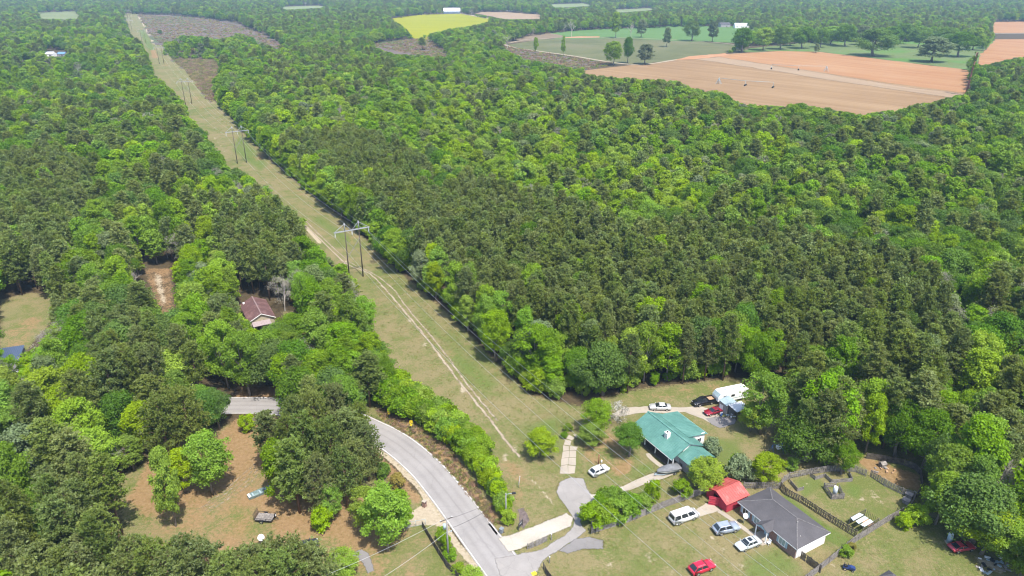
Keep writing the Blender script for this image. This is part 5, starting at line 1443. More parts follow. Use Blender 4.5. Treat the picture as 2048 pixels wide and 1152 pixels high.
def place_by_wheels(rear, front, width):
    """vehicle pose from the two wheels nearest the camera (photo pixels)"""
    a, b = G(*rear), G(*front); d = (b - a).normalized(); n = Vector((-d.y, d.x, 0))
    mid = (a + b) / 2
    if n.y < 0: n = -n                      # away from the camera
    return mid + n * (width / 2 - 0.1), math.atan2(d.y, d.x), (b - a).length
def car(name, label, rear, front, col, L, Wd, Ht, belt, hood, deck, cab, roofx, group=None, sunroof=False, cat="car", clear=.28, bed=False, bars=False):
    """cab = (x rear, x front) of the glasshouse at the belt, roofx at the roof; x measured from the tail in metres"""
    pos, rz, wb = place_by_wheels(rear, front, Wd)
    wb = min(max(wb, L * .56), L * .63)
    v = root(name, pos, rz, label, cat, group)
    pm = paint("paint_" + label.replace(' ', '_')[:40], col)
    X0 = -L / 2; w = Wd / 2
    st = [(0.0, .86, .45, deck - .16), (.12, .96, clear + .05, deck - .02), (.5, 1, clear, deck), (cab[0], 1, clear, (deck + belt) / 2 + .02), ((cab[0] + cab[1]) / 2, 1, clear, belt),
          (cab[1], 1, clear, belt), (cab[1] + .25, 1, clear, hood + (belt - hood) * .35), (L - .55, .98, clear, hood), (L - .18, .93, clear + .05, hood - .10), (L, .80, .42, hood - .26)]
    secs = []
    for x, ws, zb, zt in st:
        ww = w * ws; zm = zb + (zt - zb) * .55
        half = [(ww * .88, zb), (ww, zb + .12), (ww * 1.0, zm), (ww * .985, zt - .07), (ww * .90, zt)]
        ring = [(X0 + x, y, z) for y, z in half] + [(X0 + x, -y, z) for y, z in reversed(half)]
        secs.append(ring)
    m = MB(); loft(m, secs)
    body = m.build("body", pm, v)
    # glasshouse
    zb_, zr_ = belt - .03, Ht
    wb_, wr_ = w * .90, w * .72
    A = [(X0 + cab[0], wb_), (X0 + cab[1], wb_)]; B = [(X0 + roofx[0], wr_), (X0 + roofx[1], wr_)]
    c = MB()
    lo = [(A[0][0], wb_, zb_), (A[1][0], wb_, zb_), (A[1][0], -wb_, zb_), (A[0][0], -wb_, zb_)]
    up = [(B[0][0], wr_, zr_ - .06), (B[1][0], wr_, zr_ - .06), (B[1][0], -wr_, zr_ - .06), (B[0][0], -wr_, zr_ - .06)]
    tp = [(B[0][0] + .12, wr_ * .86, zr_), (B[1][0] - .12, wr_ * .86, zr_), (B[1][0] - .12, -wr_ * .86, zr_), (B[0][0] + .12, -wr_ * .86, zr_)]
    loft(c, [lo, up, tp], smooth=False); cabin = c.build("cabin", pm, v)
    def pane(nm, q, ins=(.07, .10)):
        q = [Vector(p) for p in q]; ce = sum(q, Vector()) / 4; n = (q[1] - q[0]).cross(q[3] - q[0]).normalized()
        if n.dot(ce - Vector((ce.x * .6, 0, zb_ - .5))) < 0: n = -n
        pts = []
        for p in q: pts.append(ce + (p - ce) * (1 - ins[0] - ins[1]) + n * .012)
        g = MB(); g.slab(pts, .008) if False else g.poly(pts); g.build(nm, M_GLASS, cabin)
    pane("windshield", [lo[1], lo[2], up[2], up[1]], (.04, .05)); pane("rear_window", [lo[3], lo[0], up[0], up[3]], (.06, .06))
    nside = 3 if (cab[1] - cab[0]) > 3.2 else 2
    for s in (1, -1):
        l0, l1, u0, u1 = Vector((lo[0][0], s * wb_, zb_)), Vector((lo[1][0], s * wb_, zb_)), Vector((up[0][0], s * wr_, zr_ - .06)), Vector((up[1][0], s * wr_, zr_ - .06))
        for k in range(nside):
            t0, t1 = k / nside, (k + 1) / nside
            pane("side_window", [l0.lerp(l1, t0), l0.lerp(l1, t1), u0.lerp(u1, t1), u0.lerp(u1, t0)], (.05, .07))
    if sunroof:
        g = MB(); g.box(((B[0][0] + B[1][0]) / 2 + .1, 0, zr_ + .006), (.7, wr_ * 1.2, .02)); g.build("sunroof", M_GLASS, cabin)
    if bars:
        for s in (1, -1):
            g = MB(); g.bar((B[0][0] + .1, s * wr_ * .8, zr_ + .05), (B[1][0] - .1, s * wr_ * .8, zr_ + .05), .04); g.build("roof_rail", M_CHROME, cabin)
    if bed:
        b = MB(); x0, x1 = X0 + .12, X0 + cab[0] - .12; ln = x1 - x0; cx = (x0 + x1) / 2
        b.box((cx, 0, deck + .015), (ln, Wd * .8, .03)); bo = b.build("bed_floor", M_WOODTAN, v)
        for s in (1, -1):
            q = MB(); q.box((cx, s * w * .92, deck + .16), (ln + .1, .10, .34)); q.build("bed_side", pm, v)
        q = MB(); q.box((x0, 0, deck + .14), (.08, Wd * .82, .32)); q.build("tailgate", pm, v)
    r = .33 if Ht < 1.6 else .37
    for x in (-wb / 2 - .05, wb / 2 - .05):
        for s in (1, -1): wheel(v, x, s * (w - .09), r, .22)
    for s in (1, -1):
        h = MB(); h.box((X0 + L - .13, s * w * .66, hood - .2), (.14, w * .32, .13)); h.build("headlight", M_LAMP, body)
        h = MB(); h.box((X0 + .07, s * w * .74, deck - .2), (.12, w * .24, .16)); h.build("tail_light", M_TAIL, body)
        h = MB(); h.box((X0 + cab[1] - .15, s * (w + .08), belt + .05), (.14, .16, .12)); h.build("mirror", pm, body)
    b = MB(); b.box((X0 + L - .04, 0, .48), (.1, Wd * .78, .14)); b.build("bumper", M_BLACK, body)
    b = MB(); b.box((X0 + .03, 0, .48), (.1, Wd * .80, .14)); b.build("bumper", M_BLACK, body)
    return v
car("suv", "silver-blue SUV parked on the grass by the front walk", (1444.5, 1071), (1468.8, 1065.8), (0.30, 0.34, 0.40), 4.7, 1.9, 1.72, 1.06, 1.02, 1.05, (.25, 3.35), (.75, 2.75), bars=True, cat="suv")
car("sedan", "pale silver sedan with sunroof nearest the grey house porch", (1513, 1094.7), (1491, 1103), (0.52, 0.55, 0.55), 4.6, 1.8, 1.45, .94, .90, .98, (.75, 3.35), (1.35, 2.6), sunroof=True)
car("suv", "bright red SUV at the bottom edge of the lawn", (1398.7, 1151), (1420, 1143), (0.55, 0.015, 0.045), 4.5, 1.8, 1.62, 1.02, .98, 1.02, (.2, 3.1), (.85, 2.45), bars=True, cat="suv")
car("hatchback", "white hatchback parked below the green-roofed house", (1194, 954), (1212, 946), (0.76, 0.76, 0.75), 4.2, 1.75, 1.5, .98, .92, .98, (.2, 3.05), (.8, 2.35))
car("sedan", "silver sedan parked on the drive behind the green roof", (1332, 822.5), (1310, 822), (0.50, 0.50, 0.49), 4.7, 1.8, 1.42, .94, .9, .96, (.8, 3.4), (1.4, 2.6))
car("pickup_truck", "black pickup truck with tan load bed beside the trailer", (1420, 810), (1401, 814), (0.012, 0.013, 0.016), 5.3, 1.9, 1.78, 1.12, 1.06, 1.05, (2.2, 4.0), (2.4, 3.35), cat="pickup", bed=True)
car("sports_car", "dark red sports car parked on the cracked pad", (1441, 827), (1420, 833), (0.26, 0.01, 0.025), 4.4, 1.8, 1.22, .82, .76, .84, (.9, 3.0), (1.5, 2.2))
car("hatchback", "faded red hatchback on the lawn under the right-hand trees", (1917.4, 1106.7), (1940.6, 1103), (0.42, 0.05, 0.07), 4.4, 1.75, 1.25, .85, .80, .88, (.4, 3.0), (1.4, 2.2))
car("van", "white passenger van parked on the pale drive", (1359, 1050), (1388, 1040), (0.78, 0.78, 0.77), 5.5, 2.0, 2.1, 1.15, 1.12, 1.12, (.06, 4.75), (.2, 3.95), cat="van")

def profile_body(prof, Wd):
    """extrude a side profile (x, z) over the width with slightly rounded edges"""
    m = MB(); k = len(prof); cx = sum(p[0] for p in prof) / k; cz = sum(p[1] for p in prof) / k
    def ring(y, s): return [(cx + (x - cx) * s, y, cz + (z - cz) * s) for x, z in prof]
    loft(m, [ring(-Wd / 2, .96), ring(-Wd / 2 + .08, 1), ring(Wd / 2 - .08, 1), ring(Wd / 2, .96)], smooth=False)
    return m
def travel_trailer():
    a, b = G(1490, 793), G(1428, 806); d = (b - a).normalized(); pos = (a + b) / 2
    v = root("travel_trailer", pos, math.atan2(d.y, d.x), "long white travel trailer parked behind the black pickup", "trailer")
    prof = [(-4.0, .6), (3.2, .6), (4.0, 1.0), (3.95, 1.9), (3.3, 2.75), (2.9, 2.9), (-3.6, 2.9), (-4.0, 2.6)]
    profile_body(prof, 2.4).build("body", M_WHITEPL, v)
    m = MB(); m.slab([(3.97, -1.1, 1.95), (3.97, 1.1, 1.95), (3.34, 1.1, 2.74), (3.34, -1.1, 2.74)], .05); o = m.build("front_cap", M_GALV, v); o.location = (.06, 0, .03)
    for x in (-2.5, -.5, 1.5):
        m = MB(); m.box((x, 0, 2.95), (.45, .45, .12)); m.build("roof_vent", M_GALV, v)
    m = MB(); m.box((.6, .1, 3.0), (.9, .7, .22)); m.build("air_conditioner", M_WHITEPL, v)
    for s in (-1, 1):
        for x in (-2.6, 0.2, 2.2):
            m = MB(); m.box((x, s * 1.2, 1.9), (.9, .04, .55)); m.build("window", M_GLASS, v)
        m = MB(); m.box((0, s * 1.21, 1.2), (7.2, .02, .14)); m.build("stripe", M_SHUTTER, v)
        for x in (-.75, .1): wheel(v, x - .2, s * 1.05, .34, .22)
    m = MB(); m.bar((3.9, -.7, .5), (5.1, 0, .5), .1); m.bar((3.9, .7, .5), (5.1, 0, .5), .1); m.build("tow_bar", M_BLACK, v)
travel_trailer()

def boat():
    a, b = G(1360, 940), G(1313, 952); d = (b - a).normalized(); pos = (a + b) / 2; rz = math.atan2(d.y, d.x)
    t = root("boat_trailer", pos, rz, "boat trailer under the covered boat on the concrete drive", "trailer")
    m = MB(); m.bar((-2.0, -.6, .45), (1.6, -.6, .45), .09); m.bar((-2.0, .6, .45), (1.6, .6, .45), .09); m.bar((1.6, -.6, .45), (3.1, 0, .45), .09); m.bar((1.6, .6, .45), (3.1, 0, .45), .09); m.bar((-.9, -.9, .35), (-.9, .9, .35), .1); m.build("frame", M_GALV, t)
    for s in (-1, 1): wheel(t, -.9, s * .95, .3, .18)
    m = MB(); m.tube([(2.9, 0, 0.02), (2.9, 0, .5)], .04, 8); m.build("jack", M_BLACK, t)
    h = root("boat", pos, rz, "motor boat under a dark grey fitted cover on its trailer", "boat")
    st = [(-2.3, .95, .62, 1.15), (-1.2, 1.0, .58, 1.2), (.2, .98, .58, 1.25), (1.4, .72, .66, 1.28), (2.3, .28, .86, 1.32), (2.6, .04, 1.12, 1.33)]
    secs = [[(x, w, zt), (x, w * .9, zb + .2), (x, 0, zb), (x, -w * .9, zb + .2), (x, -w, zt)] for x, w, zb, zt in st]
    m = MB(); loft(m, secs); m.build("hull", M_WHITEPL, h)
    st2 = [(-2.36, .97, 1.12, 1.22), (-1.4, 1.03, 1.16, 1.45), (-.2, 1.02, 1.2, 1.95), (.5, .96, 1.22, 1.72), (1.5, .7, 1.26, 1.42), (2.3, .3, 1.3, 1.38), (2.62, .05, 1.31, 1.35)]
    secs = [[(x, w, zb - .05), (x, w * .98, zb + .06), (x, w * .5, zt - (zt - zb) * .25), (x, 0, zt), (x, -w * .5, zt - (zt - zb) * .25), (x, -w * .98, zb + .06), (x, -w, zb - .05)] for x, w, zb, zt in st2]
    m = MB(); loft(m, secs); m.build("boat_cover", M_TARP, h)
    m = MB(); m.box((-2.55, 0, 1.0), (.35, .4, .75)); m.box((-2.5, 0, .55), (.12, .15, .6)); m.build("outboard_motor", M_BLACK, h)
boat()

def utility_trailer():
    a, b = G(510, 1040), G(550, 1043); d = (b - a).normalized(); pos = (a + b) / 2 + Vector((-d.y, d.x, 0)) * .3
    t = root("utility_trailer", pos, math.atan2(d.y, d.x), "flatbed utility trailer with grey plank deck and raised ramp gate", "trailer")
    for k in range(7):
        m = MB(); m.box((0, -.78 + k * .26, .62), (3.0, .245, .05)); m.build("plank", M_WOOD, t)
    m = MB(); m.bar((-1.5, -.92, .55), (1.5, -.92, .55), .09); m.bar((-1.5, .92, .55), (1.5, .92, .55), .09); m.bar((-1.5, -.92, .55), (-1.5, .92, .55), .08); m.bar((1.5, -.92, .55), (1.5, .92, .55), .08)
    for s in (-1, 1):
        m.bar((-1.5, s * .92, .95), (1.5, s * .92, .95), .05)
        for x in (-1.5, -.5, .5, 1.5): m.bar((x, s * .92, .55), (x, s * .92, .95), .05)
    m.bar((1.5, -.6, .52), (2.4, 0, .5), .08); m.bar((1.5, .6, .52), (2.4, 0, .5), .08); m.build("frame", M_BLACK, t)
    g = MB()
    for y in np.linspace(-.9, .9, 9): g.bar((-1.55, y, .6), (-1.75, y, 1.75), .04)
    for z in np.linspace(.65, 1.72, 6): g.bar((-1.55 - (z - .6) * .174, -.9, z), (-1.55 - (z - .6) * .174, .9, z), .04)
    g.build("ramp_gate", M_POLE, t)
    for s in (-1, 1):
        wheel(t, -.3, s * 1.08, .32, .2); m = MB(); m.box((-.3, s * 1.08, .72), (.85, .26, .04)); m.build("fender", M_BLACK, t)
    m = MB(); m.tube([(1.6, .35, .85), (1.8, .35, .85)], .32, 14); o = m.build("spare_wheel", M_BLACK, t); m = MB(); m.tube([(1.78, .35, .85), (1.83, .35, .85)], .19, 12); m.build("rim", M_WHITEPL, o)
utility_trailer()

def john_boat():
    a, b = G(503, 995), G(536, 981); d = (b - a).normalized(); pos = (a + b) / 2
    h = root("flat_boat", pos, math.atan2(d.y, d.x), "old blue-green flat-bottomed boat lying under the yard trees", "boat")
    teal = simple_mat("faded_teal_hull", (0.16, 0.22, 0.22), .6, var=.3)
    st = [(-2.1, .62, .05, .62), (-1, .7, .0, .6), (.8, .7, .0, .6), (1.7, .6, .12, .64), (2.1, .5, .38, .68)]
    m = MB(); loft(m, [[(x, w, zt), (x, w * .8, zb), (x, -w * .8, zb), (x, -w, zt), (x, -w + .06, zt), (x, -w * .8 + .06, zb + .08), (x, w * .8 - .06, zb + .08), (x, w - .06, zt)] for x, w, zb, zt in st], False); m.build("hull", teal, h)
    for x in (-1.2, .1, 1.2):
        m = MB(); m.box((x, 0, .42), (.3, 1.1, .05)); m.build("bench_seat", M_GALV, h)
    m = MB(); m.box((-1.9, 0, .64), (.4, 1.1, .04)); m.build("stern_deck", M_WHITEPL, h)
john_boat()

def ride_on():
    p = G(1697, 1139); v = root("ride_on_mower", p, R(-25), "small dark blue riding mower on the lawn beyond the fence", "mower")
    blue = paint("paint_mower", (0.02, 0.04, 0.14)); m = MB(); loft(m, [[(x, w, .35), (x, w, z), (x, -w, z), (x, -w, .35)] for x, w, z in ((-.2, .3, .6), (.2, .32, .82), (.8, .3, .75), (.95, .24, .6))], False); m.build("hood", blue, v)
    m = MB(); m.box((-.45, 0, .42), (.8, .8, .12)); m.build("deck", blue, v); m = MB(); m.box((-.5, 0, .66), (.45, .45, .12)); m.box((-.72, 0, .88), (.1, .45, .4)); m.build("seat", M_BLACK, v)
    for s in (-1, 1): wheel(v, -.55, s * .45, .26, .2); wheel(v, .6, s * .4, .19, .14)
    m = MB(); m.tube([(0, 0, .75), (-.15, 0, 1.0)], .03, 6); m.box((-.17, 0, 1.02), (.12, .36, .04)); m.build("steering_wheel", M_BLACK, v)
ride_on()
v = car("sedan", "dark car mostly hidden under the bottom pines", (604, 1107), (622, 1101), (0.05, 0.06, 0.08), 4.5, 1.8, 1.42, .94, .9, .96, (.8, 3.4), (1.4, 2.6))
# ------------------------------------------------------------------ power line: H-frame structures and conductors
LD = Vector((-0.508, 0.861, 0)); LP = Vector((0.861, 0.508, 0)); LANG = math.atan2(LP.y, LP.x)
def h_frame(pos, label):
    h = root("power_pylon", pos, LANG, label, "pylon", None)
    for x in (-2.2, 2.2):
        m = MB(); m.tube([(x, 0, -.2), (x, 0, 9), (x, 0, 18.4)], [.2, .165, .12], 10); m.build("pole", M_POLE, h)
        m = MB(); m.tube([(x, 0, 16.0), (x, 0, 18.5)], .135, 10); m.build("pole_cap", M_STEELARM, h)
    m = MB(); m.bar((-5.6, -.2, 15.9), (5.6, -.2, 15.9), .12, .24); m.bar((-5.6, .2, 15.9), (5.6, .2, 15.9), .12, .24); m.build("crossarm", M_STEELARM, h)
    for x, e in ((-2.2, -5.4), (-2.2, -.1), (2.2, .1), (2.2, 5.4)):
        m = MB(); m.bar((x, 0, 18.2), (e, 0, 16.0), .12); m.build("arm_brace", M_STEELARM, h)
    for s in (-1, 1):
        m = MB(); m.bar((-2.2 * s, .12 * s, 13.0), (2.2 * s, .12 * s, 7.2), .13); m.build("cross_brace", M_WOOD, h)
    for x in (-5.3, 0, 5.3):
        m = MB(); m.tube([(x, 0, 15.75), (x, 0, 14.3)], .035, 6)
        for k in range(7): m.tube([(x, 0, 15.55 - k * .17), (x, 0, 15.49 - k * .17)], .14, 10)
        m.build("insulator", M_PORC, h)
    return h
S1 = Vector((-48.9, 205.5, 0))
frames = [S1 - LD * 172] + [Vector((x, y, 0)) for x, y in ((-48.9, 205.5), (-135.7, 352), (-234.5, 525.5), (-365, 772), (-490, 998), (-616, 1218), (-776, 1538))]
order_w = ["beside the brown-roofed house wood, nearest of the line", "second along the strip from the houses", "third along the strip, just before the lower scrub field",
           "fourth along the strip, beside the small hedge clump", "fifth along the strip, beside the upper scrub field", "sixth along the strip, near its far end", "farthest of the line"]
for k, p in enumerate(frames):
    if k == 0: continue
    h_frame(p, "wooden H-frame power pylon " + order_w[k - 1])
def wire(name, pts, sag, r, label, group=None, mat=None):
    m = MB(); allp = []
    for a, b in zip(pts[:-1], pts[1:]):
        for j in range(16):
            t = j / 16; p = Vector(a).lerp(Vector(b), t); p.z -= sag * 4 * t * (1 - t); allp.append(p)
    allp.append(Vector(pts[-1])); m.tube(allp, r, 5)
    o = m.build(name, mat or M_WIRE, None); tag(o, label, "wire", group); return o
for x, w in ((-5.3, "left"), (0, "middle"), (5.3, "right")):
    wire("conductor_wire", [p + LP * x + Vector((0, 0, 14.25)) for p in frames], 4.2, .02, w + " conductor of the power line, hung below the crossarms")
for x, w in ((-2.2, "left"), (2.2, "right")):
    wire("shield_wire", [p + LP * x + Vector((0, 0, 18.5)) for p in frames], 2.6, .012, "thin " + w + " shield wire along the pylon tops")

# ------------------------------------------------------------------ roadside poles
def utility_pole():
    p = G(897, 1122); h = root("utility_pole", p, R(30), "dark utility pole with transformer and crossarm left of the road", "pole")
    m = MB(); m.tube([(0, 0, -.2), (0, 0, 5), (0, 0, 9.2)], [.17, .15, .11], 10); m.build("pole", M_POLEGREY, h)
    m = MB(); m.bar((-1.1, .1, 8.6), (1.1, .1, 8.6), .1, .12); m.build("crossarm", M_WOODDARK, h)
    for x in (-1, 0, 1):
        q = MB(); q.tube([(x, .1, 8.65), (x, .1, 8.85)], .06, 8); q.build("insulator", M_PORC, h)
    q = MB(); q.tube([(-.42, 0, 7.0), (-.42, 0, 7.9)], .25, 12); q.build("transformer", M_GALV, h)
    q = MB(); q.bar((0, 0, 6.0), (.7, 0, 6.0), .06); q.box((0.72, 0, 6.0), (.2, .14, .14)); q.build("bracket", M_GALV, h)
    return p
def lamp_pole():
    p = G(1012, 1041); h = root("street_lamp", p, R(10), "grey wooden pole with a dark lamp head at the hedge end", "lamp")
    m = MB(); m.tube([(0, 0, -.2), (0, 0, 6.0)], [.13, .1], 10); m.build("pole", M_POLEGREY, h)
    m = MB(); m.tube([(0, 0, 5.7), (.6, 0, 5.85), (1.15, 0, 5.8)], .04, 6); m.build("arm", M_GALV, h)
    m = MB(); loft(m, [[(x, w, 5.72), (x, w, z), (x, -w, z), (x, -w, 5.72)] for x, w, z in ((1.05, .1, 5.85), (1.2, .2, 5.98), (1.65, .18, 5.95), (1.75, .08, 5.85))], False); m.build("lamp_head", M_BLACK, h)
    return p
pa = utility_pole(); pb = lamp_pole()
wire("service_wire", [pa + Vector((0, 0, 8.7)), pb + Vector((0, 0, 5.9))], .5, .02, "upper service wire from the utility pole across the road to the lamp pole", "service wires", M_BLACK)
wire("service_wire", [pa + Vector((0, 0, 6.6)), pb + Vector((0, 0, 5.3))], .7, .025, "lower service cable from the utility pole across the road to the lamp pole", "service wires", M_BLACK)
pc = G(660, 1260)
wire("service_wire", [pa + Vector((-.5, 0, 8.7)), Vector((pc.x - 3, pc.y, 9))], .6, .018, "pale wire running lower left from the utility pole over the bare yard")
wire("service_wire", [pa + Vector((0, 0, 6.2)), Vector((pc.x + 1, pc.y - 2, 6.5))], .7, .022, "thicker pale cable running lower left from the utility pole")

def chevron(u, v, rz, label):
    p = G(u, v); h = root("chevron_sign", p, rz, label, "sign")
    m = MB(); m.tube([(0, .03, 0), (0, .03, 2.3)], .035, 6); m.build("post", M_GALV, h)
    m = MB(); m.box((0, 0, 2.0), (.62, .02, .78)); pl = m.build("sign_panel", M_YELLOWSIGN, h)
    c = MB(); y = -.016
    c.poly([(-.18, y, 2.0), (.08, y, 2.34), (.22, y, 2.34), (-.04, y, 2.0)]); c.poly([(-.18, y, 2.0), (-.04, y, 2.0), (.22, y, 1.66), (.08, y, 1.66)]); c.build("chevron_arrow", M_BLACK, pl)
    m = MB(); m.box((0, 0.005, 1.25), (.42, .02, .42), M=Matrix.Rotation(R(45), 3, 'Y')); m.build("diamond_panel", M_YELLOWSIGN, h)
chevron(779, 837, R(12), "yellow chevron sign on the outside of the bend, farther of two"); chevron(823, 860, R(20), "yellow chevron sign on the outside of the bend, nearer of two")

# ------------------------------------------------------------------ fences
def fence(name, px, hgt, label, mat=None, board=.14, gap=.015, lattice=False, post_mat=None, miss=0.02, closed=False, rail_side=1, seed=1, section=2.4):
    rnd = random.Random(seed); pts = [G(u, v) for u, v in px]
    f = empty(name, pts[0], 0, label, "fence"); o0 = pts[0]; mat = mat or M_WOOD
    nposts = 0
    for a, b in zip(pts[:-1], pts[1:]):
        d = b - a; L = d.length; d.normalize(); n = Vector((-d.y, d.x, 0)); ns = max(1, round(L / section))
        for s in range(ns):
            p0 = a + d * (L * s / ns) - o0; p1 = a + d * (L * (s + 1) / ns) - o0
            ph = hgt * rnd.uniform(1.0, 1.12)
            q = MB(); q.box(p0 + Vector((0, 0, ph / 2 - .05)), (.1, .1, ph + .1), math.atan2(d.y, d.x)); q.build("post", post_mat or mat, f)
            m = MB(); ll = (p1 - p0).length
            for z in ((.25, hgt * .55, hgt - .15) if hgt > 1 else (.15, hgt - .12)): m.bar(p0 + Vector((0, 0, z)) + n * .05 * rail_side, p1 + Vector((0, 0, z)) + n * .05 * rail_side, .04, .09)
            if lattice:
                # old pallets set on edge: uneven boards lying and standing
                for z in np.arange(.12, hgt, .26):
                    if rnd.random() < .9: m.bar(p0 + Vector((0, 0, z + rnd.uniform(-.03, .03))) - n * .03, p0.lerp(p1, rnd.uniform(.86, 1)) + Vector((0, 0, z + rnd.uniform(-.05, .05))) - n * .03, .022, .115)
                k = int(ll / .42)
                for j in range(k):
                    t = (j + .5) / k; hh = hgt * rnd.uniform(.9, 1.08); c = p0.lerp(p1, t); m.box(c + n * .02 + Vector((0, 0, hh / 2)), (.12, .03, hh), math.atan2(d.y, d.x) + rnd.uniform(-.03, .03))
            else:
                k = max(1, int(ll / (board + gap)))
                for j in range(k):
                    if rnd.random() < miss: continue
                    t = (j + .5) / k; hh = hgt * rnd.uniform(.93, 1.05); c = p0.lerp(p1, t)
                    M = Matrix.Rotation(math.atan2(d.y, d.x), 3, 'Z') @ Matrix.Rotation(rnd.uniform(-.015, .015), 3, 'Y')
                    m.box(c + Vector((0, 0, hh / 2)), (board * .96, .022, hh), M=M)
            po = m.build("fence_panel", mat, f); po["kind"] = "stuff"
    q = MB(); q.box(pts[-1] - o0 + Vector((0, 0, hgt / 2)), (.1, .1, hgt * 1.08)); q.build("post", post_mat or mat, f)
    return f
fence("plank_fence", [(1183, 1067), (1255, 1045), (1331, 1014), (1402, 989), (1410, 986)], 1.55, "grey plank fence from the driveway up to the red shed", seed=1)
fence("pallet_fence", [(1486, 977.5), (1559, 977.5)], 1.5, "pale slatted pallet fence between the red shed and the dog yard", lattice=True, seed=2)
fence("pallet_fence", [(1560, 977), (1570, 990), (1603, 1007), (1629, 1024), (1657, 1042), (1692, 1064), (1711, 1075)], 1.6, "dark weathered fence along the back of the grey house", M_WOODDARK, lattice=True, seed=3)
fence("pallet_fence", [(1560, 976), (1566, 965), (1577, 958), (1596, 954), (1621, 949), (1654, 944), (1699, 943), (1710, 944), (1731, 953)], 1.5, "curved upper fence of the dog yard below the big pine", lattice=True, seed=4)
fence("pallet_fence", [(1740, 953), (1768, 971.6), (1803, 989), (1828, 996)], 1.5, "slanting fence between the dog yard and the bare side pen", M_WOOD, lattice=True, seed=5)
fence("plank_fence", [(1829, 999), (1818, 1022), (1773, 1045), (1732, 1071), (1709, 1085), (1656, 1128), (1600, 1172)], 1.55, "long plank fence between the dog yard and the right-hand lawn", seed=6, rail_side=-1)
fence("plank_fence", [(1732, 917), (1760, 921), (1806, 930), (1828, 939), (1840, 950), (1843, 975), (1832, 997)], 1.4, "outer arc of plank fence round the shaded side pen", M_WOODDARK, seed=7)
fence("plank_fence", [(1601, 1117), (1640, 1146)], 1.6, "short dark plank fence running from the grey house corner", M_WOODDARK, seed=8)
fence("low_fence", [(1577, 963), (1594, 983), (1606, 980)], .8, "low board edging of the narrow bed in the dog yard corner", board=.2, seed=9)
fence("low_fence", [(1620, 953), (1630, 960), (1649, 954), (1662, 966), (1704, 963), (1697, 948)], .85, "low stepped board fence below the dog yard tree", board=.2, seed=10)
fence("tank_pen", [(1671, 973), (1647, 976), (1663, 999), (1687, 998), (1677, 980)], 1.2, "small square pen of boards around the white tank", M_WOOD, lattice=True, seed=11)
fence("plank_fence", [(1055, 1099), (1074, 1092), (1094, 1082)], 1.25, "short grey plank fence between the gravel and paved drives", seed=12, section=1.6)
fence("plank_fence", [(845, 1055), (862, 1084), (878, 1110), (894, 1136), (910, 1150), (930, 1180)], 1.35, "dark plank fence along the left road verge", M_WOODDARK, seed=13)
fence("rail_fence", [(488, 842), (526, 842)], 1.1, "weathered rail fence beside the far stretch of road", lattice=True, seed=14)
fence("plank_fence", [(1087, 1138), (1094, 1152), (1108, 1170)], 1.3, "dark curved plank fence at the bottom edge by the drive", M_WOODDARK, seed=15)
for u, v, lb in ((1102.6, 1080, "lone grey gate post at the right end of the short fence"), (1099, 1126, "lone dark post with white cap above the bottom fence")):
    p = G(u, v); h = root("gate_post", p, .3, lb, "post"); m = MB(); m.box((0, 0, .65), (.14, .14, 1.3)); m.build("post", M_WOOD, h); m = MB(); m.box((0, 0, 1.33), (.18, .18, .06)); m.build("cap", M_WHITEPL, h)

def chain_gate():
    a, b = G(813, 1056), G(851, 1049); h = root("chain_link_gate", a, math.atan2((b - a).y, (b - a).x), "thin chain-link gate across the pale drive left of the road", "gate"); L = (b - a).length
    for x in (0, L / 2, L):
        m = MB(); m.tube([(x, 0, 0), (x, 0, 1.3)], .035, 6); m.build("post", M_GALV, h)
    m = MB(); m.bar((0, 0, 1.2), (L, 0, 1.2), .04); m.bar((0, 0, .12), (L, 0, .12), .03)
    for k in range(int(L / .18)): m.bar((k * .18, 0, .12), (k * .18 + .12, 0, 1.2), .012)
    m.build("mesh_panel", M_GALV, h)["kind"] = "stuff"
chain_gate()

# ------------------------------------------------------------------ small things in the yards
def dish(u, v, label, rz, r=.55, z=1.65):
    p = G(u, v); h = root("satellite_dish", p, rz, label, "satellite dish")
    m = MB(); m.tube([(0, 0, 0), (0, 0, z)], .045, 8); m.build("mast", M_GALV, h)
    T = Matrix.Translation((0, -.12, z + .1)) @ Matrix.Rotation(R(48), 4, 'X')
    m = MB(); n = 24; rings = [(.02, 0), (.5, .06), (.8, .155), (1.0, .245)]; vs = []; fs = []
    for q, zz in rings:
        for k in range(n): vs.append(T @ Vector((q * r * math.cos(2 * math.pi * k / n), q * r * math.sin(2 * math.pi * k / n), zz * r)))
    for i in range(3):
        for k in range(n): fs.append((i * n + k, i * n + (k + 1) % n, (i + 1) * n + (k + 1) % n, (i + 1) * n + k))
    fs.append(tuple(range(n))); m._add(vs, fs, True); m.build("reflector", simple_mat("dish_grey", (0.58, 0.60, 0.61), .5, var=.05), h)
    m = MB(); f0 = T @ Vector((0, 0, r * .95))
    for k in range(3):
        t = 2.1 * k + .4; m.tube([T @ Vector((r * .9 * math.cos(t), r * .9 * math.sin(t), r * .2)), f0], .014, 5)
    m.box(f0, (.1, .1, .14)); m.build("feed_arm", M_GALV, h)
dish(525, 1090, "grey satellite dish on a mast in the bottom left yard", R(20)); dish(1487, 1047, "grey satellite dish on a mast before the brick front wall", R(20), .5, 1.7)

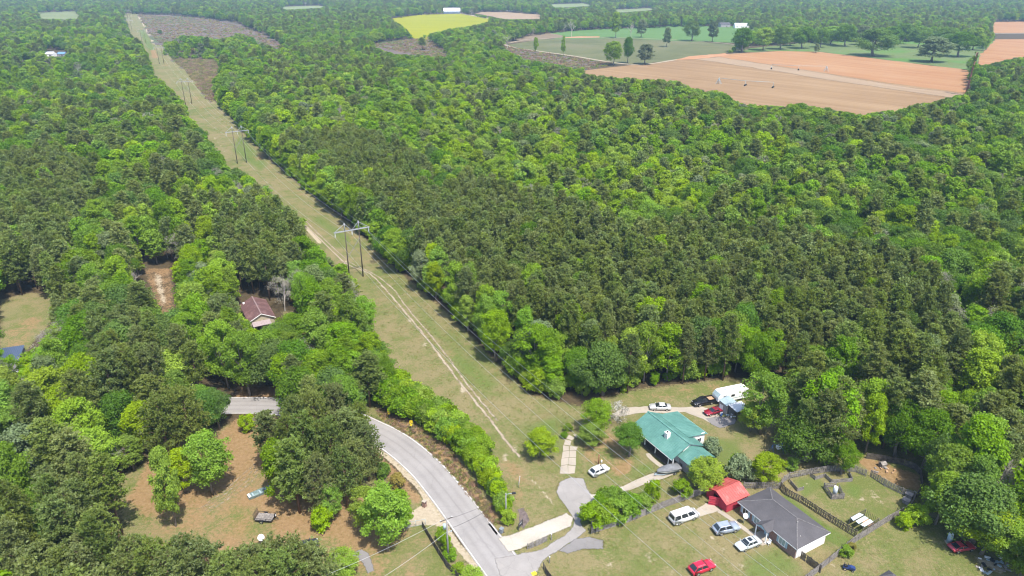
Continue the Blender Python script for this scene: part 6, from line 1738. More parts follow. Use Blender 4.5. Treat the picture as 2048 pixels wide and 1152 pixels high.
def bin_(u, v, label, col, hh=1.05):
    p = G(u, v); h = root("wheelie_bin", p, R(-35), label, "bin"); cm = simple_mat("bin_" + str(u), col, .5)
    m = MB(); loft(m, [[(x * s, y * s, z) for x, y in ((-.28, -.32), (.28, -.32), (.28, .32), (-.28, .32))] for s, z in ((.8, .1), (1, hh - .1))], False); m.build("body", cm, h)
    m = MB(); m.box((0, .02, hh - .05), (.64, .72, .08)); m.bar((-.25, .36, hh - .1), (.25, .36, hh - .1), .04); m.build("lid", cm, h)
    for s in (-1, 1): wheel(h, s * .3, .3, .12, .06, M_BLACK)
bin_(1003, 1066, "grey-blue wheeled bin at the mouth of the gravel drive", (0.17, 0.19, 0.21))

def mailbox():
    p = G(849, 1013); h = root("brick_mailbox", p, R(-30), "squat brick mailbox pillar beside the left drive", "mailbox")
    m = MB(); m.box((0, 0, .6), (.6, .6, 1.2)); m.build("pillar", M_BRICK, h); m = MB(); m.box((0, 0, 1.25), (.72, .72, .1)); m.build("cap", M_CONC, h); m = MB(); m.box((.28, 0, .9), (.1, .2, .26)); m.build("door", M_BLACK, h)
mailbox()
def board_sign():
    p = G(1041, 1056); h = root("notice_board", p, R(60), "dark upright board sign beside the hedge end", "sign")
    for x in (-.7, .7):
        m = MB(); m.box((x, 0, .75), (.1, .1, 1.5)); m.build("post", M_WOODDARK, h)
    m = MB(); m.box((0, 0, .95), (1.5, .06, .95)); bd = m.build("board", simple_mat("black_board", (0.045, 0.045, 0.05), .6), h); m = MB(); m.box((0, -.036, 1.1), (.7, .012, .06)); m.box((0, .036, 1.1), (.7, .012, .06)); m.build("white_line", M_WHITEPL, bd)
board_sign()
sheet("dark_soil_bed", [(1036, 1018), (1048, 1016), (1056, 1030), (1059, 1042), (1046, 1058), (1040, 1050)], 0.02, simple_mat("dark_mulch", (0.11, 0.085, 0.08), .95, var=.4, scale=2.0, obj=False), .6, .15, seed=31)
sheet("asphalt_strip", [(976, 1048), (981, 1047), (996, 1066), (993, 1070)], 0.03, M_DARKASPH, .6, .04, seed=32)
def flag():
    p = G(1037, 976); h = root("flag_pole", p, R(15), "small white and red flag drooping from a thin pole", "flag")
    m = MB(); m.tube([(0, 0, 0), (.25, 0, 2.6)], .03, 6); m.build("pole", M_GALV, h); m = MB(); m.tube([(.25, 0, 2.58), (.25, 0, 2.68)], .06, 8); m.build("finial", M_WHITEPL, h)
    m = MB(); st = [(.22, .04, 2.3), (.18, .16, 1.9), (.1, .22, 1.5), (.05, .16, 1.1), (.02, .03, .75)]
    loft(m, [[(x - .02, w, z), (x + .02, w, z), (x + .02, -w, z), (x - .02, -w, z)] for x, w, z in st], False); fo = m.build("flag_cloth", M_WHITEPL, h)
    m = MB(); m.box((.10, 0, 1.55), (.06, .18, .3)); m.build("emblem", M_RED, fo)
flag()
def clothes_post(u, v, label, name="wooden_post", hgt=2.4, mat=None):
    p = G(u, v); h = root(name, p, .2, label, "post"); m = MB(); m.tube([(0, 0, -.1), (0, 0, hgt)], [.12, .09], 8); m.build("post", mat or M_POLE, h); m = MB(); m.bar((-.2, 0, hgt - .2), (.2, 0, hgt - .2), .06); m.build("crosspiece", mat or M_POLE, h)
clothes_post(1197, 929, "rusty wooden post standing in the front yard above the white hatchback", mat=simple_mat("rust_post", (.22, .08, .05)))
def hydrant():
    p = G(1203, 926); h = root("garden_ornament", p, 0, "small white ornament beside the rusty post", "ornament"); m = MB(); m.tube([(0, 0, 0), (0, 0, .35), (0, 0, .6), (0, 0, .8)], [.16, .12, .16, .04], 10); m.build("body", M_WHITEPL, h); m = MB(); m.tube([(0, 0, .78), (0, 0, .9)], .05, 8); m.build("finial", M_YELLOWSIGN, h)
hydrant()
def yellow_bucket():
    p = G(1068, 1148); h = root("fallen_sign", p, R(30), "yellow plastic marker lying on the grass by the bottom fence", "marker"); m = MB(); m.box((0, 0, .12), (.8, .6, .06), M=Matrix.Rotation(R(14), 3, 'X')); b = m.build("panel", M_YELLOWSIGN, h); m = MB(); m.box((0, 0, .165), (.3, .06, .02), M=Matrix.Rotation(R(14), 3, 'X')); m.build("black_mark", M_BLACK, b)
yellow_bucket()
def tank(u, v, label, r=.45, hh=1.9, col=None):
    p = G(u, v); h = root("water_tank", p, 0, label, "tank"); cm = simple_mat("tank_" + str(int(u)), col or (.48, .52, .54), .5); m = MB(); m.tube([(0, 0, .3), (0, 0, hh * .95), (0, 0, hh)], [r, r, r * .82], 16); m.build("body", cm, h); m = MB(); m.tube([(0, 0, hh), (0, 0, hh + .1)], r * .9, 16); m.build("lid", M_WHITEPL, h)
    m = MB(); m.box((0, 0, .15), (r * 2.1, r * 2.1, .3)); m.build("base", M_CONC, h)
tank(1668, 992, "pale cylindrical tank inside the small pen", .4, 2.0); tank(1897, 1086, "blue-grey cylindrical tank behind the faded red hatchback", .42, 1.9, (.24, .32, .38))
def kennel():
    c = G(1716, 1047); h = root("dog_kennel", c, AX + R(90), "wire and board dog kennel with white corrugated roof strips in the yard corner", "kennel")
    for k in range(3):
        m = MB(); m.slab([(-1.5 - .15 * k, -2.0 + k * .95, 1.5), (.9, -2.0 + k * .95, 1.62), (.9 - .1 * k, -1.28 + k * .95, 1.6), (-1.5, -1.28 + k * .95, 1.48)], .03); m.build("roof_sheet", simple_mat("kennel_tin", (0.42, 0.47, 0.48), .5, var=.2), h)
    for x in (-1.5, .9, 2.6):
        for y in (-1.9, .7):
            m = MB(); m.box((x, y, .8), (.09, .09, 1.6)); m.build("post", M_WOOD, h)
    m = MB()
    for y in (-1.9, .7):
        for z in (.15, .8, 1.5): m.bar((-1.5, y, z), (2.6, y, z), .05)
        for k in range(16): m.bar((-1.5 + k * .27, y, .05), (-1.5 + k * .27, y, 1.5), .05, .02)
    for k in range(9): m.bar((2.6, -1.9 + k * .32, .05), (2.6, -1.9 + k * .32, 1.5), .05, .02)
    m.build("slat_wall", M_WOODDARK, h)["kind"] = "stuff"
    m = MB(); m.box((1.7, -.6, .02), (1.6, 2.2, .04)); m.build("floor", M_WOODTAN, h)
kennel()
def doghouse(u, v, label, rz):
    p = G(u, v); h = root("dog_house", p, rz, label, "dog house"); m = MB(); m.box((0, 0, .4), (1.1, .9, .8)); m.build("wall", M_WOOD, h)
    for s in (-1, 1):
        m = MB(); m.slab([(-.65, s * .6, .78), (.65, s * .6, .78), (.65, 0, 1.15), (-.65, 0, 1.15)], .04); m.build("roof", M_WOOD, h)
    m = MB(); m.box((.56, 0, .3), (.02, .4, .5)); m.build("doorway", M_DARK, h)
doghouse(1812, 1006, "grey wooden dog house at the right corner of the dog yard", R(-50)); doghouse(1764, 933, "low grey dog house in the shaded side pen", R(20)); doghouse(1818, 994, "second grey dog house behind the right corner one", R(-50))
def swing():
    p = G(1552, 905); h = root("play_set", p, R(15), "small blue plastic play set under the pines", "play set")
    for x in (-1.1, 1.1):
        for s in (-1, 1):
            m = MB(); m.tube([(x, s * .8, 0), (x, 0, 2.0)], .05, 6); m.build("leg", M_PLASTIC, h)
    m = MB(); m.tube([(-1.2, 0, 2.0), (1.2, 0, 2.0)], .05, 6); m.build("top_bar", M_PLASTIC, h); m = MB(); m.box((.4, 0, 1.25), (.8, .7, .6)); m.build("tower", M_WHITEPL, h); m = MB(); m.slab([(.7, -.3, 1.2), (.7, .3, 1.2), (2.0, .3, .15), (2.0, -.3, .15)], .05); m.build("slide", M_PLASTIC, h)
swing()
def junk(u, v, label, n, seed, spread, mats):
    p = G(u, v); rnd = random.Random(seed); h = root("junk_pile", p, 0, label, "junk")
    for k in range(n):
        m = MB(); s = (rnd.uniform(.2, 1.0), rnd.uniform(.15, .5), rnd.uniform(.06, .3)); m.box((0, 0, 0), s, rnd.uniform(0, 3)); o = m.build("scrap", rnd.choice(mats), h); o.location = (rnd.uniform(-spread, spread), rnd.uniform(-spread, spread) * .7, s[2] / 2 + rnd.uniform(0, .05))
junk(1455, 832, "pile of pale scrap beside the grey shed corner", 16, 1, 1.6, [M_WHITEPL, M_GALV, M_PLASTIC, M_WOOD]); junk(1982, 1130, "heap of grey scrap and ash near the right edge", 26, 2, 2.6, [M_WOOD, M_GALV, M_WHITEPL, M_BLACK])
junk(1771, 945, "scattered pale boards in the shaded side pen", 9, 3, 2.0, [M_WOOD, M_WOODTAN]); junk(82, 750, "scattered pale rubble under the left-hand trees", 18, 4, 3.5, [M_CONC, M_WHITEPL, M_WOODTAN]); junk(25, 752, "pale rubble heap below the dark blue panelled roof", 16, 5, 3.0, [M_CONC, M_WHITEPL])
def roof_bottom():
    p = G(1778, 1175); h = root("shed", p, AX, "grey shed roof peak just showing at the bottom edge", "shed"); 
    m = MB(); m.box((0, 0, .85), (2.2, 2.2, 1.7)); m.build("wall", M_GREYWALL, h)
    for a, b in (((-1.4, -1.4), (1.4, -1.4)), ((1.4, -1.4), (1.4, 1.4)), ((1.4, 1.4), (-1.4, 1.4)), ((-1.4, 1.4), (-1.4, -1.4))):
        m = MB(); m.slab([(*a, 1.7), (*b, 1.7), (0, 0, 2.9)], .05); m.build("roof", M_GREYSHINGLE, h)
roof_bottom()

# ------------------------------------------------------------------ far field things
def monopine():
    p = G(1931, 191); h = root("cell_tower", p, 0, "tall reddish cell tower disguised as a thin pine beside the tan field", "tower")
    m = MB(); m.tube([(0, 0, -.3), (.3, 0, 16), (.7, 0, 32)], [.75, .6, .4], 12); m.build("mast", simple_mat("red_brown_mast", (.22, .09, .065), .8), h)
    for z in (26.5, 29.0, 31.0):
        for k in range(3):
            a = 2.09 * k + .3; m = MB(); m.box((.6 + math.cos(a) * 1.1, math.sin(a) * 1.1, z), (.25, .45, 1.8), a); m.bar((.6, 0, z), (.6 + math.cos(a) * 1.0, math.sin(a) * 1.0, z), .08); m.build("antenna", M_POLE, h)
    rng = np.random.default_rng(3); V = []; n = 0
    for k in range(62):
        z = 12 + 21 * rng.random(); a = rng.uniform(0, 6.28); L = rng.uniform(1.5, 3.0) * (1.1 - .5 * (z - 12) / 21)
        for j in range(26):
            s = rng.uniform(.35, 1); c = np.array([.5 + math.cos(a) * L * s, math.sin(a) * L * s, z + .15 * L * s]) + rng.normal(size=3) * .22
            d1 = unit(rng.normal(size=3)) * .42; d2 = unit(np.cross(d1, rng.normal(size=3))) * .14
            V += [c - d1, c + d2, c + d1, c - d2]; n += 1
    me = mesh_np("branches", np.array(V), np.arange(n * 4).reshape(n, 4)); link_mesh("branches", me, LEAF['oak'], h)
monopine()
def pivot(u, v, label, rz, arm):
    p = G(u, v); h = root("irrigation_pivot", p, rz, label, "irrigation rig")
    for sx in (-1, 1):
        for sy in (-1, 1):
            m = MB(); m.bar((sx * 2, sy * 2, 0), (0, 0, 5), .25); m.build("leg", M_GALV, h)
    m = MB(); m.tube([(0, 0, 0), (0, 0, 5.4)], .2, 8); m.build("riser", M_GALV, h)
    m = MB(); m.tube([(0, 0, 5), (arm * .5, 0, 4.2), (arm, 0, 4.6)], .14, 6); m.build("arm_pipe", M_GALV, h)
    for x in (arm * .5, arm):
        m = MB(); m.bar((x, -2, .6), (x, 0, 4.4), .14); m.bar((x, 2, .6), (x, 0, 4.4), .14); m.build("drive_tower", M_GALV, h)
        for s in (-1, 1): wheel(h, x, s * 2, .75, .5, M_BLACK)
pivot(1652, 143, "centre-pivot irrigation rig standing on the pale field band", R(160), 50); pivot(1437, 168, "centre-pivot irrigation rig on the tan ploughed field", R(-30), 45)
# ------------------------------------------------------------------ trees and bushes placed one by one
bl = leaf_mat("blossom_white", (0.34, 0.33, 0.29), 0.01, 0.1, 0.1, 0.2)
_cr, _B = broad_crown("crown_blossom", 77, 2.2, 1.0, 5.0, 30, 800, 'round', 0.11)
add_proto('blossom', _cr, mb_mesh(bare_tree(66, 5.0, .8, 4), "trunk_blossom"), bl, BARK['pale'], 5.0, 2.2); TREE_NAME['blossom'] = 'blossom_tree'
prng = random.Random(21)
def T(kind, u, v, h, r, label, group=None, name=None, var=None):
    p = G(u, v); return tree_at(kind, p.x, p.y, h, r, prng.uniform(0, 6.28), label, 'bush' if 'bush' in kind else 'tree', group, name, var, prng)
T('lime', 1077, 914, 6.2, 3.4, "round bright green tree alone on the grass left of the slab walk", var=1)
T('green', 1192, 866, 8.2, 3.3, "dense round tree above the slab walk, taller of two touching", var=1)
T('green', 1184, 889, 4.8, 3.0, "dense round tree at the head of the slab walk, lower of two touching", var=2)
T('bush', 1136, 862, 1.7, 1.1, "small dark bush above the slab walk"); T('bush', 1128, 876, 1.4, .9, "small dark bush left of the slab walk")
T('blossom', 1236, 846, 5.4, 2.6, "pale white-blossomed tree left of the green-roofed house")
T('oak', 1258, 913, 8.0, 3.2, "dark green tree in front of the green-roofed house", var=1)
T('green', 1521, 868, 14.5, 5.0, "tall leafy tree overhanging the white carport roof", var=2); T('lime', 1500, 862, 7.0, 3.0, "bright low tree at the foot of the carport", var=1)
T('lime', 1404, 977, 6.8, 3.7, "round bright tree between the boat and the red shed", var=2); T('bush', 1361, 991, 3.2, 2.0, "small round bush at the upper end of the plank fence")
T('greybush', 1421, 916, 4.4, 2.2, "greyish brown bush at the right corner of the green-roofed house")
T('lime', 1527, 961, 6.2, 3.2, "round bright tree behind the pale pallet fence", var=1); T('greybush', 1474, 962, 5.6, 2.8, "grey-green bush behind the red shed"); T('limebush', 1466, 948, 4.6, 1.3, "thin bright sapling beside the grey-green bush")
hl = "bright leafy bush in the dense clump behind the driveway plank fence"
for u, v, h, r in ((1183, 1050, 4.2, 2.7), (1206, 1046, 4.6, 2.8), (1232, 1038, 4.6, 2.7), (1258, 1030, 4.2, 2.5), (1222, 1020, 4.6, 2.5), (1200, 1030, 4.4, 2.3), (1282, 1020, 3.2, 2.0)):
    T('bush', u, v, h, r, hl, "bushes behind the driveway fence")
T('limebush', 1304, 1004, 4.8, 1.7, "upright bright bush alone right of the dense clump")
# hedge between the road and the power line strip
hedge = catmull([Vector((770, 806, 0)), Vector((800, 826, 0)), Vector((850, 852, 0)), Vector((900, 888, 0)), Vector((940, 922, 0)), Vector((975, 968, 0)), Vector((1000, 1008, 0)), Vector((1013, 1030, 0))], 6)
for k, q in enumerate(hedge):
    if k % 2 and k > 34: continue
    t = k / len(hedge); hh = (6.2 - 2.8 * t) * prng.uniform(.85, 1.15); off = prng.uniform(-8, 8)
    hp = 'upper end, by the chevron signs' if t < .3 else ('middle, beside the bare bank' if t < .7 else 'lower end, near the lamp pole'); hz_ = 'tall' if hh > (6.2 - 2.8 * t) else 'low'; hlab = hz_ + ' front bush of the long roadside hedge at its ' + hp
    T(prng.choice(['bush', 'limebush', 'bush', 'bush']), q.x + off * .6, q.y - abs(off), hh, hh * .52, hlab, hlab.split(' of')[0] + 'es, hedge ' + hp.split(',')[0])
    if t < .6: T(prng.choice(['bush', 'limebush', 'green']), q.x + 22 + off, q.y - 20 + off * .5, hh * .85, hh * .5, hlab.replace('front bush', 'rear bush'), hlab.split(' of')[0].replace('front', 'rear') + 'es, hedge ' + hp.split(',')[0], name='bush')
T('limebush', 1018, 1047, 2.8, 1.5, "yellow-green bush at the foot of the lamp pole")
for u, v, h, r in ((884, 1078, 2.4, 1.3), (893, 1098, 2.6, 1.2), (902, 1120, 2.4, 1.2), (916, 1145, 1.8, 1.1)): T('bush', u, v, h, r, "low bush in the verge beside the dark road fence", "bushes beside the dark road fence")
# trees about the dog yard and the right-hand lawn
T('widepine', 1640, 925, 16, 4.6, "big open pine behind the upper dog yard fence", var=1); T('widepine', 1602, 912, 13, 3.8, "lower pine left of the big open pine", var=0); T('pine', 1660, 905, 17, 4.0, "tall pine right of the big open pine")
T('green', 1622, 880, 12, 4.0, "leafy tree behind the big open pine", var=3); T('oak', 1682, 948, 7.5, 3.0, "dark leafy tree leaning over the dog yard fence", var=2); T('lime', 1730, 905, 14, 3.4, "tall bright tree at the top of the shaded side pen", var=0)
T('green', 1600, 850, 13, 4.2, "leafy tree right of the play set", var=2)
T('oak', 1790, 912, 13, 4.8, "dark oak shading the side pen"); T('oak', 1846, 935, 13, 5.0, "dark oak at the right corner of the side pen"); T('pine', 1815, 905, 18, 4.2, "tall pine behind the side pen")
T('green', 1870, 1048, 11.5, 3.9, "tall green tree at the right end of the long plank fence", var=0); T('green', 1885, 1010, 13, 4.2, "tall green tree behind the right end of the plank fence", var=1)
T('limebush', 1832, 1046, 3.6, 2.2, "bright bush against the long plank fence, right of two"); T('limebush', 1806, 1056, 2.8, 1.6, "bright bush against the long plank fence, left of two")
T('lime', 1962, 1108, 9.5, 4.8, "broad bright tree right of the faded red hatchback", var=1); T('lime', 1925, 1080, 10, 4.2, "bright tree behind the faded red hatchback", var=3); T('green', 2012, 1128, 8.5, 4.2, "leafy tree above the scrap heap", var=2); T('lime', 2040, 1150, 7, 3.5, "bright tree at the lower right corner", var=2)
T('oak', 2035, 1085, 12, 5.0, "dark tree at the right edge above the scrap heap"); T('bare', 2000, 1045, 12, 4.0, "pale leafless tree among the right-hand trees"); T('bare', 1985, 1010, 13, 4.0, "pale leafless snag behind the right-hand trees")
T('bush', 1690, 1112, 2.0, 1.3, "small bush at the lower end of the long plank fence"); T('rustbush', 1700, 1102, 1.7, 1.0, "rusty bush beside the long plank fence")
T('bush', 1583, 938, 2.6, 1.6, "low bush outside the curved dog yard fence")
# bottom left yard
T('lime', 352, 1052, 17, 3.0, "tall slender tree with pale trunk alone in the bottom left yard", var=0); T('lime', 372, 985, 10, 3.2, "yellow-green tree behind the slender yard tree", var=3)
T('green', 425, 988, 13.5, 4.4, "full round green tree in the middle of the bottom left yard", var=2); T('green', 566, 1000, 13.5, 3.8, "leafy tree shading the old flat boat", var=0)
T('limebush', 645, 1058, 4.6, 2.1, "small bright tree below the yard pines", name='small_tree'); T('green', 775, 1102, 13.5, 4.6, "large bright tree beside the bare red soil", var=4); T('green', 800, 1062, 9, 3.0, "smaller tree touching the large tree on red soil", var=0); T('lime', 742, 1060, 9, 3.0, "bright tree left of the large tree on red soil", var=1)
T('lime', 683, 1158, 5.6, 2.9, "round bright tree at the bottom edge below the red soil", var=2); T('limebush', 496, 862, 3.8, 2.0, "bright sapling below the weathered rail fence", name='small_tree')
for k, (u, v, h, r, lb) in enumerate(((600, 1026, 16, 3.3, 'front left of'), (648, 1034, 13.5, 3.2, 'front middle of'), (695, 1016, 13, 3.0, 'front right of'), (622, 985, 17, 3.4, 'tallest in the middle of'), (668, 972, 15, 3.2, 'right of the middle of'), (592, 962, 14.5, 3.1, 'left flank of'), (706, 944, 14, 3.2, 'right flank of'), (642, 930, 16.5, 3.4, 'centre rear of'), (600, 912, 14, 3.1, 'left rear of'), (632, 888, 15.5, 3.3, 'rear of'), (682, 898, 15, 3.2, 'right rear of'), (724, 900, 11, 2.6, 'smallest, by the road, of'))):
    T('widepine' if k % 3 else 'pine', u, v, h, r, "olive pine, " + lb + " the clump inside the road bend", "pines inside the road bend")
T('green', 668, 1040, 8, 2.6, "green broadleaf tree low in the pine clump inside the bend", var=3); T('green', 592, 985, 11, 3.0, "green broadleaf tree at the left of the bend pine clump", var=0)
for u, v, h, r in ((745, 935, 3.5, 1.8), (768, 955, 3.2, 1.8), (795, 975, 3.0, 1.7), (728, 915, 3.6, 1.8)): T(prng.choice(['greybush', 'bush', 'rustbush']), u, v, h, r, "scruffy bush on the inner verge of the road bend", "bushes on the inner verge of the bend")
for u, v, h, r in ((300, 1225, 14.2, 4.2), (345, 1245, 15, 4.3), (395, 1232, 14.6, 4.2), (440, 1240, 14.2, 4.2), (512, 1240, 13.4, 4.0), (560, 1228, 13.6, 4.2), (610, 1232, 13.8, 4.2), (645, 1225, 13, 3.6), (475, 1262, 14.2, 4.2), (585, 1262, 14.6, 4.2), (370, 1270, 15.5, 4.3), (535, 1275, 14.5, 4.3)):
    BE = sorted([300, 345, 395, 440, 512, 560, 610, 645, 475, 585, 370, 535]); T('widepine', u, v, h, r, "dark pine cut off by the bottom edge, " + ('leftmost', 'second', 'third', 'fourth', 'fifth', 'sixth', 'seventh', 'eighth', 'ninth', 'tenth', 'eleventh', 'rightmost')[BE.index(u)] + " of the twelve in a row", "pines along the bottom edge")
for u, v, h, r, k in ((745, 760, 13, 4.6, 'green'), (700, 742, 13, 4.6, 'green'), (720, 700, 12, 4.4, 'green'), (665, 700, 13, 4.4, 'green'), (770, 785, 9, 3.6, 'oak'), (690, 790, 12, 4.2, 'oak')):
    T(k, u, v, h, r, "large bright tree in the clump between the brown-roofed house and the strip", "trees between the brown-roofed house and the strip")
for u, v, h, r, k in ((590, 690, 9, 4.4, 'green'), (560, 712, 9, 4.4, 'green'), (455, 690, 14, 4.4, 'widepine'), (468, 648, 8, 2.4, 'pine'), (595, 610, 5, 2.4, 'rust'), (570, 590, 4, 2.2, 'lime'), (540, 575, 6, 2.6, 'rust'), (625, 600, 6, 2.5, 'rust'), (610, 640, 5, 2.4, 'rust')):
    T(k, u, v, h, r, {'green': "dark green tree right below the brown-roofed house", 'widepine': "pale open pine left of the brown-roofed house", 'pine': "slim pine touching the brown roof", 'rust': "rusty bushy tree right of the brown-roofed house", 'lime': "bright small tree above the brown roof"}[k],
      {'green': "green trees below the brown-roofed house", 'rust': "rusty trees right of the brown-roofed house"}.get(k))
T('widepine', 342, 925, 15, 4.2, "dark pine left of the yard's full round tree, nearer the fence", None); T('widepine', 388, 908, 15, 4.2, "dark pine behind the yard's full round tree"); T('lime', 298, 905, 12, 4.0, "bright tree at the top left of the bottom left yard", var=1)
T('oak', 418, 872, 11, 3.6, "dark tree beside the far stretch of road"); T('bare', 246, 938, 9, 3.6, "pale broken leafless tree left of the bottom left yard"); T('green', 268, 940, 8, 3.4, "green tree beside the broken leafless tree", var=3)
T('pine', 318, 868, 14, 3.8, "pine left of the far stretch of road"); T('green', 410, 852, 10, 3.4, "leafy tree overhanging the far road, left end", var=2)
T('oak', 440, 858, 9.5, 3.0, "dark tree covering the left end of the far stretch of road"); T('widepine', 738, 962, 12.5, 3.2, "olive pine nearest the road on the right of the bend clump", var=0); T('widepine', 716, 988, 12, 3.1, "olive pine at the lower right of the bend clump", var=1); T('pine', 548, 942, 13.5, 3.0, "olive pine standing apart left of the bend clump")
# trees standing in the far fields and on the estate lawn: foot (px), crown width and height (px)
far = [(1746, 112, 88, 52, 'oak', "huge spreading live oak on the estate lawn beside the orange field, left of two"), (1862, 124, 84, 50, 'grey', "huge grey-green live oak on the estate lawn beside the orange field, right of two"), (1916, 114, 66, 46, 'oak', "dark oak at the right end of the estate lawn"),
       (1485, 105, 46, 46, 'oak', "oak at the corner of the orange field, leftmost of the row"), (1526, 101, 40, 44, 'green', "second tree from the left in the row along the orange field"), (1560, 99, 44, 44, 'oak', "third tree from the left in the row along the orange field"),
       (1604, 97, 48, 42, 'oak', "broad oak in the middle of the row along the orange field"), (1640, 95, 32, 34, 'oak', "smaller oak right of the row's middle"), (1690, 93, 48, 40, 'oak', "dark oak left of the huge live oak"), (1800, 88, 44, 40, 'oak', "dark oak behind the gap between the live oaks"),
       (1780, 94, 50, 40, 'oak', "dark oak between and behind the two live oaks, left of the gap"), (1835, 96, 46, 42, 'green', "green oak behind the grey live oak"), (1725, 90, 44, 38, 'grey', "grey oak behind the left live oak"), (1660, 89, 44, 36, 'green', "green oak behind the middle of the field row"), (1885, 98, 48, 42, 'oak', "dark oak behind the right live oak"), (1945, 100, 46, 44, 'green', "green oak at the lane between the two orange fields"), (1580, 92, 36, 36, 'green', "green oak behind the third tree of the field row"),
       (1290, 129, 46, 42, 'grey', "spreading grey-green oak at the field track, rightmost of three"), (1226, 131, 40, 48, 'green', "leaning green tree at the field track, leftmost of three"), (1255, 127, 26, 50, 'oak', "narrow dark tree at the field track, middle of three"),
       (1383, 82, 36, 38, 'oak', "dark rounded tree between the green field and the weedy field"), (1424, 84, 28, 42, 'grey', "thin grey tree right of the dark rounded tree"), (1333, 94, 22, 38, 'grey', "crooked sparse tree in the weedy field"), (1262, 75, 24, 32, 'bare', "bare tree at the lower edge of the green field, left of two"),
       (1282, 75, 28, 36, 'grey', "grey tree at the lower edge of the green field, right of two"), (1231, 76, 26, 52, 'lime', "pale lime tree standing at the green field edge"), (1143, 74, 20, 36, 'bare', "bare tree at the left end of the green field"), (1127, 113, 13, 40, 'lime', "slim pale tree beside the dirt track, right of two"),
       (1071, 107, 11, 32, 'lime', "slim pale tree beside the dirt track, left of two"), (1015, 96, 30, 30, 'bare', "bare spreading tree at the head of the dirt track"), (845, 100, 20, 24, 'pine', "lone pine in the middle scrub field"), (321, 70, 10, 10, 'oak', "lone round tree in the upper scrub field")]
for u, v, wpx, hpx, k, lb in far:
    p = G(u, v); dep = p.y * CT + CAM_H * ST; s = FPX / dep
    T(k, u, v, hpx / s, wpx / s / 2, lb, None, 'field_tree' if k != 'pine' else 'pine_tree')

# ------------------------------------------------------------------ grass tufts, weeds and leaf litter that nobody could count
def tuft_mesh(name, seed, n, r, h, mat):
    rng = np.random.default_rng(seed); a = rng.uniform(0, 6.28, n); q = r * np.sqrt(rng.random(n)); b = np.stack([q * np.cos(a), q * np.sin(a), np.zeros(n)], 1)
    d = unit(np.stack([rng.normal(size=n) * .5, rng.normal(size=n) * .5, np.ones(n)], 1)); L = (h * rng.uniform(.5, 1, n))[:, None]
    side = unit(np.cross(d, rng.normal(size=(n, 3)))) * (h * .12)
    V = np.stack([b - side, b + side, b + d * L + side * .2], 1).reshape(-1, 3); me = mesh_np(name, V, np.arange(n * 3).reshape(n, 3))
    at = me.attributes.new("lr", 'FLOAT', 'FACE'); at.data.foreach_set("value", rng.random(n).astype(np.float32)); me.materials.append(mat); return me
GR1 = leaf_mat("grass_dry", (0.27, 0.23, 0.10), 0.02, .15, .25, .25); GR2 = leaf_mat("grass_green", (0.16, 0.20, 0.05), 0.02, .15, .25, .3); GR3 = leaf_mat("stalk_brown", (0.25, 0.17, 0.12), 0.02, .15, .25, .2)
def scatter_in(polys, n, seed):
    """points in photo polygons, even over the ground"""
    rg = np.random.default_rng(seed); out = []
    for poly in polys:
        w = wpoly(poly); xs = [p[0] for p in w]; ys = [p[1] for p in w]; A = 0
        k = int(n / len(polys)); x = rg.uniform(min(xs), max(xs), k * 4); y = rg.uniform(min(ys), max(ys), k * 4); ins = inside(x, y, w); sel = np.where(ins)[0][:k]
        out.append(np.stack([x[sel], y[sel], np.zeros(len(sel))], 1))
    return np.concatenate(out)
def grow(name, polys, n, seed, protos, smin, smax, label, avoid=()):
    P = scatter_in(polys, n, seed); rg = np.random.default_rng(seed + 1)
    if avoid:
        u, v = proj(P[:, 0], P[:, 1], P[:, 2]); P = P[~in_polys(u, v, avoid)]
    k = len(P); s = rg.uniform(smin, smax, k); scatter_object(name, P, np.stack([s, s, s * rg.uniform(.7, 1.2, k)], 1), np.stack([np.zeros(k), np.zeros(k), rg.uniform(0, 6.28, k)], 1), rg.integers(0, len(protos), k), protos, label, "plants")
NOGRASS = [[(990, 1118), (1115, 1080), (1150, 1040), (1112, 985), (1118, 965), (1165, 957), (1195, 1000), (1172, 1062), (1085, 1122), (1050, 1185)], [(998, 1078), (1132, 1028), (1145, 1036), (1140, 1052), (1068, 1083), (1018, 1104)],
           [(1246, 973), (1360, 934), (1366, 940), (1248, 983)], [(1222, 828), (1250, 815), (1360, 815), (1440, 835), (1475, 848), (1425, 850)], [(1260, 830), (1300, 815), (1420, 860), (1400, 910), (1340, 935)], [(1470, 1010), (1540, 980), (1660, 1070), (1600, 1110)], [(1410, 960), (1500, 990), (1455, 1030), (1405, 985)], [(1118, 865), (1160, 865), (1155, 950), (1118, 950)]]
GT = [tuft_mesh("grass_tuft", k, 26, .28, .13, m) for k, m in enumerate((GR1, GR2, GR1, GR2))]
grow("grass", [[(1060, 830), (1240, 810), (1440, 870), (1560, 960), (1700, 1040), (2000, 1140), (1040, 1300), (1010, 960)]], 6000, 3, GT, .5, 1.3, "short tufted grass on the lawns round the houses", NOGRASS)
grow("strip_grass", [[(735, 560), (800, 552), (985, 725), (1110, 810), (1150, 850), (1060, 900), (1005, 900), (870, 765), (762, 660)], [(400, 262), (445, 232), (700, 455), (800, 552), (735, 560), (612, 446), (498, 352)]], 3500, 5, [tuft_mesh("grass_clump", 10 + k, 30, .45, .2, m) for k, m in enumerate((GR1, GR2, GR1, GR2))], .4, 1.1, "rough grass clumps along the power line strip")
LIT = [tuft_mesh("weed_clump", 20 + k, 36, .35, .4, m) for k, m in enumerate((GR3, GR1, GR3, GR2))]
grow("verge_weeds", [[(752, 815), (800, 828), (850, 860), (905, 905), (975, 1005), (1005, 1045), (985, 1050), (900, 945), (840, 885), (760, 838)]], 1500, 7, LIT, .6, 1.4, "dead brown weeds on the bank beside the road")
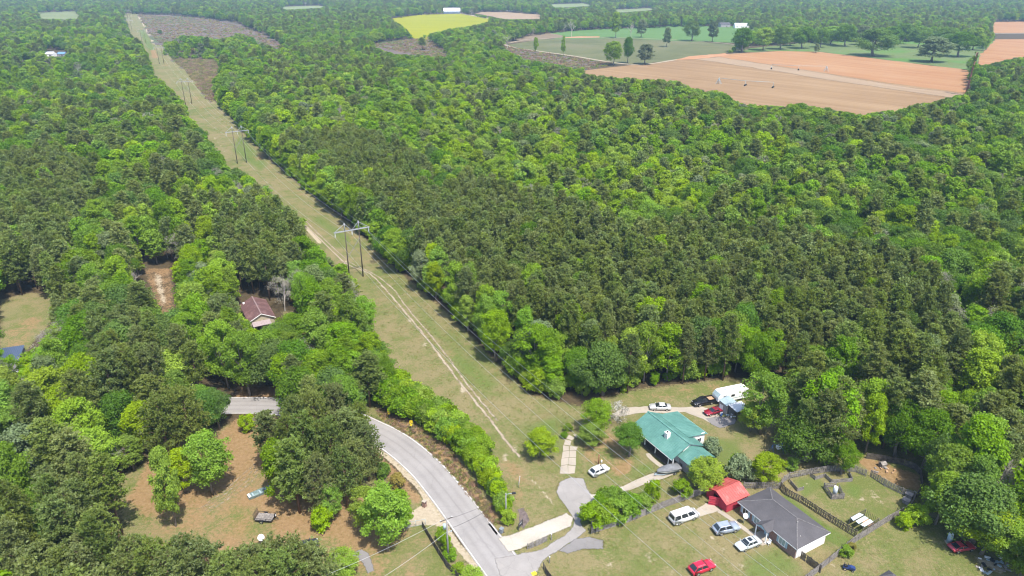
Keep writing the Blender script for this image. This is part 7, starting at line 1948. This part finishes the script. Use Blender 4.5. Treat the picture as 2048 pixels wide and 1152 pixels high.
grow("yard_litter", [[(250, 1000), (470, 840), (560, 880), (800, 1000), (900, 1140), (700, 1152), (600, 1085), (300, 1080)]], 2500, 8, GT, .4, .9, "sparse grass and litter on the bare bottom left yard")
def along(name, lines, n, seed, protos, smin, smax, label):
    rg = np.random.default_rng(seed); P = []
    for ln, off0, off1 in lines:
        for _ in range(int(n / len(lines))):
            i = rg.integers(0, len(ln) - 1); a, b = ln[i], ln[i + 1]; p = a.lerp(b, float(rg.random())); d = (b - a).normalized(); o = float(rg.uniform(off0, off1)); P.append((p.x - d.y * o, p.y + d.x * o, 0.0))
    P = np.array(P); k = len(P); s = rg.uniform(smin, smax, k); scatter_object(name, P, np.stack([s, s, s], 1), np.stack([np.zeros(k), np.zeros(k), rg.uniform(0, 6.28, k)], 1), rg.integers(0, len(protos), k), protos, label, "plants")
RC = ROAD_CL[60:]
DL = [W(q_) + [W(q_)[0]] for q_ in ([(1150, 1040), (1130, 1010), (1112, 985), (1118, 965), (1140, 955), (1165, 957), (1178, 985), (1195, 1000), (1172, 1020)], [(998, 1078), (1030, 1068), (1065, 1055), (1100, 1040), (1132, 1028)], [(1018, 1104), (1040, 1098), (1068, 1083), (1105, 1066), (1140, 1052)], [(1118, 1103), (1165, 1098), (1205, 1096), (1205, 1082), (1180, 1075)], [(1246, 973), (1300, 948), (1360, 934)], [(1248, 983), (1290, 968), (1330, 957), (1366, 940)], [(1222, 828), (1250, 815), (1300, 813), (1360, 815)])]
along("edge_grass", [(RC, 3.2, 3.9), (RC, -3.9, -3.2)] + [(l_[:-1], -.25, .25) for l_ in DL], 3200, 17, GT, .4, .9, "ragged grass creeping over the edges of road and drives")
SCR = [tuft_mesh("scrub_clump", 30 + k, 60, 1.2, 1.3, m) for k, m in enumerate((GR3, GR3, GR1, GR2))]
grow("scrub", [[(276, 30), (410, 36), (510, 60), (574, 98), (470, 95), (330, 92), (302, 72)], [(345, 119), (440, 120), (555, 156), (470, 178), (420, 205), (372, 140)], [(735, 90), (860, 75), (1010, 93), (1235, 128), (1160, 142), (900, 125)]], 9000, 9, SCR, .7, 1.7, "brown scrubby stalks covering the fallow fields")

# ------------------------------------------------------------------ haze: the air between the drone and the far woods
hz = MB(); hz.box((0, 0, 47.5), (17800, 17800, 105.0)); ho = hz.build("haze", None)
hm = bpy.data.materials.new("haze_air"); hm.use_nodes = True; ht = hm.node_tree
for n_ in list(ht.nodes):
    if n_.type == 'BSDF_PRINCIPLED': ht.nodes.remove(n_)
pv = ht.nodes.new("ShaderNodeVolumePrincipled"); pv.inputs["Color"].default_value = (0.46, 0.72, 1.0, 1); pv.inputs["Density"].default_value = 0.000105; pv.inputs["Anisotropy"].default_value = 0.0
ht.links.new(pv.outputs[0], ht.nodes["Material Output"].inputs["Volume"])
ho.data.materials.clear(); ho.data.materials.append(hm); tag(ho, "thin bluish haze over the far woods", "haze", None, "stuff")
